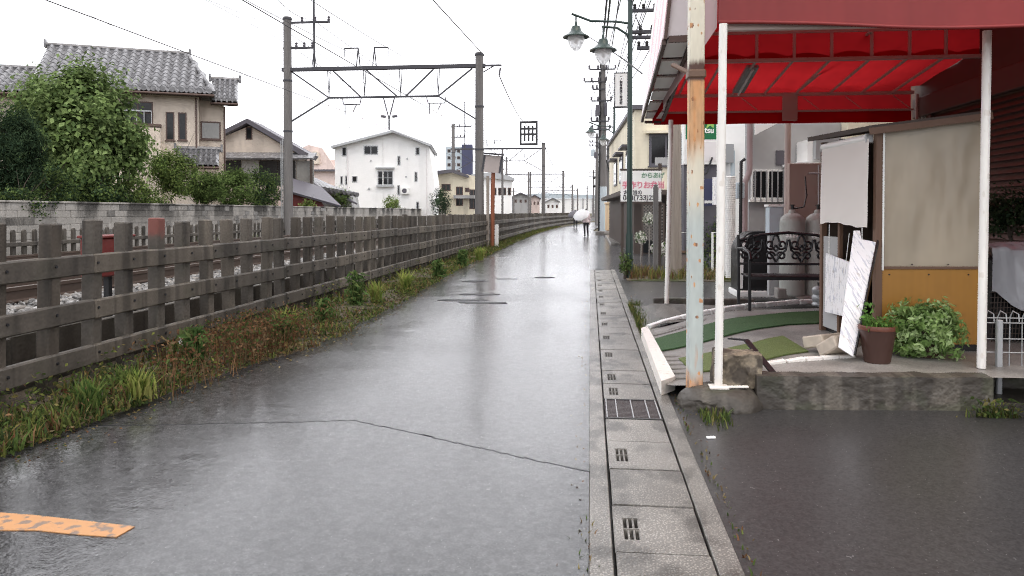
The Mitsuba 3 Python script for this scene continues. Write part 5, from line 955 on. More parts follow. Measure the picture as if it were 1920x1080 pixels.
add(ca, 'rear_roof', MB().grid(cloth(lambda s, t: (XL + (XR - XL) * s, YA + .03 + (YBk - YA) * t, zA + .05 + (zB - zA) * t + .05 * abs(math.sin(s * 7.5 * PI)) ), 61, 12, .06)), 'm_canopy', smooth=True)
bv = cloth(lambda s, t: (XL + (XR - .12 - XL) * s, YBk + .06, zC + (zB + .2 - zC) * t), 40, 6, .015)
add(ca, 'back_valance', MB().grid(bv), 'm_canopy', smooth=True)
add(ca, 'side_valance', MB().grid(cloth(lambda s, t: (XL - .03, YF + (YA - YF) * s, zV + (zT - zV) * t), 30, 8)), 'm_greycloth', smooth=True)
add(ca, 'back_hem', MB().grid(cloth(lambda s, t: (XL + (XR - .12 - XL) * s, YBk + .04, zC - .01 + .19 * t), 30, 3, .01)), 'm_canopy', smooth=True)
pr('m_greycloth', (.36, .24, .24), .6, .3)
add(ca, 'side_valance', MB().grid(cloth(lambda s, t: (XL - .03, YA + (YBk - YA) * s, zC + (zB + .3 - zC) * t), 20, 5)), 'm_canopy', smooth=True)
add(ca, 'front_beam', MB().box(XL, XR, YF - .01, YF + .04, zV - .03, zV + .03, .004), 'm_canopyframe')
add(ca, 'cross_beam', MB().box(XL, XR, YA - .03, YA + .02, zA - .035, zA + .015, .004), 'm_canopyframe')
add(ca, 'back_beam', MB().box(XL, XR - .1, YBk - .02, YBk + .03, zB - .03, zB + .02, .004), 'm_canopyframe'); add(ca, 'back_beam', MB().box(XL, XR - .1, YBk - .01, YBk + .03, zC + .16, zC + .19, .003), 'm_canopyframe')
zh = float(onY(1600, 57, YA)[2]); add(ca, 'cross_beam', MB().box(XL, XR, YA - .03, YA + .01, zh - .02, zh + .02, .003), 'm_canopyframe')
for px in (1418.6, 1489, 1559, 1634, 1705, 1773):
    x = float(onY(px, 80, YA)[0]); add(ca, 'upright', MB().box(x - .018, x + .018, YA - .028, YA + .008, zA + .016, zh - .021, .003), 'm_canopyframe')
    add(ca, 'rib', MB().bar((x, YA + .02, zA - .005), (x, YBk - .03, zB + .0), .03, .03, ch=.003), 'm_canopyframe')
for px in (1355, 1301): x = float(onY(px, 120, YA)[0]); add(ca, 'rib', MB().bar((x, YA + .02, zA - .005), (x, YBk - .03, zB), .03, .03, ch=.003), 'm_canopyframe')
a, b = onY(1634, 58, YA - .06), onY(1500, 168, YBk - .25); add(ca, 'diagonal_brace', MB().bar(a, b, .03, .03, ch=.003), 'm_canopyframe')
for px in (1490, 1720): x = float(onY(px, 200, YBk)[0]); add(ca, 'upright', MB().box(x - .02, x + .02, YBk - .012, YBk + .025, zC + .02, zB - .031, .003), 'm_canopyframe')
for px in (1405, 1520, 1600, 1690): x = float(onY(px, 200, YBk)[0]); add(ca, 'tie_rod', MB().bar((x - .12, YBk - .0, zB - .05), (x + .12, YBk - .0, zC + .2), .01, .01), 'm_canopyframe')
def post(px0, py0, px1, py1, zbase, r, label, mat='m_post', top=None, foot=True, group=None):
    p = onz(px1, py1, zbase); q = onY(px0, py0, p[1]); q[2] = top or q[2]; k = thing('canopy_post', label, 'post', group)
    add(k, 'tube', MB().tube([p, q], r, 16), mat, smooth=40)
    if foot: add(k, 'foot', MB().box(p[0] - r * 2.3, p[0] + r * 2.3, p[1] - r * 2, p[1] + r * 2, zbase - .005, zbase + .012, .003), mat)
    return k, p
k, p = post(1356, 45, 1347, 726, .16, .031, 'white steel canopy post nearest the road, beside the rusty pole')
add(k, 'foot_arm', MB().bar((p[0], p[1] - .03, .168), (p[0] + .22, p[1] - .01, .172), .04, .014, ch=.003), 'm_post')
post(1851, 58, 1840, 690, .255, .033, 'white steel canopy post standing at the right end of the step', foot=False)
post(1258, 225, 1250, 572, .13, .034, 'thin white canopy post at the back by the roadside mound')
post(1478, 190, 1474, 540, .25, .05, 'pinkish canopy post behind the gas cylinders', mat='m_canopyframe', foot=False)
x = float(onY(1482, 200, YBk)[0]); add(ca, 'post_head', MB().box(x - .13, x + .1, YBk - .04, YBk - .022, zC + .02, zB + .02, .004), 'm_canopyframe')
x = float(onY(1731, 200, YBk)[0]); add(ca, 'end_strip', MB().box(x - .03, x + .03, YBk - .03, YBk - .013, zC + .0, zB - .04, .003), 'm_whitepaint')
lf = thing('strip_light', 'grey strip light fitting hung askew under the red canopy', 'lamp')
a, b = onY(1384, 172, 11.2), onY(1412, 124, 10.6); add(lf, 'body', MB().bar(a, b, .17, .06, ch=.01), 'm_greywall'); add(lf, 'cord', MB().tube([b + [0, 0, .02], b + [.02, .1, .3], b + [.1, .2, .42]], .008, 6), 'm_black')
add(lf, 'tube', MB().bar(a + [0, 0, -.05], b + [0, 0, -.05], .03, .03, ch=.008), 'm_whitepaint')
# rusty signpost
p = onz(1302, 738, .08); rp = thing('rusty_pole', 'square steel pole with peeling cream and pale blue paint and heavy rust', 'pole')
add(rp, 'shaft', MB().box(p[0] - .057, p[0] + .057, p[1] - .05, p[1] + .064, -.05, 4.9, .008, rz=3).m().subdivide_to_size(.4), 'm_rust')
add(rp, 'clamp', MB().box(p[0] - .068, p[0] + .068, p[1] - .061, p[1] + .075, 2.535, 2.6, .01, rz=3), 'm_brown')
add(rp, 'bracket_arm', MB().tube([(p[0] - .03, p[1] + .04, 2.58), tuple(onY(1262, 122, 6.25))], .02, 8), 'm_brown')
# big roadside sign box
sg = thing('sign_box', 'large weathered pink and white roadside sign box above the canopy edge', 'sign')
nl, nr, fl, fr2 = onY(1247, 81, 7.0), onY(1299, 79, 7.0), onY(1205, 229, 12.0), onY(1243, 229, 12.0); H = np.array([.24, 0, 2.3])
add(sg, 'face', MB().poly([nl + [-.012, 0, .045], fl + [-.012, 0, .045], fl + H, nl + H], .02), 'm_signface')
add(sg, 'bottom_edge', MB().bar(nl + [-.01, 0, .01], fl + [-.01, 0, .02], .035, .05), 'm_frameb'); add(sg, 'bottom_edge', MB().bar(nr + [0, 0, .03], fr2 + [0, 0, .03], .04, .05), 'm_frameb')
add(sg, 'end_cap', MB().poly([nl + [.02, 0, .05], nr + [-.02, 0, .05], nr + [.1, 0, 2.3], nl + H + [.02, 0, 0]], .02), 'm_greywhite'); pr('m_greywhite', (.68, .65, .65), .5, .4)
add(sg, 'corner_trim', MB().bar(nl + [.0, -.02, .03], nl + H + [.0, -.02, 0], .03, .04), 'm_frameb'); add(sg, 'end_trim', MB().bar(nl + [.03, -.015, .03], nr + [-.03, -.015, .03], .03, .06), 'm_frameb'); add(sg, 'far_trim', MB().bar(fl, fl + H, .03, .03), 'm_frameb'); add(sg, 'end_trim', MB().bar(fl + [.03, -.0, .0], fr2 + [-.03, -.0, .0], .03, .04), 'm_frameb')
add(sg, 'back_face', MB().poly([nr + [0, 0, .06], fr2 + [0, 0, .06], fr2 + [.12, 0, 2.3], nr + [.12, 0, 2.3]], .02), 'm_greywhite')
for i in range(1, 6):
    t = i / 6; a, b = nl + (fl - nl) * t, nr + (fr2 - nr) * t; add(sg, 'underside_bar', MB().bar(a + [.03, 0, .03], b + [-.03, 0, .03], .025, .012), 'm_canopyframe')
for i in range(6):
    t0_, t1_ = i / 6 + .012, (i + 1) / 6 - .012; add(sg, 'underside_panel', MB().poly([nl + (fl - nl) * t0_ + [.03, 0, .05], nr + (fr2 - nr) * t0_ + [-.03, 0, .05], nr + (fr2 - nr) * t1_ + [-.03, 0, .05], nl + (fl - nl) * t1_ + [.03, 0, .05]], .012), 'm_whitepaint')

# ================================================================== SHOP BUILDING ON THE RIGHT
sh = thing('shop_building', 'dark brown shop wall with a slatted shutter under the right end of the canopy', 'building')
add(sh, 'wall', MB().box(5.06, 8.5, 4.6, 13.2, -.1, 5.2), 'm_brown')
add(sh, 'header_beam', MB().box(4.96, 5.055, 6.2, 12.2, 2.95, 3.25, .01), 'm_frameb'); add(sh, 'upper_boards', MB().box(5.0, 5.055, 6.2, 12.2, 3.253, 4.3), 'm_shutter')
for i in range(24):
    z = 1.0 + .08 * i; add(sh, 'shutter_slat', MB().raw([[5.03, 6.4, z], [4.985, 6.4, z + .012], [5.03, 6.4, z + .079], [5.03, 11.6, z], [4.985, 11.6, z + .012], [5.03, 11.6, z + .079]], [[0, 1, 4], [0, 4, 3], [1, 2, 5], [1, 5, 4], [0, 2, 1], [3, 4, 5]]), 'm_shutter')
add(sh, 'shutter_guide', MB().box(4.97, 5.05, 11.603, 11.7, .1, 2.94, .006).box(4.97, 5.05, 6.3, 6.397, .1, 2.94, .006), 'm_frameb'); add(sh, 'ledge', MB().box(4.9, 5.055, 6.3, 11.7, .86, .97, .008), 'm_darkwood')
p = onY(1905, 395, 8.6); shr = shrub(1898, 398, 8.7, 62, 44, 'dark leafy potted shrub before the slatted shutter', 201, DK + [(.03, .06, .025)], 2600, .05)
tp = thing('grey_tarpaulin', 'crumpled grey plastic sheet draped over goods behind the wire fence', 'tarpaulin'); tx0, tx1 = float(onY(1857, 480, 7.6)[0]), 4.85
a = np.linspace(0, 1, 40); b = np.linspace(0, 1, 26)
def tarp(s, t):
    x = tx0 + (tx1 - tx0) * s; q = t * 1.25; y = 8.3 - min(q, .8) * .85; z = 1.18 - max(0, q - .8) * (.95 + .5 * math.sin(s * 5) ** 2)
    n_ = float(meshkit.fbm(np.array([s * 4 + t * 1.5, t * 2.5 - s * 2, 1.0]), 4)); return (x, y - .12 * n_, z + .16 * (n_ - .5))
add(tp, 'sheet', MB().grid(np.array([[tarp(s, t) for t in b] for s in a])), 'm_tarp', smooth=True)
add(tp, 'goods', MB().box(tx0 + .08, 4.8, 7.7, 8.3, .1, 1.05, .02), 'm_black'); add(tp, 'tail', MB().grid(np.array([[(tx0 + .32 + .6 * s + .04 * math.sin(t * 9), 7.52 - .1 * t + .05 * math.sin(s * 14), .9 - .7 * t) for t in b] for s in a])), 'm_tarp', smooth=True)
gp_ = thing('mesh_netting', 'dark netting hanging under the grey plastic sheet', 'net'); nm = MB()
for i in range(16): nm.bar((tx0 + .02 + i * .03, 7.6, .25), (tx0 + .06 + i * .03, 7.6, .98), .006, .006)
for i in range(14): nm.bar((tx0, 7.595, .28 + i * .05), (tx0 + .5, 7.595, .3 + i * .05), .006, .006)
add(gp_, 'mesh', nm, 'm_darkwood')
wf = thing('wire_fence', 'low grey wire mesh fence panel with looped top at the right edge', 'fence'); c = onz(1872, 740, .02); x0, y0 = c[0], c[1]
add(wf, 'post', MB().box(x0 - .022, x0 + .022, y0 - .02, y0 + .02, -.05, .63, .006), 'm_galv')
zb_, zt_ = .2, .6
for z in (.2, .24, .36, .47, .6, .64):
    add(wf, 'horizontal_wire', MB().tube([(x0 - .1, y0 + .03, z), (x0 + 1.4, y0 + .03, z)], .005, 6), 'm_galv')
for i in range(16):
    x = x0 - .09 + i * .095; add(wf, 'looped_wire', MB().tube([(x, y0 + .04, .19), (x, y0 + .04, .64), (x + .012, y0 + .02, .7), (x + .03, y0 - .03, .68), (x + .03, y0 - .04, .62)], .005, 6), 'm_galv')
stp = thing('timber_step', 'low step of dark wet planks in the lower right corner', 'step')
for i in range(3): add(stp, 'plank', MB().box(3.3 + i * .02, 5.0, 5.75 - i * .2, 5.93 - i * .2, .02 - .0 * i, .075 - i * .02, .008), 'm_darkwood')
g = R(203); n = 120; P = np.stack([2.95 + g.normal(0, .09, n), 5.8 + np.abs(g.normal(0, .03, n)) - .06, np.full(n, .0)], 1); w = join(blades(P, g.uniform(.04, .13, n), .7, .01, mixcol(GREEN + YG, n), g), leaves(P + np.stack([g.normal(0, .05, n), -np.abs(g.normal(0, .03, n)), g.uniform(.02, .14, n)], 1), g.normal(size=(n, 3)) + [0, 0, 1], .04, mixcol(GREEN + YG, n), g))
one('weed_plant', vmesh(w), 'm_leaf', 'small green weed at the foot of the step wall under the right canopy post', 'weed', color=w[2])

# ================================================================== BUILDINGS BEHIND THE PATIO
gw = thing('grey_building', 'grey rendered building with a small barred window behind the gas cylinders', 'building'); f20 = Fr(onY(1404, 400, 14.6)[:2], 6)
def R4(fr, par, nm, px, v0, v1, mat, **kw):
    s0, s1, z0, z1 = rect(fr, *px, v0); return add(par, nm, MB(fr).box(s0, s1, v0, v1, z0, z1, kw.pop('ch', 0)), mat, **kw)
R4(f20, gw, 'wall', (1404, 150, 1800, 560), 0, .25, 'm_greywall')
window(f20, gw, (1408, 318, 1471, 374), -.01, frame='m_whitepaint', pane='m_pane', nx=2, grille=6, w=.035)
R4(f20, gw, 'box_recess', (1455, 282, 1471, 310), -.02, -.004, 'm_slate')
e0, e1, e2 = f20.hit(1416, 253, -.5), f20.hit(1462, 229, -.5), f20.hit(1416, 229, -.5)
add(gw, 'white_soffit', MB(f20).prism(Polygon([e0, e1, (e1[0], e1[1] + .5), (e2[0], e2[1] + .5)]), 'y', -.5, -.46), 'm_whitepaint')
R4(f20, gw, 'duct', (1514, 262, 1538, 304), -.55, -.03, 'm_whitepaint'); R4(f20, gw, 'hood', (1496, 304, 1570, 309), -.8, -.03, 'm_whitepaint'); R4(f20, gw, 'corrugated_awning', (1530, 260, 1585, 298), -.7, -.56, 'm_galv')
R4(f20, gw, 'upper_white_panel', (1590, 226, 1700, 262), -.3, -.02, 'm_cream')
bp = thing('brown_cabinet', 'plain pinkish brown panel standing behind the gas cylinders', 'cabinet'); c0, c1 = onY(1480, 306, 12.5), onY(1570, 560, 12.5)
add(bp, 'panel', MB().box(c0[0], c1[0] + .4, 12.5, 12.8, .15, c0[2], .01), 'm_cylbrown'); pr('m_cylbrown', (.3, .22, .19), .55, .35)
add(bp, 'gas_manifold', MB().tube([tuple(onY(1517, 325, 12.4)), tuple(onY(1580, 325, 12.4))], .014, 8).tube([tuple(onY(1535, 310, 12.42)), tuple(onY(1535, 390, 12.42))], .012, 8), 'm_galv')
wb = thing('white_building', 'white walled building beside the downpipe, behind the near white canopy post', 'building'); f21 = Fr(onY(1345, 400, 17.0)[:2], 6)
R4(f21, wb, 'wall', (1352, 120, 1404, 540), 0, .35, 'm_white'); R4(f21, wb, 'galv_box', (1356, 270, 1376, 305), -.25, -.02, 'm_galv')  # white wall, with a galvanised box standing out from it
s0, s1, z0, z1 = rect(f21, 1362, 268, 1376, 272, -.3)
R4(f21, wb, 'slim_tube_lamp', (1372, 282, 1378, 335), -.2, -.1, 'm_bluegrey')
p0, p1 = onY(1406, 228, 14.35), onY(1396, 470, 14.35)
add(wb, 'downpipe', MB().tube([(p0[0], 14.35, p0[2] + .4), (p0[0], 14.35, 2.3), (p0[0] - .02, 14.35, 2.2), (p1[0], 14.35, 2.05), (p1[0], 14.35, .1)], .055, 10), 'm_pinkpipe', smooth=50); pr('m_pinkpipe', (.3, .22, .22), .45, .4)
q0 = onY(1400, 303, 14.1); add(wb, 'black_pipe', MB().tube([(p1[0] - .05, 14.1, q0[2] + .05), (p1[0] - .12, 14.1, q0[2]), (p1[0] - .13, 14.1, .2)], .03, 8), 'm_black', smooth=50)
add(wb, 'meter', MB().box(p1[0] - .2, p1[0] - .05, 14.12, 14.26, 1.75, 2.05, .015), 'm_bluegrey')
hs = thing('ribbed_duct_hose', 'white ribbed hose hanging right behind the near white canopy post', 'hose'); c = onY(1370, 400, 13.8); pf_ = []
for i in range(56): z = 2.15 - i * .033; pf_ += [(.075, z), (.095, z - .012)]
add(hs, 'hose', MB().lathe((c[0], 13.8, 0), pf_[::-1], 14), 'm_whitepaint', smooth=30)
gsn = thing('shop_sign', 'white projecting shop sign with a green panel lettered tsu', 'sign'); f22 = Fr(onY(1280, 300, 19.5)[:2], 6)
R4(f22, gsn, 'board', (1282, 222, 1347, 308), 0, .25, 'm_whitepaint'); R4(f22, gsn, 'green_panel', (1286, 226, 1343, 261), -.012, -.001, 'm_green'); R4(f22, gsn, 'lower_panel', (1286, 266, 1343, 303), -.01, -.001, 'm_greywhite')
s, z = f22.hit(1321, 249, -.013); add(gsn, 'lettering', put_text('tsu', .17, .004, f22, s, -.013, z, bold=2), 'm_whitepaint')
s, z = f22.hit(1324, 242, -.013); add(gsn, 'leaf_mark', MB(f22).prism(Polygon([(s, z), (s + .04, z + .2), (s + .14, z + .3), (s + .2, z + .2), (s + .19, z + .02), (s + .1, z + .09)]), 'y', -.02, -.013), 'm_limegreen'); pr('m_limegreen', (.28, .5, .12), .5, .4)
add(gsn, 'bracket', MB(f22).tube([(.2, -.03, 2.3), (.6, -.06, 2.5), (.75, -.03, 2.9)], .025, 6), 'm_iron')
wsg = thing('notice_board', 'small white upright notice board with handwriting beside the blue poster', 'sign'); R4(f22, wsg, 'board', (1336, 332, 1350, 384), -.3, -.27, 'm_paper')
bps = thing('blue_poster', 'dark blue poster panel seen between the rusty pole and the white post', 'poster'); R4(f22, bps, 'panel', (1320, 335, 1336, 386), -.1, -.06, 'm_navy'); R4(f22, bps, 'caption', (1321, 376, 1335, 381), -.112, -.101, 'm_whitepaint')
R4(f22, wb, 'ground_floor_wall', (1282, 309, 1352, 470), .1, .4, 'm_slate')
# cream building
cb = thing('cream_building', 'cream two storey shop building with dark upper windows behind the lunch sign', 'building'); f23 = Fr(onY(1190, 300, 27)[:2], 2)
s0, s1, z0, z1 = rect(f23, 1190, 205, 1390, 365); ztop = z1; zfl = f23.hit(1200, 360)[1]
add(cb, 'upper_wall', MB(f23).box(0, 5.5, 0, 15, zfl, ztop), 'm_cream'); add(cb, 'lower_wall', MB(f23).box(0.0, 5.5, .15, 15, -.05, zfl - .003), 'm_darkwood'); add(cb, 'parapet_cap', MB(f23).box(-.12, 5.6, -.12, 15.1, ztop + .003, ztop + .16, .01), 'm_slate')
add(cb, 'eave', MB(f23).box(-.5, 5.6, -.7, -.004, zfl - .12, zfl + .06, .01).box(-.5, -.004, 0, 14, zfl - .12, zfl + .06, .01), 'm_darkwood')
window(f23, cb, (1217, 251, 1312, 311), -.01, nx=3, frame='m_slate', w=.09); R4(f23, cb, 'window_hood', (1212, 244, 1316, 249), -.3, -.01, 'm_cream'); R4(f23, cb, 'blind', (1228, 295, 1252, 310), -.05, -.032, 'm_greywall')
for i in range(3):
    a = 1.5 + i * 3.6; k = add(cb, 'side_window', MB(f23).box(-.05, -.004, a, a + 1.8, zfl + .55, zfl + 1.7), 'm_slate'); add(k, 'pane', MB(f23).box(-.06, -.051, a + .08, a + 1.72, zfl + .63, zfl + 1.62), 'm_pane'); add(k, 'hood', MB(f23).box(-.35, -.004, a - .1, a + 1.9, zfl + 1.75, zfl + 1.83), 'm_slate')
for i in range(6): s = .3 + i * .85; add(cb, 'door_panel', MB(f23).box(s, s + .78, .1, .147, .05, zfl - .3), 'm_brown' if i % 2 else 'm_pane')
lt = thing('lattice_panel', 'brown diagonal lattice panel below the lunch sign', 'lattice'); lm = MB(f23); s0, s1, z0, z1 = rect(f23, 1206, 384, 1243, 452, -1.0)
fr_poly = sbox(s0, z0, s1, z1); st_ = []
from shapely.geometry import LineString
for k_ in np.arange(-3, 3, .11):
    for sg_ in (1, -1):
        L = LineString([(s0 + k_, z0 if sg_ > 0 else z1), (s0 + k_ + (z1 - z0), z1 if sg_ > 0 else z0)]).buffer(.013, cap_style=2).intersection(fr_poly)
        if not L.is_empty and L.area > 1e-4: lm.prism(L, 'y', -1.0 if sg_ > 0 else -.985, -.986 if sg_ > 0 else -.97)
add(lt, 'slats', lm, 'm_sleeper', kind='stuff'); add(lt, 'frame', MB(f23).box(s0 - .05, s0, -1.01, -.96, -.0, z1 + .05).box(s1, s1 + .05, -1.01, -.96, -.0, z1 + .05).box(s0, s1, -1.01, -.96, z1, z1 + .05), 'm_darkwood')
# flowers and planters near it
def flowers(px, py, Y, r, label, seed):
    c = onY(px, py, Y); g = R(seed); n = 260; d = g.normal(size=(n, 3)); d /= np.linalg.norm(d, axis=1, keepdims=True); k = thing('white_flowers', label, 'plant')
    Q = c + d * r * g.uniform(.5, 1, (n, 1)); w = leaves(Q, d + g.normal(size=(n, 3)) * .4, .07, np.where(g.uniform(size=(n, 1)) < .6, np.array([[.75, .73, .68]]), np.array([[.07, .12, .04]])) * g.uniform(.7, 1.1, (n, 1)), g, aspect=.8)
    add(k, 'blossom', vmesh(w), 'm_leaf', color=w[2], kind='stuff'); add(k, 'stem', MB().tube([(c[0], c[1], .0), (c[0] + .02, c[1], c[2] * .5), tuple(c)], .02, 6), 'm_sleeper')
flowers(1217, 411, 25.5, .22, 'cluster of white flowers before the lattice panel', 301); flowers(1201, 446, 23.5, .22, 'low white flowers at the left foot of the lattice panel', 302); flowers(1236, 466, 21.5, .26, 'low white flowers behind the plain white post', 303)
# lunch sign
ls = thing('lunch_sign', 'white lunch box shop sign with red and black handwritten characters', 'sign'); f24 = Fr(onY(1164, 350, 20.5)[:2], 3)
s0, s1, z0, z1 = rect(f24, 1164, 320, 1240, 378); add(ls, 'board', MB(f24).box(s0, s1, 0, .06, z0, z1, .006), 'm_whitepaint')
add(ls, 'frame', MB(f24).box(s0 - .03, s1 + .03, -.005, .07, z1 + .002, z1 + .05).box(s0 - .03, s1 + .03, -.005, .07, z0 - .05, z0 - .002), 'm_darkwood'); add(ls, 'post', MB(f24).box(s0 + .02, s0 + .09, .075, .14, 0, z1), 'm_darkwood'); add(ls, 'post', MB(f24).box(s1 - .07, s1 + .02, .075, .14, 0, z1 + .2), 'm_darkwood')
for txt, x, y, size, mat, gap in [('からあげ', 1202, 333, .165, 'm_inkgreen', .95), ('手作りお弁当', 1166, 352, .205, 'm_inkred', .93), ('お', 1169, 364, .13, 'm_ink', 1), ('当の', 1186, 364, .13, 'm_ink', 1), ('048(733)25', 1168, 375, .17, 'm_ink', 1.02)]:
    s, z = f24.hit(x, y, -.003); add(ls, 'lettering', put_text(txt, size, .005, f24, s, -.001, z, gap=gap, bold=1.0), mat)
# posts near the weeds
p = onz(1266, 520, 0); up = thing('wooden_pole', 'weathered grey wooden utility pole behind the rusty pole', 'pole'); add(up, 'shaft', MB().tube([(p[0], p[1], -.1), (p[0] - .03, p[1], 4), (p[0] - .05, p[1], 8.5)], [.15, .135, .115], 14), 'm_woodpole', smooth=50)
for y, a_ in ((22, 1.0), (62, 1.1), (72, 1.1), (92, .9)):
    z = float(onY(1230, y, p[1])[2]); add(up, 'cross_arm', MB().box(p[0] - a_, p[0] + a_, p[1] - .17, p[1] - .1, z - .04, z + .04, .008), 'm_steelbeam')
    for sx in (-.95, -.75, -.5): add(up, 'insulator', MB().lathe((p[0] + sx * a_, p[1] - .135, z + .042), [(.0, 0), (.03, 0), (.045, .03), (.03, .05), (.045, .08), (.03, .11), (0, .12)], 10), 'm_iron')
p = onz(1229, 514, 0); wp = thing('white_marker_post', 'plain pale square post standing in the roadside weeds', 'post'); zt = float(onY(1229, 350, p[1])[2]); add(wp, 'post', MB().box(p[0] - .06, p[0] + .06, p[1] - .06, p[1] + .06, -.1, zt, .015), 'm_pole'); add(wp, 'cap', MB().box(p[0] - .045, p[0] + .045, p[1] - .045, p[1] + .045, zt + .002, zt + .05, .015), 'm_pole')
for i, (px, lb) in enumerate([(1292, 'pale steel barrier frame left of the rusty pole'), (1355, 'pale steel barrier frame behind the near white canopy post')]):
    c = onY(px, 460, 18.9); bf = thing('barrier_frame', lb, 'barrier'); add(bf, 'frame', MB().tube([(c[0] - .25, 18.9, 0), (c[0] - .25, 18.9, 1.0), (c[0] + .22, 18.9, 1.0), (c[0] + .22, 18.9, 0)], .03, 8), 'm_whitepaint')
shrub(1340, 470, 19.6, 45, 62, 'tall straggly bush behind the two white posts', 211, LT + DK, 1500, .08)
shrub(1172, 495, 17.0, 12, 20, 'small dark weed clump at the foot of the street lamp', 212, MID, 400, .06)

# ================================================================== STREET LAMPS, POLES
def lamp_head(k, x, y, z, s=1.0):
    """Shade hanging from z, with a frosted glass drop below."""
    add(k, 'shade', MB().lathe((x, y, z), [(0, 0), (.03, 0), (.035, -.07), (.1, -.1), (.125, -.2), (.2, -.27), (.3, -.325), (.305, -.345), (.28, -.335), (.1, -.25), (0, -.2)], 24), 'm_darkgreen', smooth=40)
    add(k, 'glass_globe', MB().lathe((x, y, z), [(.19, -.33), (.195, -.38), (.17, -.48), (.12, -.58), (.06, -.64), (0, -.66)], 20), 'm_globe', smooth=True)
    add(k, 'bulb', MB().lathe((x, y, z), [(0, -.25), (.05, -.3), (.06, -.4), (.03, -.48), (0, -.5)], 10), 'm_insul', smooth=True)
def street_lamp(px, py, label, ztop, l1, l2):
    b = onz(px, py, 0); k = thing('street_lamp', label, 'street lamp', None); x, y = b[0], b[1]
    add(k, 'pole', MB().tube([(x, y, -.05), (x, y, 1.0), (x, y, 1.03), (x, y, ztop)], [.085, .08, .062, .055], 16), 'm_darkgreen', smooth=50); add(k, 'finial', MB().lathe((x, y, ztop), [(.055, -.02), (.075, 0), (.07, .05), (.03, .09), (0, .1)], 14), 'm_darkgreen', smooth=True)
    for i, (lx, ly) in enumerate((l1, l2)):
        h = onY(lx, ly, y + (.25 if i == 0 else -.25)); 
        if i == 0: pts = [(x, y, h[2] - .12), (x - .3, y + .04, h[2] - .06), (h[0] + .35, h[1] - .08, h[2] + .0), (h[0], h[1], h[2] + .16), (h[0] - .1, h[1], h[2] + .2)]
        else: pts = [(x, y, h[2] - .1), (x - .08, y - .05, h[2] + .06), (x - .3, y - .15, h[2] + .18), (h[0] - .03, h[1], h[2] + .19)]
        add(k, 'arm', MB().tube(pts, .028, 8), 'm_darkgreen', smooth=60); add(k, 'hanger', MB().tube([(h[0], h[1], h[2] + .18), (h[0], h[1], h[2] - .01)], .02, 8), 'm_darkgreen'); lamp_head(k, h[0], h[1], h[2])
    return k, b
k, b = street_lamp(1180, 522, 'dark green street lamp with two hanging bell shades, nearest the camera', 6.28, (1080, 42), (1131, 66))
street_lamp(1151, 452, 'far green street lamp with two small bell shades by the concrete pole', 6.9, (1108, 236), (1131, 250))
bs = thing('street_banner', 'narrow white vertical street name sign fixed to the near street lamp', 'sign'); y = b[1]; f25 = Fr((b[0] - .35, y - .01), 0); c0, c1 = onY(1153, 200, y), onY(1176, 138, y)
add(bs, 'board', MB().box(c0[0], c1[0], y - .02, y + .02, c0[2], c1[2], .012), 'm_whitepaint'); add(bs, 'bracket', MB().box(c0[0] - .02, b[0], y - .012, y + .012, c1[2] + .003, c1[2] + .03), 'm_iron'); add(bs, 'bracket', MB().box(c0[0] - .02, b[0], y - .012, y + .012, c0[2] - .03, c0[2] - .003), 'm_iron'); add(bs, 'edge', MB().box(c0[0] - .02, c0[0] - .003, y - .022, y + .022, c0[2], c1[2]), 'm_iron'); add(bs, 'edge', MB().box(c1[0] + .003, c1[0] + .018, y - .022, y + .022, c0[2], c1[2]), 'm_iron')
tsz = (c1[2] - c0[2] - .06) / 10.2
add(bs, 'lettering', put_text('一ノ割有楽通り商店街', tsz * .98, .004, Fr((0, y - .021), 0), (c0[0] + c1[0]) / 2 - tsz * .5, 0, c1[2] - .03 - tsz * .85, vertical=True, gap=1.02, bold=1.5), 'm_ink')
cp = thing('concrete_utility_pole', 'tall concrete utility pole crowded with arms, boxes and cables', 'pole'); cx, cy = float(onz(1133, 437, 0)[0]), 50.0; cx = float(onY(1131, 300, cy)[0])
add(cp, 'shaft', MB().tube([(cx, cy, -.1), (cx, cy, 3.2)], [.27, .25], 16), 'm_bluegrey', smooth=50); add(cp, 'shaft', MB().tube([(cx, cy, 3.203), (cx - .03, cy, 11.8)], [.24, .17], 16), 'm_pole', smooth=50)
for y_, a0, a1 in ((131, -26, 22), (154, -35, 5), (168, -20, 4), (190, -22, 14), (228, -22, 10), (243, -20, 12)):
    z = float(onY(1128, y_, cy)[2]); add(cp, 'cross_arm', MB().box(cx + a0 * .0357, cx + a1 * .0357, cy - .24, cy - .16, z - .045, z + .045), 'm_steelbeam')
    for i in range(4):
        s = a0 + (a1 - a0) * i / 3; 
        if abs(s) > 4: add(cp, 'insulator', MB().lathe((cx + s * .0357, cy - .2, z + .05), [(0, 0), (.06, 0), (.08, .06), (.05, .1), (.08, .16), (.05, .22), (0, .25)], 8), 'm_slate')
for px, py, w, h in ((1121, 207, .28, .7), (1117, 291, .22, .4), (1136, 205, .2, .9), (1118, 213, .15, .4)):
    c = onY(px, py, cy - .3); add(cp, 'equipment_box', MB().box(c[0] - w / 2, c[0] + w / 2, c[1] - .15, c[1] + .12, c[2] - h / 2, c[2] + h / 2, .03), 'm_slate')
for px, py in ((1114, 333), (1114, 349)): c = onY(px, py, cy - .1); add(cp, 'hanging_sensor', MB().lathe(tuple(c), [(0, .12), (.09, .05), (.12, 0), (.05, -.08), (0, -.12)], 8), 'm_black')
add(cp, 'riser_cable', MB().tube([(cx - .28, cy - .1, 0), (cx - .27, cy - .1, 6), (cx - .25, cy - .1, 10.8)], .06, 8), 'm_black')
add(cp, 'base_guard', MB().box(cx - .5, cx + .5, cy - .5, cy + .5, -.05, .25, .05), 'm_pole')
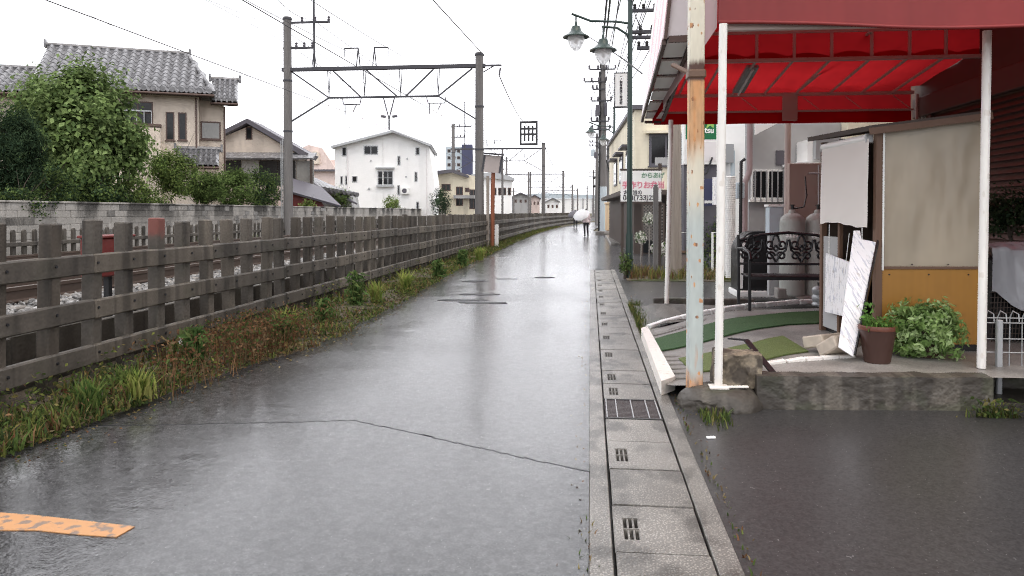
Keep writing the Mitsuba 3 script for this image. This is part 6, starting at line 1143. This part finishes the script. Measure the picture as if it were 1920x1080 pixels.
sv_ = thing('stay_pole', 'thin dark stay leaning against the far street lamp', 'pole'); a, b_ = onz(1152, 448, 0), onY(1137, 300, 46); add(sv_, 'stay', MB().tube([onY(1150, 350, 46), b_], .05, 6), 'm_iron')
stl = thing('tan_kiosk_sign', 'tan box shaped advertising stand with dark vertical lettering', 'sign'); f26 = Fr(onY(1137, 400, 47)[:2], 3)
s0, s1, z0, z1 = rect(f26, 1137, 383, 1176, 440); add(stl, 'box', MB(f26).box(s0, s1, 0, 1.2, z0 + .25, z1, .03), 'm_tan'); add(stl, 'top_rim', MB(f26).box(s0 - .05, s1 + .05, -.05, 1.25, z1 + .003, z1 + .12, .02), 'm_tan'); add(stl, 'base', MB(f26).box(s0 + .1, s1 - .1, .1, 1.1, 0, z0 + .247), 'm_sleeper')
add(stl, 'painted_peak', MB(f26).prism(pg(f26, [(1146, 380), (1152, 350), (1163, 332), (1165, 380)]), 'y', .3, .36), 'm_ochre'); pr('m_ochre', (.5, .26, .07), .5, .4)
s, z = f26.hit(1160, 397); add(stl, 'lettering', put_text('かしの樹', .27, .01, f26, s, -.002, z - .03, vertical=True, gap=1.45, bold=1), 'm_ink'); s, z = f26.hit(1144, 401); add(stl, 'lettering', put_text('お食事処', .22, .01, f26, s, -.002, z - .03, vertical=True, gap=1.6, bold=1), 'm_inkred')
for px in (1140, 1164): c = onz(px, 440, 0); add(stl, 'sandbag', MB().lathe((c[0], 46.6, 0), [(0, 0), (.3, .02), (.36, .15), (.28, .3), (0, .36)], 12), 'm_sleeper', smooth=True)
cr = thing('tan_crate', 'tan open topped bin beside the near street lamp pole', 'bin'); c = onz(1185, 455, 0); add(cr, 'body', MB().poly([onz(1176, 456, 0), onz(1198, 456, 0), onY(1199, 415, onz(1198, 456, 0)[1]), onY(1174, 415, onz(1176, 456, 0)[1])], .6), 'm_tan'); add(cr, 'rim', MB().bar(onY(1173, 414, 36), onY(1200, 414, 36), .65, .08), 'm_frameb')
far_kerb = struct('far_kerb', MB().box(.9, 6, 33.8, 46, -.05, .12, .02), 'm_lid')
mr = thing('convex_mirror', 'orange pole with a square road mirror seen from behind, at the left road edge', 'mirror'); b = onz(923, 467, 0); x, y = b[0], b[1]
zt = float(onY(925, 296, y)[2]); add(mr, 'pole', MB().tube([(x, y, -.05), (x + .03, y, 2.6), (x + .05, y, zt)], .08, 12), 'm_orangepole', smooth=50)
q = [onY(*t, y - .15) for t in ((906, 322), (935, 325), (940, 293), (911, 290))]
add(mr, 'mirror_face', MB().poly(q, .06), 'm_mirrorback'); pr('m_mirrorback', (.36, .31, .29), .35, .5, .3); add(mr, 'hood', MB().bar(q[3] + [-.06, -.1, .05], q[2] + [.1, -.1, .05], .34, .05), 'm_steelbeam'); add(mr, 'frame', MB().bar(q[1] + [.03, 0, 0], q[2] + [.03, 0, 0], .1, .06).bar(q[0] + [-.03, 0, 0], q[3] + [-.03, 0, 0], .1, .06), 'm_steelbeam')
hb_ = [onz(931, 466, 0)[0], onz(931, 466, 0)[1]]; add(mr, 'notice_plate', MB().box(hb_[0] - .07, hb_[0] + .09, hb_[1] - .06, hb_[1] - .03, .03, float(onY(931, 421, hb_[1])[2]), .01), 'm_whitepaint'); add(mr, 'wooden_stake', MB().box(x - .24, x - .13, y - .05, y + .05, -.05, float(onY(915, 330, y)[2]), .01), 'm_woodpole')
gp2 = thing('white_guide_post', 'small pale guide post at the far bend of the fence', 'post'); c = onz(1043, 424, 0); add(gp2, 'post', MB().box(c[0] - .07, c[0] + .07, c[1] - .07, c[1] + .07, 0, 1.0, .02), 'm_pole'); add(gp2, 'cap', MB().box(c[0] - .05, c[0] + .05, c[1] - .05, c[1] + .05, 1.003, 1.06, .01), 'm_slate')

# ================================================================== CATENARY PORTALS
def portal(Y, zl, zr, xl, xr, label, detail=True, group='catenary portals over the railway'):
    k = thing('catenary_portal', label, 'catenary portal', group); dx = float(bend(Y)); xl, xr = xl + dx, xr + dx
    add(k, 'pole', MB().tube([(xl, Y, -.1), (xl, Y, zl)], [.2, .17], 14), 'm_pole', smooth=50); add(k, 'pole', MB().tube([(xr, Y, -.1), (xr, Y, zr)], [.2, .17], 14), 'm_pole', smooth=50)
    for x, zt in ((xl, zl), (xr, zr)):
        for z in (zt - .12, zt * .72, zt * .5): add(k, 'band', MB().tube([(x, Y, z), (x, Y, z + .07)], .205, 14), 'm_steelbeam')
    zb = zr - .55; zl2 = zb - 1.25; w = xr - xl
    add(k, 'top_beam', MB().box(xl - .25, xr + .25, Y - .09, Y + .09, zb - .08, zb + .08, .01), 'm_steelbeam')
    a, b = xl + w * .22, xr - w * .21
    add(k, 'lower_beam', MB().box(a, b, Y - .05, Y + .05, zl2 - .04, zl2 + .04, .006), 'm_steelbeam')
    for p, q in (((xl + .15, zl2 - 1.0), (a, zl2)), ((xr - .15, zl2 - 1.0), (b, zl2)), ((xl + .2, zb - .1), (a, zl2)), ((xr - .3, zb - .1), (b, zl2)), ((a + .2, zb - .1), (a + w * .17, zl2)), ((b - .2, zb - .1), (b - w * .17, zl2)), ((a + w * .2, zb - .1), (a + w * .36, zl2))):
        add(k, 'brace', MB().bar((p[0], Y, p[1]), (q[0], Y, q[1]), .06, .06), 'm_steelbeam')
    for t in (0, .33, .66, 1.0):
        x = a + (b - a) * t; add(k, 'hanger', MB().bar((x - .06, Y, zb - .08), (x, Y, zl2 + .04), .03, .03).bar((x + .06, Y, zb - .08), (x, Y, zl2 + .04), .03, .03), 'm_steelbeam')
    if detail:
        for z, L in ((zl - .25, 1.9), (zl - 1.35, 1.15)):
            add(k, 'upper_arm', MB().box(xl - .2, xl + L, Y - .05, Y + .05, z - .04, z + .04), 'm_steelbeam')
            for t in (.35, .66, .98): add(k, 'insulator', MB().lathe((xl + L * t, Y, z + .04), [(0, 0), (.05, 0), (.07, .06), (.04, .1), (.07, .16), (.04, .2), (0, .22)], 8), 'm_slate')
        x = xl + 1.2; add(k, 'mast', MB().tube([(x, Y, zb + .08), (x, Y, zl + 2.3)], .045, 8), 'm_steelbeam'); add(k, 'mast_stay', MB().bar((x - .1, Y, zb + .08), (x, Y, zb + .9), .03).bar((x + .1, Y, zb + .08), (x, Y, zb + .9), .03), 'm_steelbeam')
        for x in (xl + w * .375, xl + w * .46):
            sg_ = -1 if x < xl + w * .42 else 1; add(k, 'bracket', MB().bar((x - .08, Y, zb + .08), (x, Y, zb + .9), .04).bar((x + .08, Y, zb + .08), (x, Y, zb + .9), .04).bar((x, Y, zb + .87), (x + sg_ * .62, Y, zb + .87), .05).bar((x + sg_ * .6, Y, zb + .9), (x + sg_ * .6, Y, zb + .5), .03), 'm_steelbeam')
        for x in (xl + w * .34, xl + w * .78):
            add(k, 'drop_bracket', MB().bar((x - .42, Y, zl2 - .04), (x - .36, Y, zl2 - .3), .035).bar((x + .42, Y, zl2 - .04), (x + .36, Y, zl2 - .3), .035).bar((x - .36, Y, zl2 - .3), (x + .36, Y, zl2 - .3), .04).bar((x - .3, Y, zl2 - .3), (x - .3, Y, zl2 - .75), .035).bar((x + .22, Y, zl2 - .3), (x + .05, Y, zl2 - .62), .035), 'm_steelbeam')
        x = xl + w * .535; add(k, 'centre_drop', MB().bar((x - .24, Y, zl2 - .04), (x, Y, zl2 - .95), .045).bar((x + .24, Y, zl2 - .04), (x, Y, zl2 - .95), .045).bar((x, Y, zl2 - .9), (x, Y, zl2 - 1.4), .06), 'm_steelbeam')
        for sx in (-.3, .3): add(k, 'long_insulator', MB().tube([(x + sx * .5, Y, zl2 - .85), (x + sx * 1.2, Y, zl2 - .82)], .06, 8), 'm_slate')
    return k, zb, zl2
P1 = onY(541, 400, 31.5)[0], onY(899, 400, 31.5)[0]
k1, zb1, zl1 = portal(31.5, float(onY(541, 32, 31.5)[2]), float(onY(900, 99, 31.5)[2]), P1[0], P1[1], 'near catenary portal of two concrete poles and a steel truss across the railway', group=None)
for dx_ in (-.28, -.2): add(k1, 'conduit', MB().tube([(P1[0] + dx_, 31.4, 0), (P1[0] + dx_, 31.4, 4.9 + dx_), (P1[0] - .1, 31.4, 4.9 + dx_)], .025, 6), 'm_galv')
add(k1, 'side_arm', MB().box(P1[1] + .19, P1[1] + .95, 31.45, 31.55, float(onY(920, 123, 31.5)[2]) - .03, float(onY(920, 123, 31.5)[2]) + .04), 'm_steelbeam'); add(k1, 'side_arm', MB().bar((P1[1] + .18, 31.5, float(onY(910, 135, 31.5)[2])), (P1[1] + .6, 31.5, float(onY(925, 124, 31.5)[2])), .04), 'm_steelbeam'); add(k1, 'side_insulator', MB().tube([(P1[1] + .9, 31.5, zb1 - .1), (P1[1] + .85, 31.5, zb1 - .4)], .04, 8), 'm_slate')
Y2 = 76.0; P2 = onY(850, 400, Y2)[0] - float(bend(Y2)), onY(1019, 400, Y2)[0] - float(bend(Y2))
k2, zb2, zl2_ = portal(Y2, float(onY(850, 233, Y2)[2]), float(onY(1020, 268, Y2)[2]), P2[0], P2[1], 'second catenary portal, carrying a square black frame beside its right pole', group=None)
fx0, fx1, fz0, fz1 = float(onY(977, 250, Y2)[0]), float(onY(1007, 250, Y2)[0]), float(onY(990, 271, Y2)[2]), float(onY(990, 230, Y2)[2]); sq = MB()
for z in (fz0, fz0 + (fz1 - fz0) * .45, fz0 + (fz1 - fz0) * .7, fz1): sq.box(fx0 + .1, fx1 - .1, Y2 - .5, Y2 - .35, z - .1, z + .1)
sq.box(fx0 - .1, fx0 + .1, Y2 - .5, Y2 - .35, fz0 - .1, fz1 + .1).box(fx1 - .1, fx1 + .1, Y2 - .5, Y2 - .35, fz0 - .1, fz1 + .1)
for t in (.25, .5, .75): sq.cyl(fx0 + (fx1 - fx0) * t, Y2 - .42, fz0 + .3, fz1 - .35, .09, n=8)
add(k2, 'square_frame', sq, 'm_iron')
far_lbl = ['third catenary portal along the line', 'fourth catenary portal along the line', 'fifth and farthest catenary portal']
for i, (Y, px) in enumerate([(122, 1056), (166, 1073), (205, 1083)]):
    xr_ = float(onY(px, 400, Y)[0]) - float(bend(Y)); portal(Y, 10.5, float(onY(px, (320, 346, 353)[i], Y)[2]), xr_ - 9.3, xr_, far_lbl[i], False, None)
for px, py, Y, lb in [(942, 280, 95, 'thin dark post by the second portal, left of its beam'), (963, 352, 110, 'leaning thin far post under the wires'), (991, 322, 118, 'slim dark mast between the second and third portals'), (1101, 348, 150, 'thin far mast right of the portal row')]:
    c = onY(px, py, Y); k = thing('line_mast', lb, 'mast'); add(k, 'mast', MB().tube([(c[0], Y, 0), tuple(c)], [.16, .12], 8), 'm_pole'); add(k, 'arm', MB().bar((c[0] - .5, Y, c[2] - .6), (c[0] + .5, Y, c[2] - .6), .08), 'm_steelbeam')
# ------------------------------------------------------------------ wires
def wire(pts, label, r=.012, sag=0.0, group=None, mat='m_wire'):
    pts = [np.asarray(p, float) for p in pts]; out = []
    for a, b in zip(pts[:-1], pts[1:]):
        for t in np.linspace(0, 1, 12, endpoint=False): q = a + (b - a) * t; q = q - [0, 0, sag * 4 * t * (1 - t)]; out.append(q)
    out.append(pts[-1]); one('overhead_wire', MB().tube(out, r, 5), mat, label, 'wire', group)
b2 = float(bend(Y2)); b3 = float(bend(122))
for t, (tx, lb) in enumerate([(.22, 'farther'), (.78, 'nearer')]):
    x1, x2 = P1[0] + (P1[1] - P1[0]) * (.38 if t == 0 else .60), P2[0] + (P2[1] - P2[0]) * (.38 if t == 0 else .60)
    wire([(x1 + .2, -6, zb1 - .2), (x1, 31.5, zb1 + .5), (x2 + b2, Y2, zb2 + .5), (x2 + b3, 122, zb2 + .4)], f'messenger wire over the {lb} railway track', .011, .5)
    x1 = P1[0] + (P1[1] - P1[0]) * (.34 if t == 0 else .78); x2 = P2[0] + (P2[1] - P2[0]) * (.34 if t == 0 else .78)
    wire([(x1 - .2, -6, zl1 - 1.0), (x1 + .1, 31.5, zl1 - .75), (x2 + b2, Y2, zl2_ - .7), (x2 + b3, 122, zl2_ - .8)], f'contact wire hung low over the {lb} railway track', .012, .05)
p1e, p2e = (P1[1] + .1, 31.5, float(onY(900, 99, 31.5)[2])), (P2[1] + b2, Y2, float(onY(1020, 268, Y2)[2]))
a = onY(812, 0, 21.0); wire([a + (a - np.array(p1e)) * .8, a, p1e], 'thick dark feeder wire running down to the near right catenary pole', .018, .0)
wire([(P1[1] + .85, 31.5, zb1 - .42), (fx0 + .4, Y2 - .45, fz1), p2e], 'dark feeder wire from the near right catenary pole to the square frame', .024, .35)
wire([p2e, (float(onY(1056, 320, 122)[0]), 122, float(onY(1056, 320, 122)[2])), (float(onY(1073, 346, 166)[0]), 166, float(onY(1073, 346, 166)[2]))], 'feeder wire dipping along the far portal poles', .03, 1.2)
for (x, y), z, lb in [((390, 0), 58, 'upper signal wire running to the left catenary pole top'), ((385, 0), 80, 'lower signal wire running to the left catenary pole')]:
    a = onY(x, y, 25.5); b = onY(536, z, 31.5); wire([a + (a - b) * 2.5, a, b], lb, .01, .0)
    wire([b, (P2[0] + b2, Y2, float(onY(850, 240 + (z - 58), Y2)[2]))], lb.replace('running to', 'leaving').replace('signal', 'onward signal'), .012, .5)
a, b = onY(522, 0, 29.0), onY(585, 36, 31.5); b_ = onY(880, 236, 76); wire([a + (a - b) * 3, a, b, b_], 'high diagonal wire passing the left mast above the truss', .013, .2)
a, b = onY(430, 2, 27.0), onY(625, 43, 31.5)
for (xa, ya, xb, yb, xc, yc), lb in [((285, 80, 372, 100, 430, 122), 'thin wire low in the sky above the tiled roof'), ((-40, -30, 150, 20, 430, 140), 'thin wire in the upper left corner of the sky')]:
    wire([onY(xa, ya, 26), onY(xb, yb, 30), onY(xc, yc, 36), onY(536, yc + 60, 60)], lb, .008, .1)
topz = float(onY(1128, 131, cy)[2])
for i, (dx, z, lb) in enumerate([(-.22, 11.3, 'thick cable bundle left of the concrete utility pole'), (-.06, 11.5, 'thick cable bundle right beside the first overhead'), (.12, 10.2, 'third thick overhead cable above the road edge')]):
    wire([(cx + dx + .1, -8, z + .2), (cx + dx, cy - .2, z - .25)], lb, .05 if i < 2 else .025, 1.1)
for i in range(4):
    wire([(1.5 + i * .28, -6, 6.3 + .5 * (i % 3)), (1.9 + [-.95, -.75, -.5, -.3][i], 17.05, 6.25 - .48 * (i % 3)), (cx + .1 + .25 * i, cy - .2, 8.4 + .4 * i)], f'service wire number {("one", "two", "three", "four")[i]} crossing behind the near street lamp pole', .012, .35)
wire([onY(1190, 25, 17), onY(1208, 60, 16.6)], 'short slack jumper wire below the highest cross arm', .014, .05)
a, b = onY(1165, 108, 17.2), onY(1204, 138, 14); wire([onY(1090, 60, 30), a, b], 'dark diagonal guy wire reaching the pink sign face', .015, .0)

# more poles and lines down the right side of the street
for i, (px, top, Y, arms, lb) in enumerate([(1119, 250, 92, (0, 9, 16), 'second concrete utility pole farther down the street'), (1113, 318, 140, (0, 8), 'third, far utility pole beside the end of the road'), (1141, 262, 66, (0, 7, 20), 'dark utility pole partly behind the tan stand')]):
    c = onY(px, top, Y); k = thing('utility_pole', lb, 'pole'); add(k, 'shaft', MB().tube([(c[0], Y, 0), tuple(c)], [.22, .14], 10), 'm_pole', smooth=50)
    for a in arms:
        z = c[2] - .5 - a * Y / FPX; add(k, 'cross_arm', MB().box(c[0] - .9, c[0] + .9, Y - .25, Y - .16, z - .05, z + .05), 'm_steelbeam')
        for s in (-.85, -.5, .5, .85): add(k, 'insulator', MB().lathe((c[0] + s, Y - .2, z + .055), [(0, 0), (.07, 0), (.09, .08), (.05, .2), (0, .26)], 7), 'm_slate')
    if i != 1: add(k, 'transformer', MB().lathe((c[0] - .45, Y - .1, c[2] - 2.8), [(0, 0), (.25, .02), (.27, .1), (.27, .75), (.2, .85), (0, .88)], 12), 'm_bluegrey', smooth=40)
    for j, s in enumerate((-.85, .5, .85)): wire([(cx + s * .8, cy - .2, topz - .6 - .3 * j), (c[0] + s, Y - .2, c[2] - .2)], f'{("left", "middle", "right")[j]} line from the crowded pole to the {lb.split(" pole ")[0]} pole', .014, .6)
for j, (dx, dz) in enumerate([(-.6, -1.6), (.5, -1.9), (-.3, -2.9), (.75, -.7)]):
    wire([(1.2 + j * .35, -6, 6.4 + .5 * j), (cx + dx, cy - .2, topz + dz)], ('lowest left', 'lowest right', 'sagging inner', 'upper right')[j] + ' service cable reaching the concrete utility pole from overhead', .014, .8)
# ================================================================== PEOPLE WITH UMBRELLAS
import manifold3d as m3
def hullm(pts):
    """Bones: hulls of spheres at joints, joined into one smooth body."""
    out = None
    for (a, ra), (b, rb) in pts:
        va = trimesh.creation.icosphere(2, ra).vertices + np.array(a); vb = trimesh.creation.icosphere(2, rb).vertices + np.array(b)
        h = m3.Manifold.hull_points(np.vstack([va, vb])); out = h if out is None else out + h
    m = out.refine_to_length(.03).to_mesh(); t = trimesh.Trimesh(m.vert_properties[:, :3], m.tri_verts, process=True); trimesh.smoothing.filter_taubin(t, iterations=12); return t
def place(t, o, rz, s=1.0):
    v = np.array(t.vertices) * s; a = math.radians(rz); c_, s_ = math.cos(a), math.sin(a); return trimesh.Trimesh(np.stack([v[:, 0] * c_ - v[:, 1] * s_, v[:, 0] * s_ + v[:, 1] * c_, v[:, 2]], 1) + o, t.faces, process=False)
def person(o, label, rz, shirt, canopy, clear, s=1.0, uo=(-.26, -.1)):
    k = thing('person', label, 'person'); h, kn, an = (.1, 0, .88), .5, .08
    sk = [(((0, .02, 1.36), .055), ((0, .03, 1.46), .055)), (((0, .03, 1.46), .055), ((0, .04, 1.53), .092)), (((0, .04, 1.53), .092), ((0, .035, 1.6), .088)), (((0, .12, 1.53), .02), ((0, .135, 1.5), .016)), (((-.088, .03, 1.53), .02), ((-.09, .03, 1.56), .018)), (((.088, .03, 1.53), .02), ((.09, .03, 1.56), .018)),
          (((-.27, .16, 1.08), .033), ((-.28, .18, 1.16), .036)), (((.25, .1, .84), .034), ((.25, .11, .77), .036)), (((-.28, .18, 1.16), .02), ((-.25, .21, 1.19), .014)), (((.25, .11, .77), .024), ((.245, .12, .71), .014)), (((.25, .13, .79), .016), ((.23, .15, .74), .012))]
    for j in range(4): sk.append((((-.305 + .012 * j, .17 + .012 * j, 1.17 - .02 * j), .012), ((-.26 + .008 * j, .215, 1.17 - .02 * j), .01)))
    for j in range(4): sk.append((((.262 - .003 * j, .095 + .014 * j, .76), .012), ((.258 - .004 * j, .105 + .014 * j, .685 + .006 * j), .009)))
    add(k, 'body', place(hullm(sk), o, rz, s), 'm_skin', smooth=True)
    tr = [(((-.09, 0, .9), .11), ((.09, 0, .9), .11)), (((.09, 0, .9), .1), ((.11, .12, .5), .066)), (((.11, .12, .5), .066), ((.12, .02, .1), .047)), (((-.09, 0, .9), .1), ((-.12, -.06, .49), .066)), (((-.12, -.06, .49), .066), ((-.13, -.24, .12), .047))]
    add(k, 'trousers', place(hullm(tr), o, rz, s), 'm_trousers', smooth=True)
    add(k, 'shoe', place(hullm([(((.12, -.02, .045), .045), ((.125, .17, .035), .035))]), o, rz, s), 'm_black', smooth=True); add(k, 'shoe', place(hullm([(((-.13, -.27, .07), .045), ((-.13, -.09, .035), .035))]), o, rz, s), 'm_black', smooth=True)
    sh_ = [(((-.1, 0, .92), .12), ((.1, 0, .92), .12)), (((0, 0, .95), .145), ((0, 0, 1.18), .14)), (((-.13, 0, 1.33), .075), ((.13, 0, 1.33), .075)), (((-.09, 0, 1.2), .11), ((.09, 0, 1.2), .11)), (((0, 0, 1.15), .13), ((0, .01, 1.36), .075)), (((-.17, 0, 1.33), .068), ((-.25, -.02, 1.08), .05)), (((-.25, -.02, 1.08), .05), ((-.27, .14, 1.09), .042)), (((.17, 0, 1.33), .068), ((.23, -.02, 1.08), .052)), (((.23, -.02, 1.08), .052), ((.25, .09, .88), .042))]
    add(k, 'shirt', place(hullm(sh_), o, rz, s), shirt, smooth=True)
    hr = hullm([(((0, .0, 1.56), .1), ((0, .01, 1.62), .088)), (((0, -.02, 1.5), .075), ((0, .0, 1.56), .1)), (((0, .03, 1.63), .085), ((0, .06, 1.62), .07))]); add(k, 'hair', place(hr, o, rz, s), 'm_hair', smooth=True)
    u = thing('umbrella', canopy, 'umbrella'); ux, uy, uz = uo[0], uo[1], 1.42
    rib = [(.57 * math.sin(t), .57 * .52 * math.cos(t) - .2) for t in np.linspace(0.02, 1.32, 9)]; n = 8; P = []
    for r_, z in rib: P.append([((r_ * (1 - .07 * (r_ / .57) * abs(math.sin(4 * a_)))) * math.cos(a_), (r_ * (1 - .07 * (r_ / .57) * abs(math.sin(4 * a_)))) * math.sin(a_), z) for a_ in np.linspace(0, 2 * PI, 33)])
    cv = MB().grid(np.array(P)).m(); Rm = trimesh.geometry.align_vectors([0, 0, 1.0], np.array([-.42, -.5, .75]) / np.linalg.norm([-.42, -.5, .75])); cv.apply_transform(Rm); cv.vertices += [ux - .1, uy, uz]
    add(u, 'canopy', place(cv, o, rz, s), clear, smooth=True)
    tip = np.array([ux - .1, uy, uz]) + Rm[:3, :3] @ np.array([0, 0, .18]); grip = np.array([-.27, .19, 1.05]); add(u, 'shaft', place(MB().tube([grip, tip], .009, 8).m(), o, rz, s), 'm_galv'); add(u, 'handle', place(MB().tube([grip + [0, 0, -.14], grip + [0, .0, -.02], grip + (tip - grip) * .08], .016, 8).m(), o, rz, s), 'm_whitepaint')
    rb_ = MB()
    for a_ in np.arange(8) * PI / 4: rb_.tube([np.array([ux - .1, uy, uz]) + Rm[:3, :3] @ np.array([r_ * math.cos(a_), r_ * math.sin(a_), z - .006]) for r_, z in rib[::2]], .004, 4)
    add(u, 'ribs', place(rb_.m(), o, rz, s), 'm_galv')
po = onz(1099, 443, .006); person(po, 'person in a pale pink shirt and black trousers walking away under an umbrella', 12, 'm_shirt', 'translucent white umbrella held by the walking person', 'm_frost')
po = onz(1079, 428, .006); person(po, 'far person in dark clothes walking at the bend of the road', 0, 'm_black', 'dark umbrella held by the far walker in dark clothes', 'm_slate', uo=(-.16, -.12))
